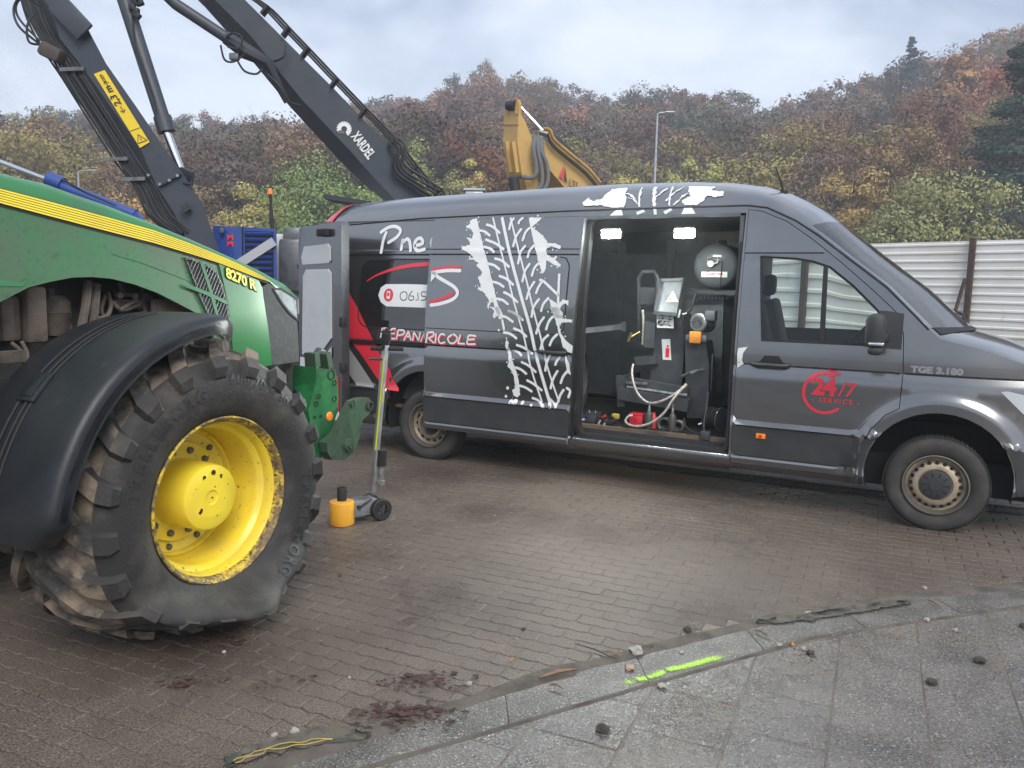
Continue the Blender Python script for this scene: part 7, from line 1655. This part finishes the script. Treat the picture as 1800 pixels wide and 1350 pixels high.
# grit and gravel, uncountable
rnd = random.Random(77); GV = []; GF = []
def grit(cx, cy, sx, sy, n, r0, r1, ang=0.0):
    for _ in range(n):
        a, b = rnd.gauss(0, sx), rnd.gauss(0, sy); x = cx + a * math.cos(ang) - b * math.sin(ang); y = cy + a * math.sin(ang) + b * math.cos(ang); r = r0 + (r1 - r0) * rnd.random() ** 2.2; k = len(GV)
        t = rnd.uniform(0, 6.28); z = .0
        for j in range(4): GV.append((x + r * rnd.uniform(.6, 1.2) * math.cos(t + j * 1.57), y + r * rnd.uniform(.6, 1.2) * math.sin(t + j * 1.57), z + r * rnd.uniform(.0, .3)))
        GV.append((x + rnd.uniform(-.3, .3) * r, y + rnd.uniform(-.3, .3) * r, z + r * rnd.uniform(.6, 1.1)))
        for j in range(4): GF.append((k + j, k + (j + 1) % 4, k + 4))
p = (0.001,3.705); grit(p[0], p[1], .06, .05, 150, .003, .010)
p = (1.945,3.9); grit(p[0], p[1], .30, .05, 420, .002, .007, .42)
p = (2.405,3.89); grit(p[0], p[1], .16, .06, 420, .002, .006, .3)
p = (0.832,3.228); grit(p[0], p[1], .22, .10, 620, .002, .006, .5)
p = (0.642,2.879); grit(p[0], p[1], .18, .12, 480, .002, .005, .5)
p = (1.427,3.595); grit(p[0], p[1], .35, .05, 420, .002, .007, .5)
for c_, sx_, sy_, n_ in (((0.779,3.156), .13, .10, 1500), ((0.573,2.858), .16, .08, 1200), ((1.827,3.961), .28, .04, 900), ((2.39,3.889), .14, .05, 1100), ((0.264,2.79), .14, .06, 700), ((1.53,3.515), .1, .06, 500), ((1.76,2.847), .2, .06, 500)): grit(c_[0], c_[1], sx_, sy_, n_, .0012, .0035, .45)
p = (1.988,6.109); grit(p[0], p[1], .22, .16, 260, .003, .008)
p = (1.351,5.952); grit(p[0], p[1], .09, .05, 130, .003, .007)
for _ in range(34):
    x = rnd.uniform(-.6, 3.4); y = yline(U_LINE, x) + rnd.gauss(.05, .05); grit(x, y, .10, .03, 16, .002, .008, .45)
for _ in range(1500):
    y = 2.3 + 6 * rnd.random() ** 1.3; x = rnd.uniform(-.55, .62) * y; grit(x, y, .01, .01, 1, .0015, .0055)
me = bpy.data.meshes.new("gravel"); me.from_pydata(GV, [], GF); me.materials.append(M_grav); me.update()
tag(link(bpy.data.objects.new("gravel", me)), "scattered pale grit and gravel over pavers and slabs", kind="stuff")
# dirt packed along the gutter, uneven low ridge
M_dirt = mat("packed_dirt", (.10, .085, .07), .9, c2=(.055, .046, .04), vs=7, coord='World', bump=.006, bs=70)
rows = []
for i in range(120):
    x = -1.5 + i * .05; yu = yline(U_LINE, x); w = .075 + .045 * noise.noise((x * 3, 1, 4)); w2 = .02 + .015 * noise.noise((x * 5, 4, 4)); row = []
    for t, h in ((-.0, -.004), (.15, .004), (.45, .010), (.8, .006), (1.0, -.004)):
        yy = yu - w2 + (w + w2) * t; row.append((x - (t - .3) * .04, yy, h * (.7 + .6 * noise.noise((x * 8, t * 4, 2))) + .001))
    rows.append(row)
mb = MB(); mb.grid(rows); tag(mb.build("dirt", M_dirt), "brown dirt packed along the upper edge of the gutter", kind="stuff")
rows = []
for i in range(110):
    x = -1.2 + i * .05; yl = yline(L_LINE, x); w = .024 + .014 * noise.noise((x * 4, 3, 1)); rows.append([(x, yl - w * .6, -.004), (x, yl - w * .3, .003), (x, yl, .0055 + .003 * noise.noise((x * 9, 0, 0))), (x, yl + w * .4, .003), (x, yl + w * .7, -.004)])
mb = MB(); mb.grid(rows); tag(mb.build("dirt", M_dirt), "thin dirt seam between the gutter and the slabs", kind="stuff")
# leaves
for i, ((x, y), s, rz, lab) in enumerate((((-1.371,4.164), .042, .3, "yellow orange leaf lying beside the flat tractor tyre"), ((1.418,3.769), .022, 1.2, "orange leaf standing by the gutter edge"), ((0.029,3.54), .016, .4, "tiny orange leaf fragment left of the angular stone"), ((0.99,4.938), .010, 2.2, "tiny pale leaf scrap on the pavers mid yard"))):
    mb = MB(); n = 7; top = [(-1 + 2 * k / (n - 1), .38 * math.sin(math.pi * (k / (n - 1)) ** .8)) for k in range(n)]
    rows = [[(a * s, b * s * t, .006 + .012 * s / .04 * abs(t) + .004 * math.sin(a * 3)) for a, b in top] for t in (-1, -.5, 0, .5, 1)]
    mb.grid(rows); o = mb.build("fallen_leaf", M_leafl); o.location = (x, y, .001); o.rotation_euler = (0, 0, rz); tag(o, lab, "leaf", "fallen leaves on the yard")
# torn green membrane strips along the gutter
def strip(name, P, w, label, thread):
    t_ = thing(name, label, "membrane strip", (P[0][0], P[0][1], 0)); o = Vector((P[0][0], P[0][1], 0)); S2 = smooth_poly(P, 8); rows = []; n = len(S2)
    for i, p in enumerate(S2):
        q = Vector(S2[min(i + 1, n - 1)]) - Vector(S2[max(i - 1, 0)]); q.normalize(); nn = Vector((-q.y, q.x)); f = math.sin(math.pi * min(1, (i + .6) / n)) ** .45
        row = []
        for k in range(6):
            t = k / 5 - .35; e = noise.noise((i * .55, k * .9, len(P))) * .03
            row.append(Vector((p[0] + nn.x * (t * w * f + e) - o.x, p[1] + nn.y * (t * w * f + e) - o.y, .008 + .010 * abs(noise.noise((i * .4, k * .6, 7)))+ (.012 if k == 5 else 0))))
        rows.append(row)
    mb = MB(); mb.grid(rows); mb.build("membrane", M_moss, t_, ang=60)
    if thread:
        for k in (1, 2):
            mb = MB(); mb.tube([r[k] + Vector((0, 0, .003)) for r in rows[2:-6]], .0018, 5); mb.build("thread", M_thread, t_)
strip("membrane_strip", [(-0.992,2.673),(-0.877,2.776),(-0.703,2.842),(-0.511,2.88)], .085, "torn dark green membrane strip with yellow threads at the near gutter end", True)
strip("membrane_strip", [(1.313,4.019),(1.542,4.074),(1.827,4.179),(2.07,4.27),(2.29,4.363)], .06, "torn dark green membrane strip along the far right gutter", False)
# red brown mulch patches
for j, (c, sx, sy, n, lab) in enumerate((((-0.365,3.323), .10, .045, 70, "upper red brown patch of rotten leaves on the pavers"), ((-0.396,3.049), .10, .05, 110, "lower red brown patch of rotten leaves by the gutter"), ((-1.372,3.267), .06, .03, 26, "thin dark leaf scraps left of the mulch patches"), ((-1.339,3.657), .06, .03, 18, "few dark leaf shreds in front of the tyre"), ((-1.007,3.279), .06, .03, 14, "dark leaf shreds midway between tyre and mulch"))):
    mb = MB()
    for _ in range(n):
        x, y = rnd.gauss(0, sx), rnd.gauss(0, sy); s = rnd.uniform(.006, .024); a = rnd.uniform(0, 6.28); h = rnd.uniform(.002, .016); P = []
        for k in range(5): P.append((x + s * rnd.uniform(.4, 1.4) * math.cos(a + k * 1.257), y + .6 * s * rnd.uniform(.4, 1.4) * math.sin(a + k * 1.257), h + rnd.uniform(-.002, .008)))
        mb.add(P, [(0, 1, 2, 3, 4)])
    o = mb.build("leaf_mulch", M_mulch, smooth=False); o.location = (c[0], c[1], 0); tag(o, lab, "leaf mulch", kind="stuff")
# wood splinters and twigs
for i, (a, b, r, lab) in enumerate((((0.151,3.366), (0.326,3.449), .010, "long wood splinter lying along the gutter"), ((0.455,3.636), (0.539,3.593), .006, "short wood splinter left of the angular stone"), ((1.271,3.919), (1.323,3.842), .007, "pale wood splinter at the left end of far membrane"), ((2.398,4.386), (2.42,4.274), .007, "pale wood chip on the gutter at right"), ((0.334,3.715), (0.52,3.546), .0035, "thin dark twig curving beside the gutter"), ((-0.538,3.935), (-0.453,3.96), .0035, "thin dark twig on the pavers by the gravel heap"), ((0.193,3.307), (0.251,3.265), .007, "short pale wood chip inside the gutter"))):
    A = Vector((*a, .008)); B = Vector((*b, .010)); mb = MB()
    mb.tube([Vector((0, 0, .006)), (B - A) * .5 + Vector((0, .01, .012)), (B - A) + Vector((0, 0, .006))], [r * .5, r, r * .35], 5); o = mb.build("wood_splinter", M_wood if i not in (4, 5) else M_stoned); o.location = A; tag(o, lab, "splinter", "wood splinters near the gutter")
# fluorescent spray mark on the gutter: a thin paint film, dense along its middle and speckled towards its edges
M_spray = mat("fluorescent_paint", (.42, .70, .05), .7, c2=(.28, .50, .05), vs=60, coord='World')
nt = M_spray.node_tree; b_ = nt.nodes['Principled BSDF']
at_ = nt.nodes.new("ShaderNodeAttribute"); at_.attribute_name = "dens"; ge_ = nt.nodes.new("ShaderNodeNewGeometry")
nz_ = nt.nodes.new("ShaderNodeTexNoise"); nz_.inputs['Scale'].default_value = 130; nz_.inputs['Detail'].default_value = 3; nz_.inputs['Roughness'].default_value = .7
ad_ = nt.nodes.new("ShaderNodeMath"); ad_.operation = 'ADD'; rg_ = nt.nodes.new("ShaderNodeMapRange"); rg_.inputs['From Min'].default_value = .82; rg_.inputs['From Max'].default_value = 1.12
nt.links.new(ge_.outputs['Position'], nz_.inputs['Vector']); nt.links.new(nz_.outputs['Fac'], ad_.inputs[0]); nt.links.new(at_.outputs['Fac'], ad_.inputs[1])
nt.links.new(ad_.outputs['Value'], rg_.inputs['Value']); nt.links.new(rg_.outputs['Result'], b_.inputs['Alpha'])
P = smooth_poly([(0.49,3.316),(0.573,3.37),(0.656,3.41),(0.737,3.473),(0.832,3.516),(0.954,3.584),(1.094,3.655)], 8); rows = []; dens = []; n = len(P)
for i, q in enumerate(P):
    d = Vector(P[min(i + 1, n - 1)]) - Vector(P[max(i - 1, 0)]); d.normalize(); nn = Vector((-d.y, d.x)); t = i / (n - 1); row = []
    gap = noise.noise((t * 9, 2, 6)) > .22
    for k in range(9):
        w = (k - 4) / 4 * .055; row.append((q[0] + nn.x * w, q[1] + nn.y * w, .0085))
        c = .62 * math.exp(-(w / .032) ** 2) * min(1, t * 8, (1 - t) * 8) * (.62 if gap else 1) + .12 * noise.noise((q[0] * 30, q[1] * 30, k)); dens.append(c)
    rows.append(row)
mb = MB(); mb.grid(rows); so_ = mb.build("paint_marking", M_spray, gutter); a_ = so_.data.attributes.new("dens", 'FLOAT', 'POINT'); a_.data.foreach_set('value', dens); tag(so_, kind="stuff")

# ================================================================== damp autumn air
hz_ = MB(); hz_.box((0, 130, 34), (760, 300, 72)); hzo = hz_.build("haze", None, smooth=False)
hzo.data.materials.clear()
mh_ = bpy.data.materials.new("haze_air"); mh_.use_nodes = True; nt = mh_.node_tree
for n in list(nt.nodes): nt.nodes.remove(n)
ho = nt.nodes.new("ShaderNodeOutputMaterial"); pv_ = nt.nodes.new("ShaderNodeVolumePrincipled")
pv_.inputs['Color'].default_value = (.88, .93, 1.0, 1); pv_.inputs['Density'].default_value = .0019; pv_.inputs['Anisotropy'].default_value = .2
nt.links.new(pv_.outputs['Volume'], ho.inputs['Volume']); hzo.data.materials.append(mh_); tag(hzo, "thin damp haze in the air over the yard and the hill", kind="stuff")
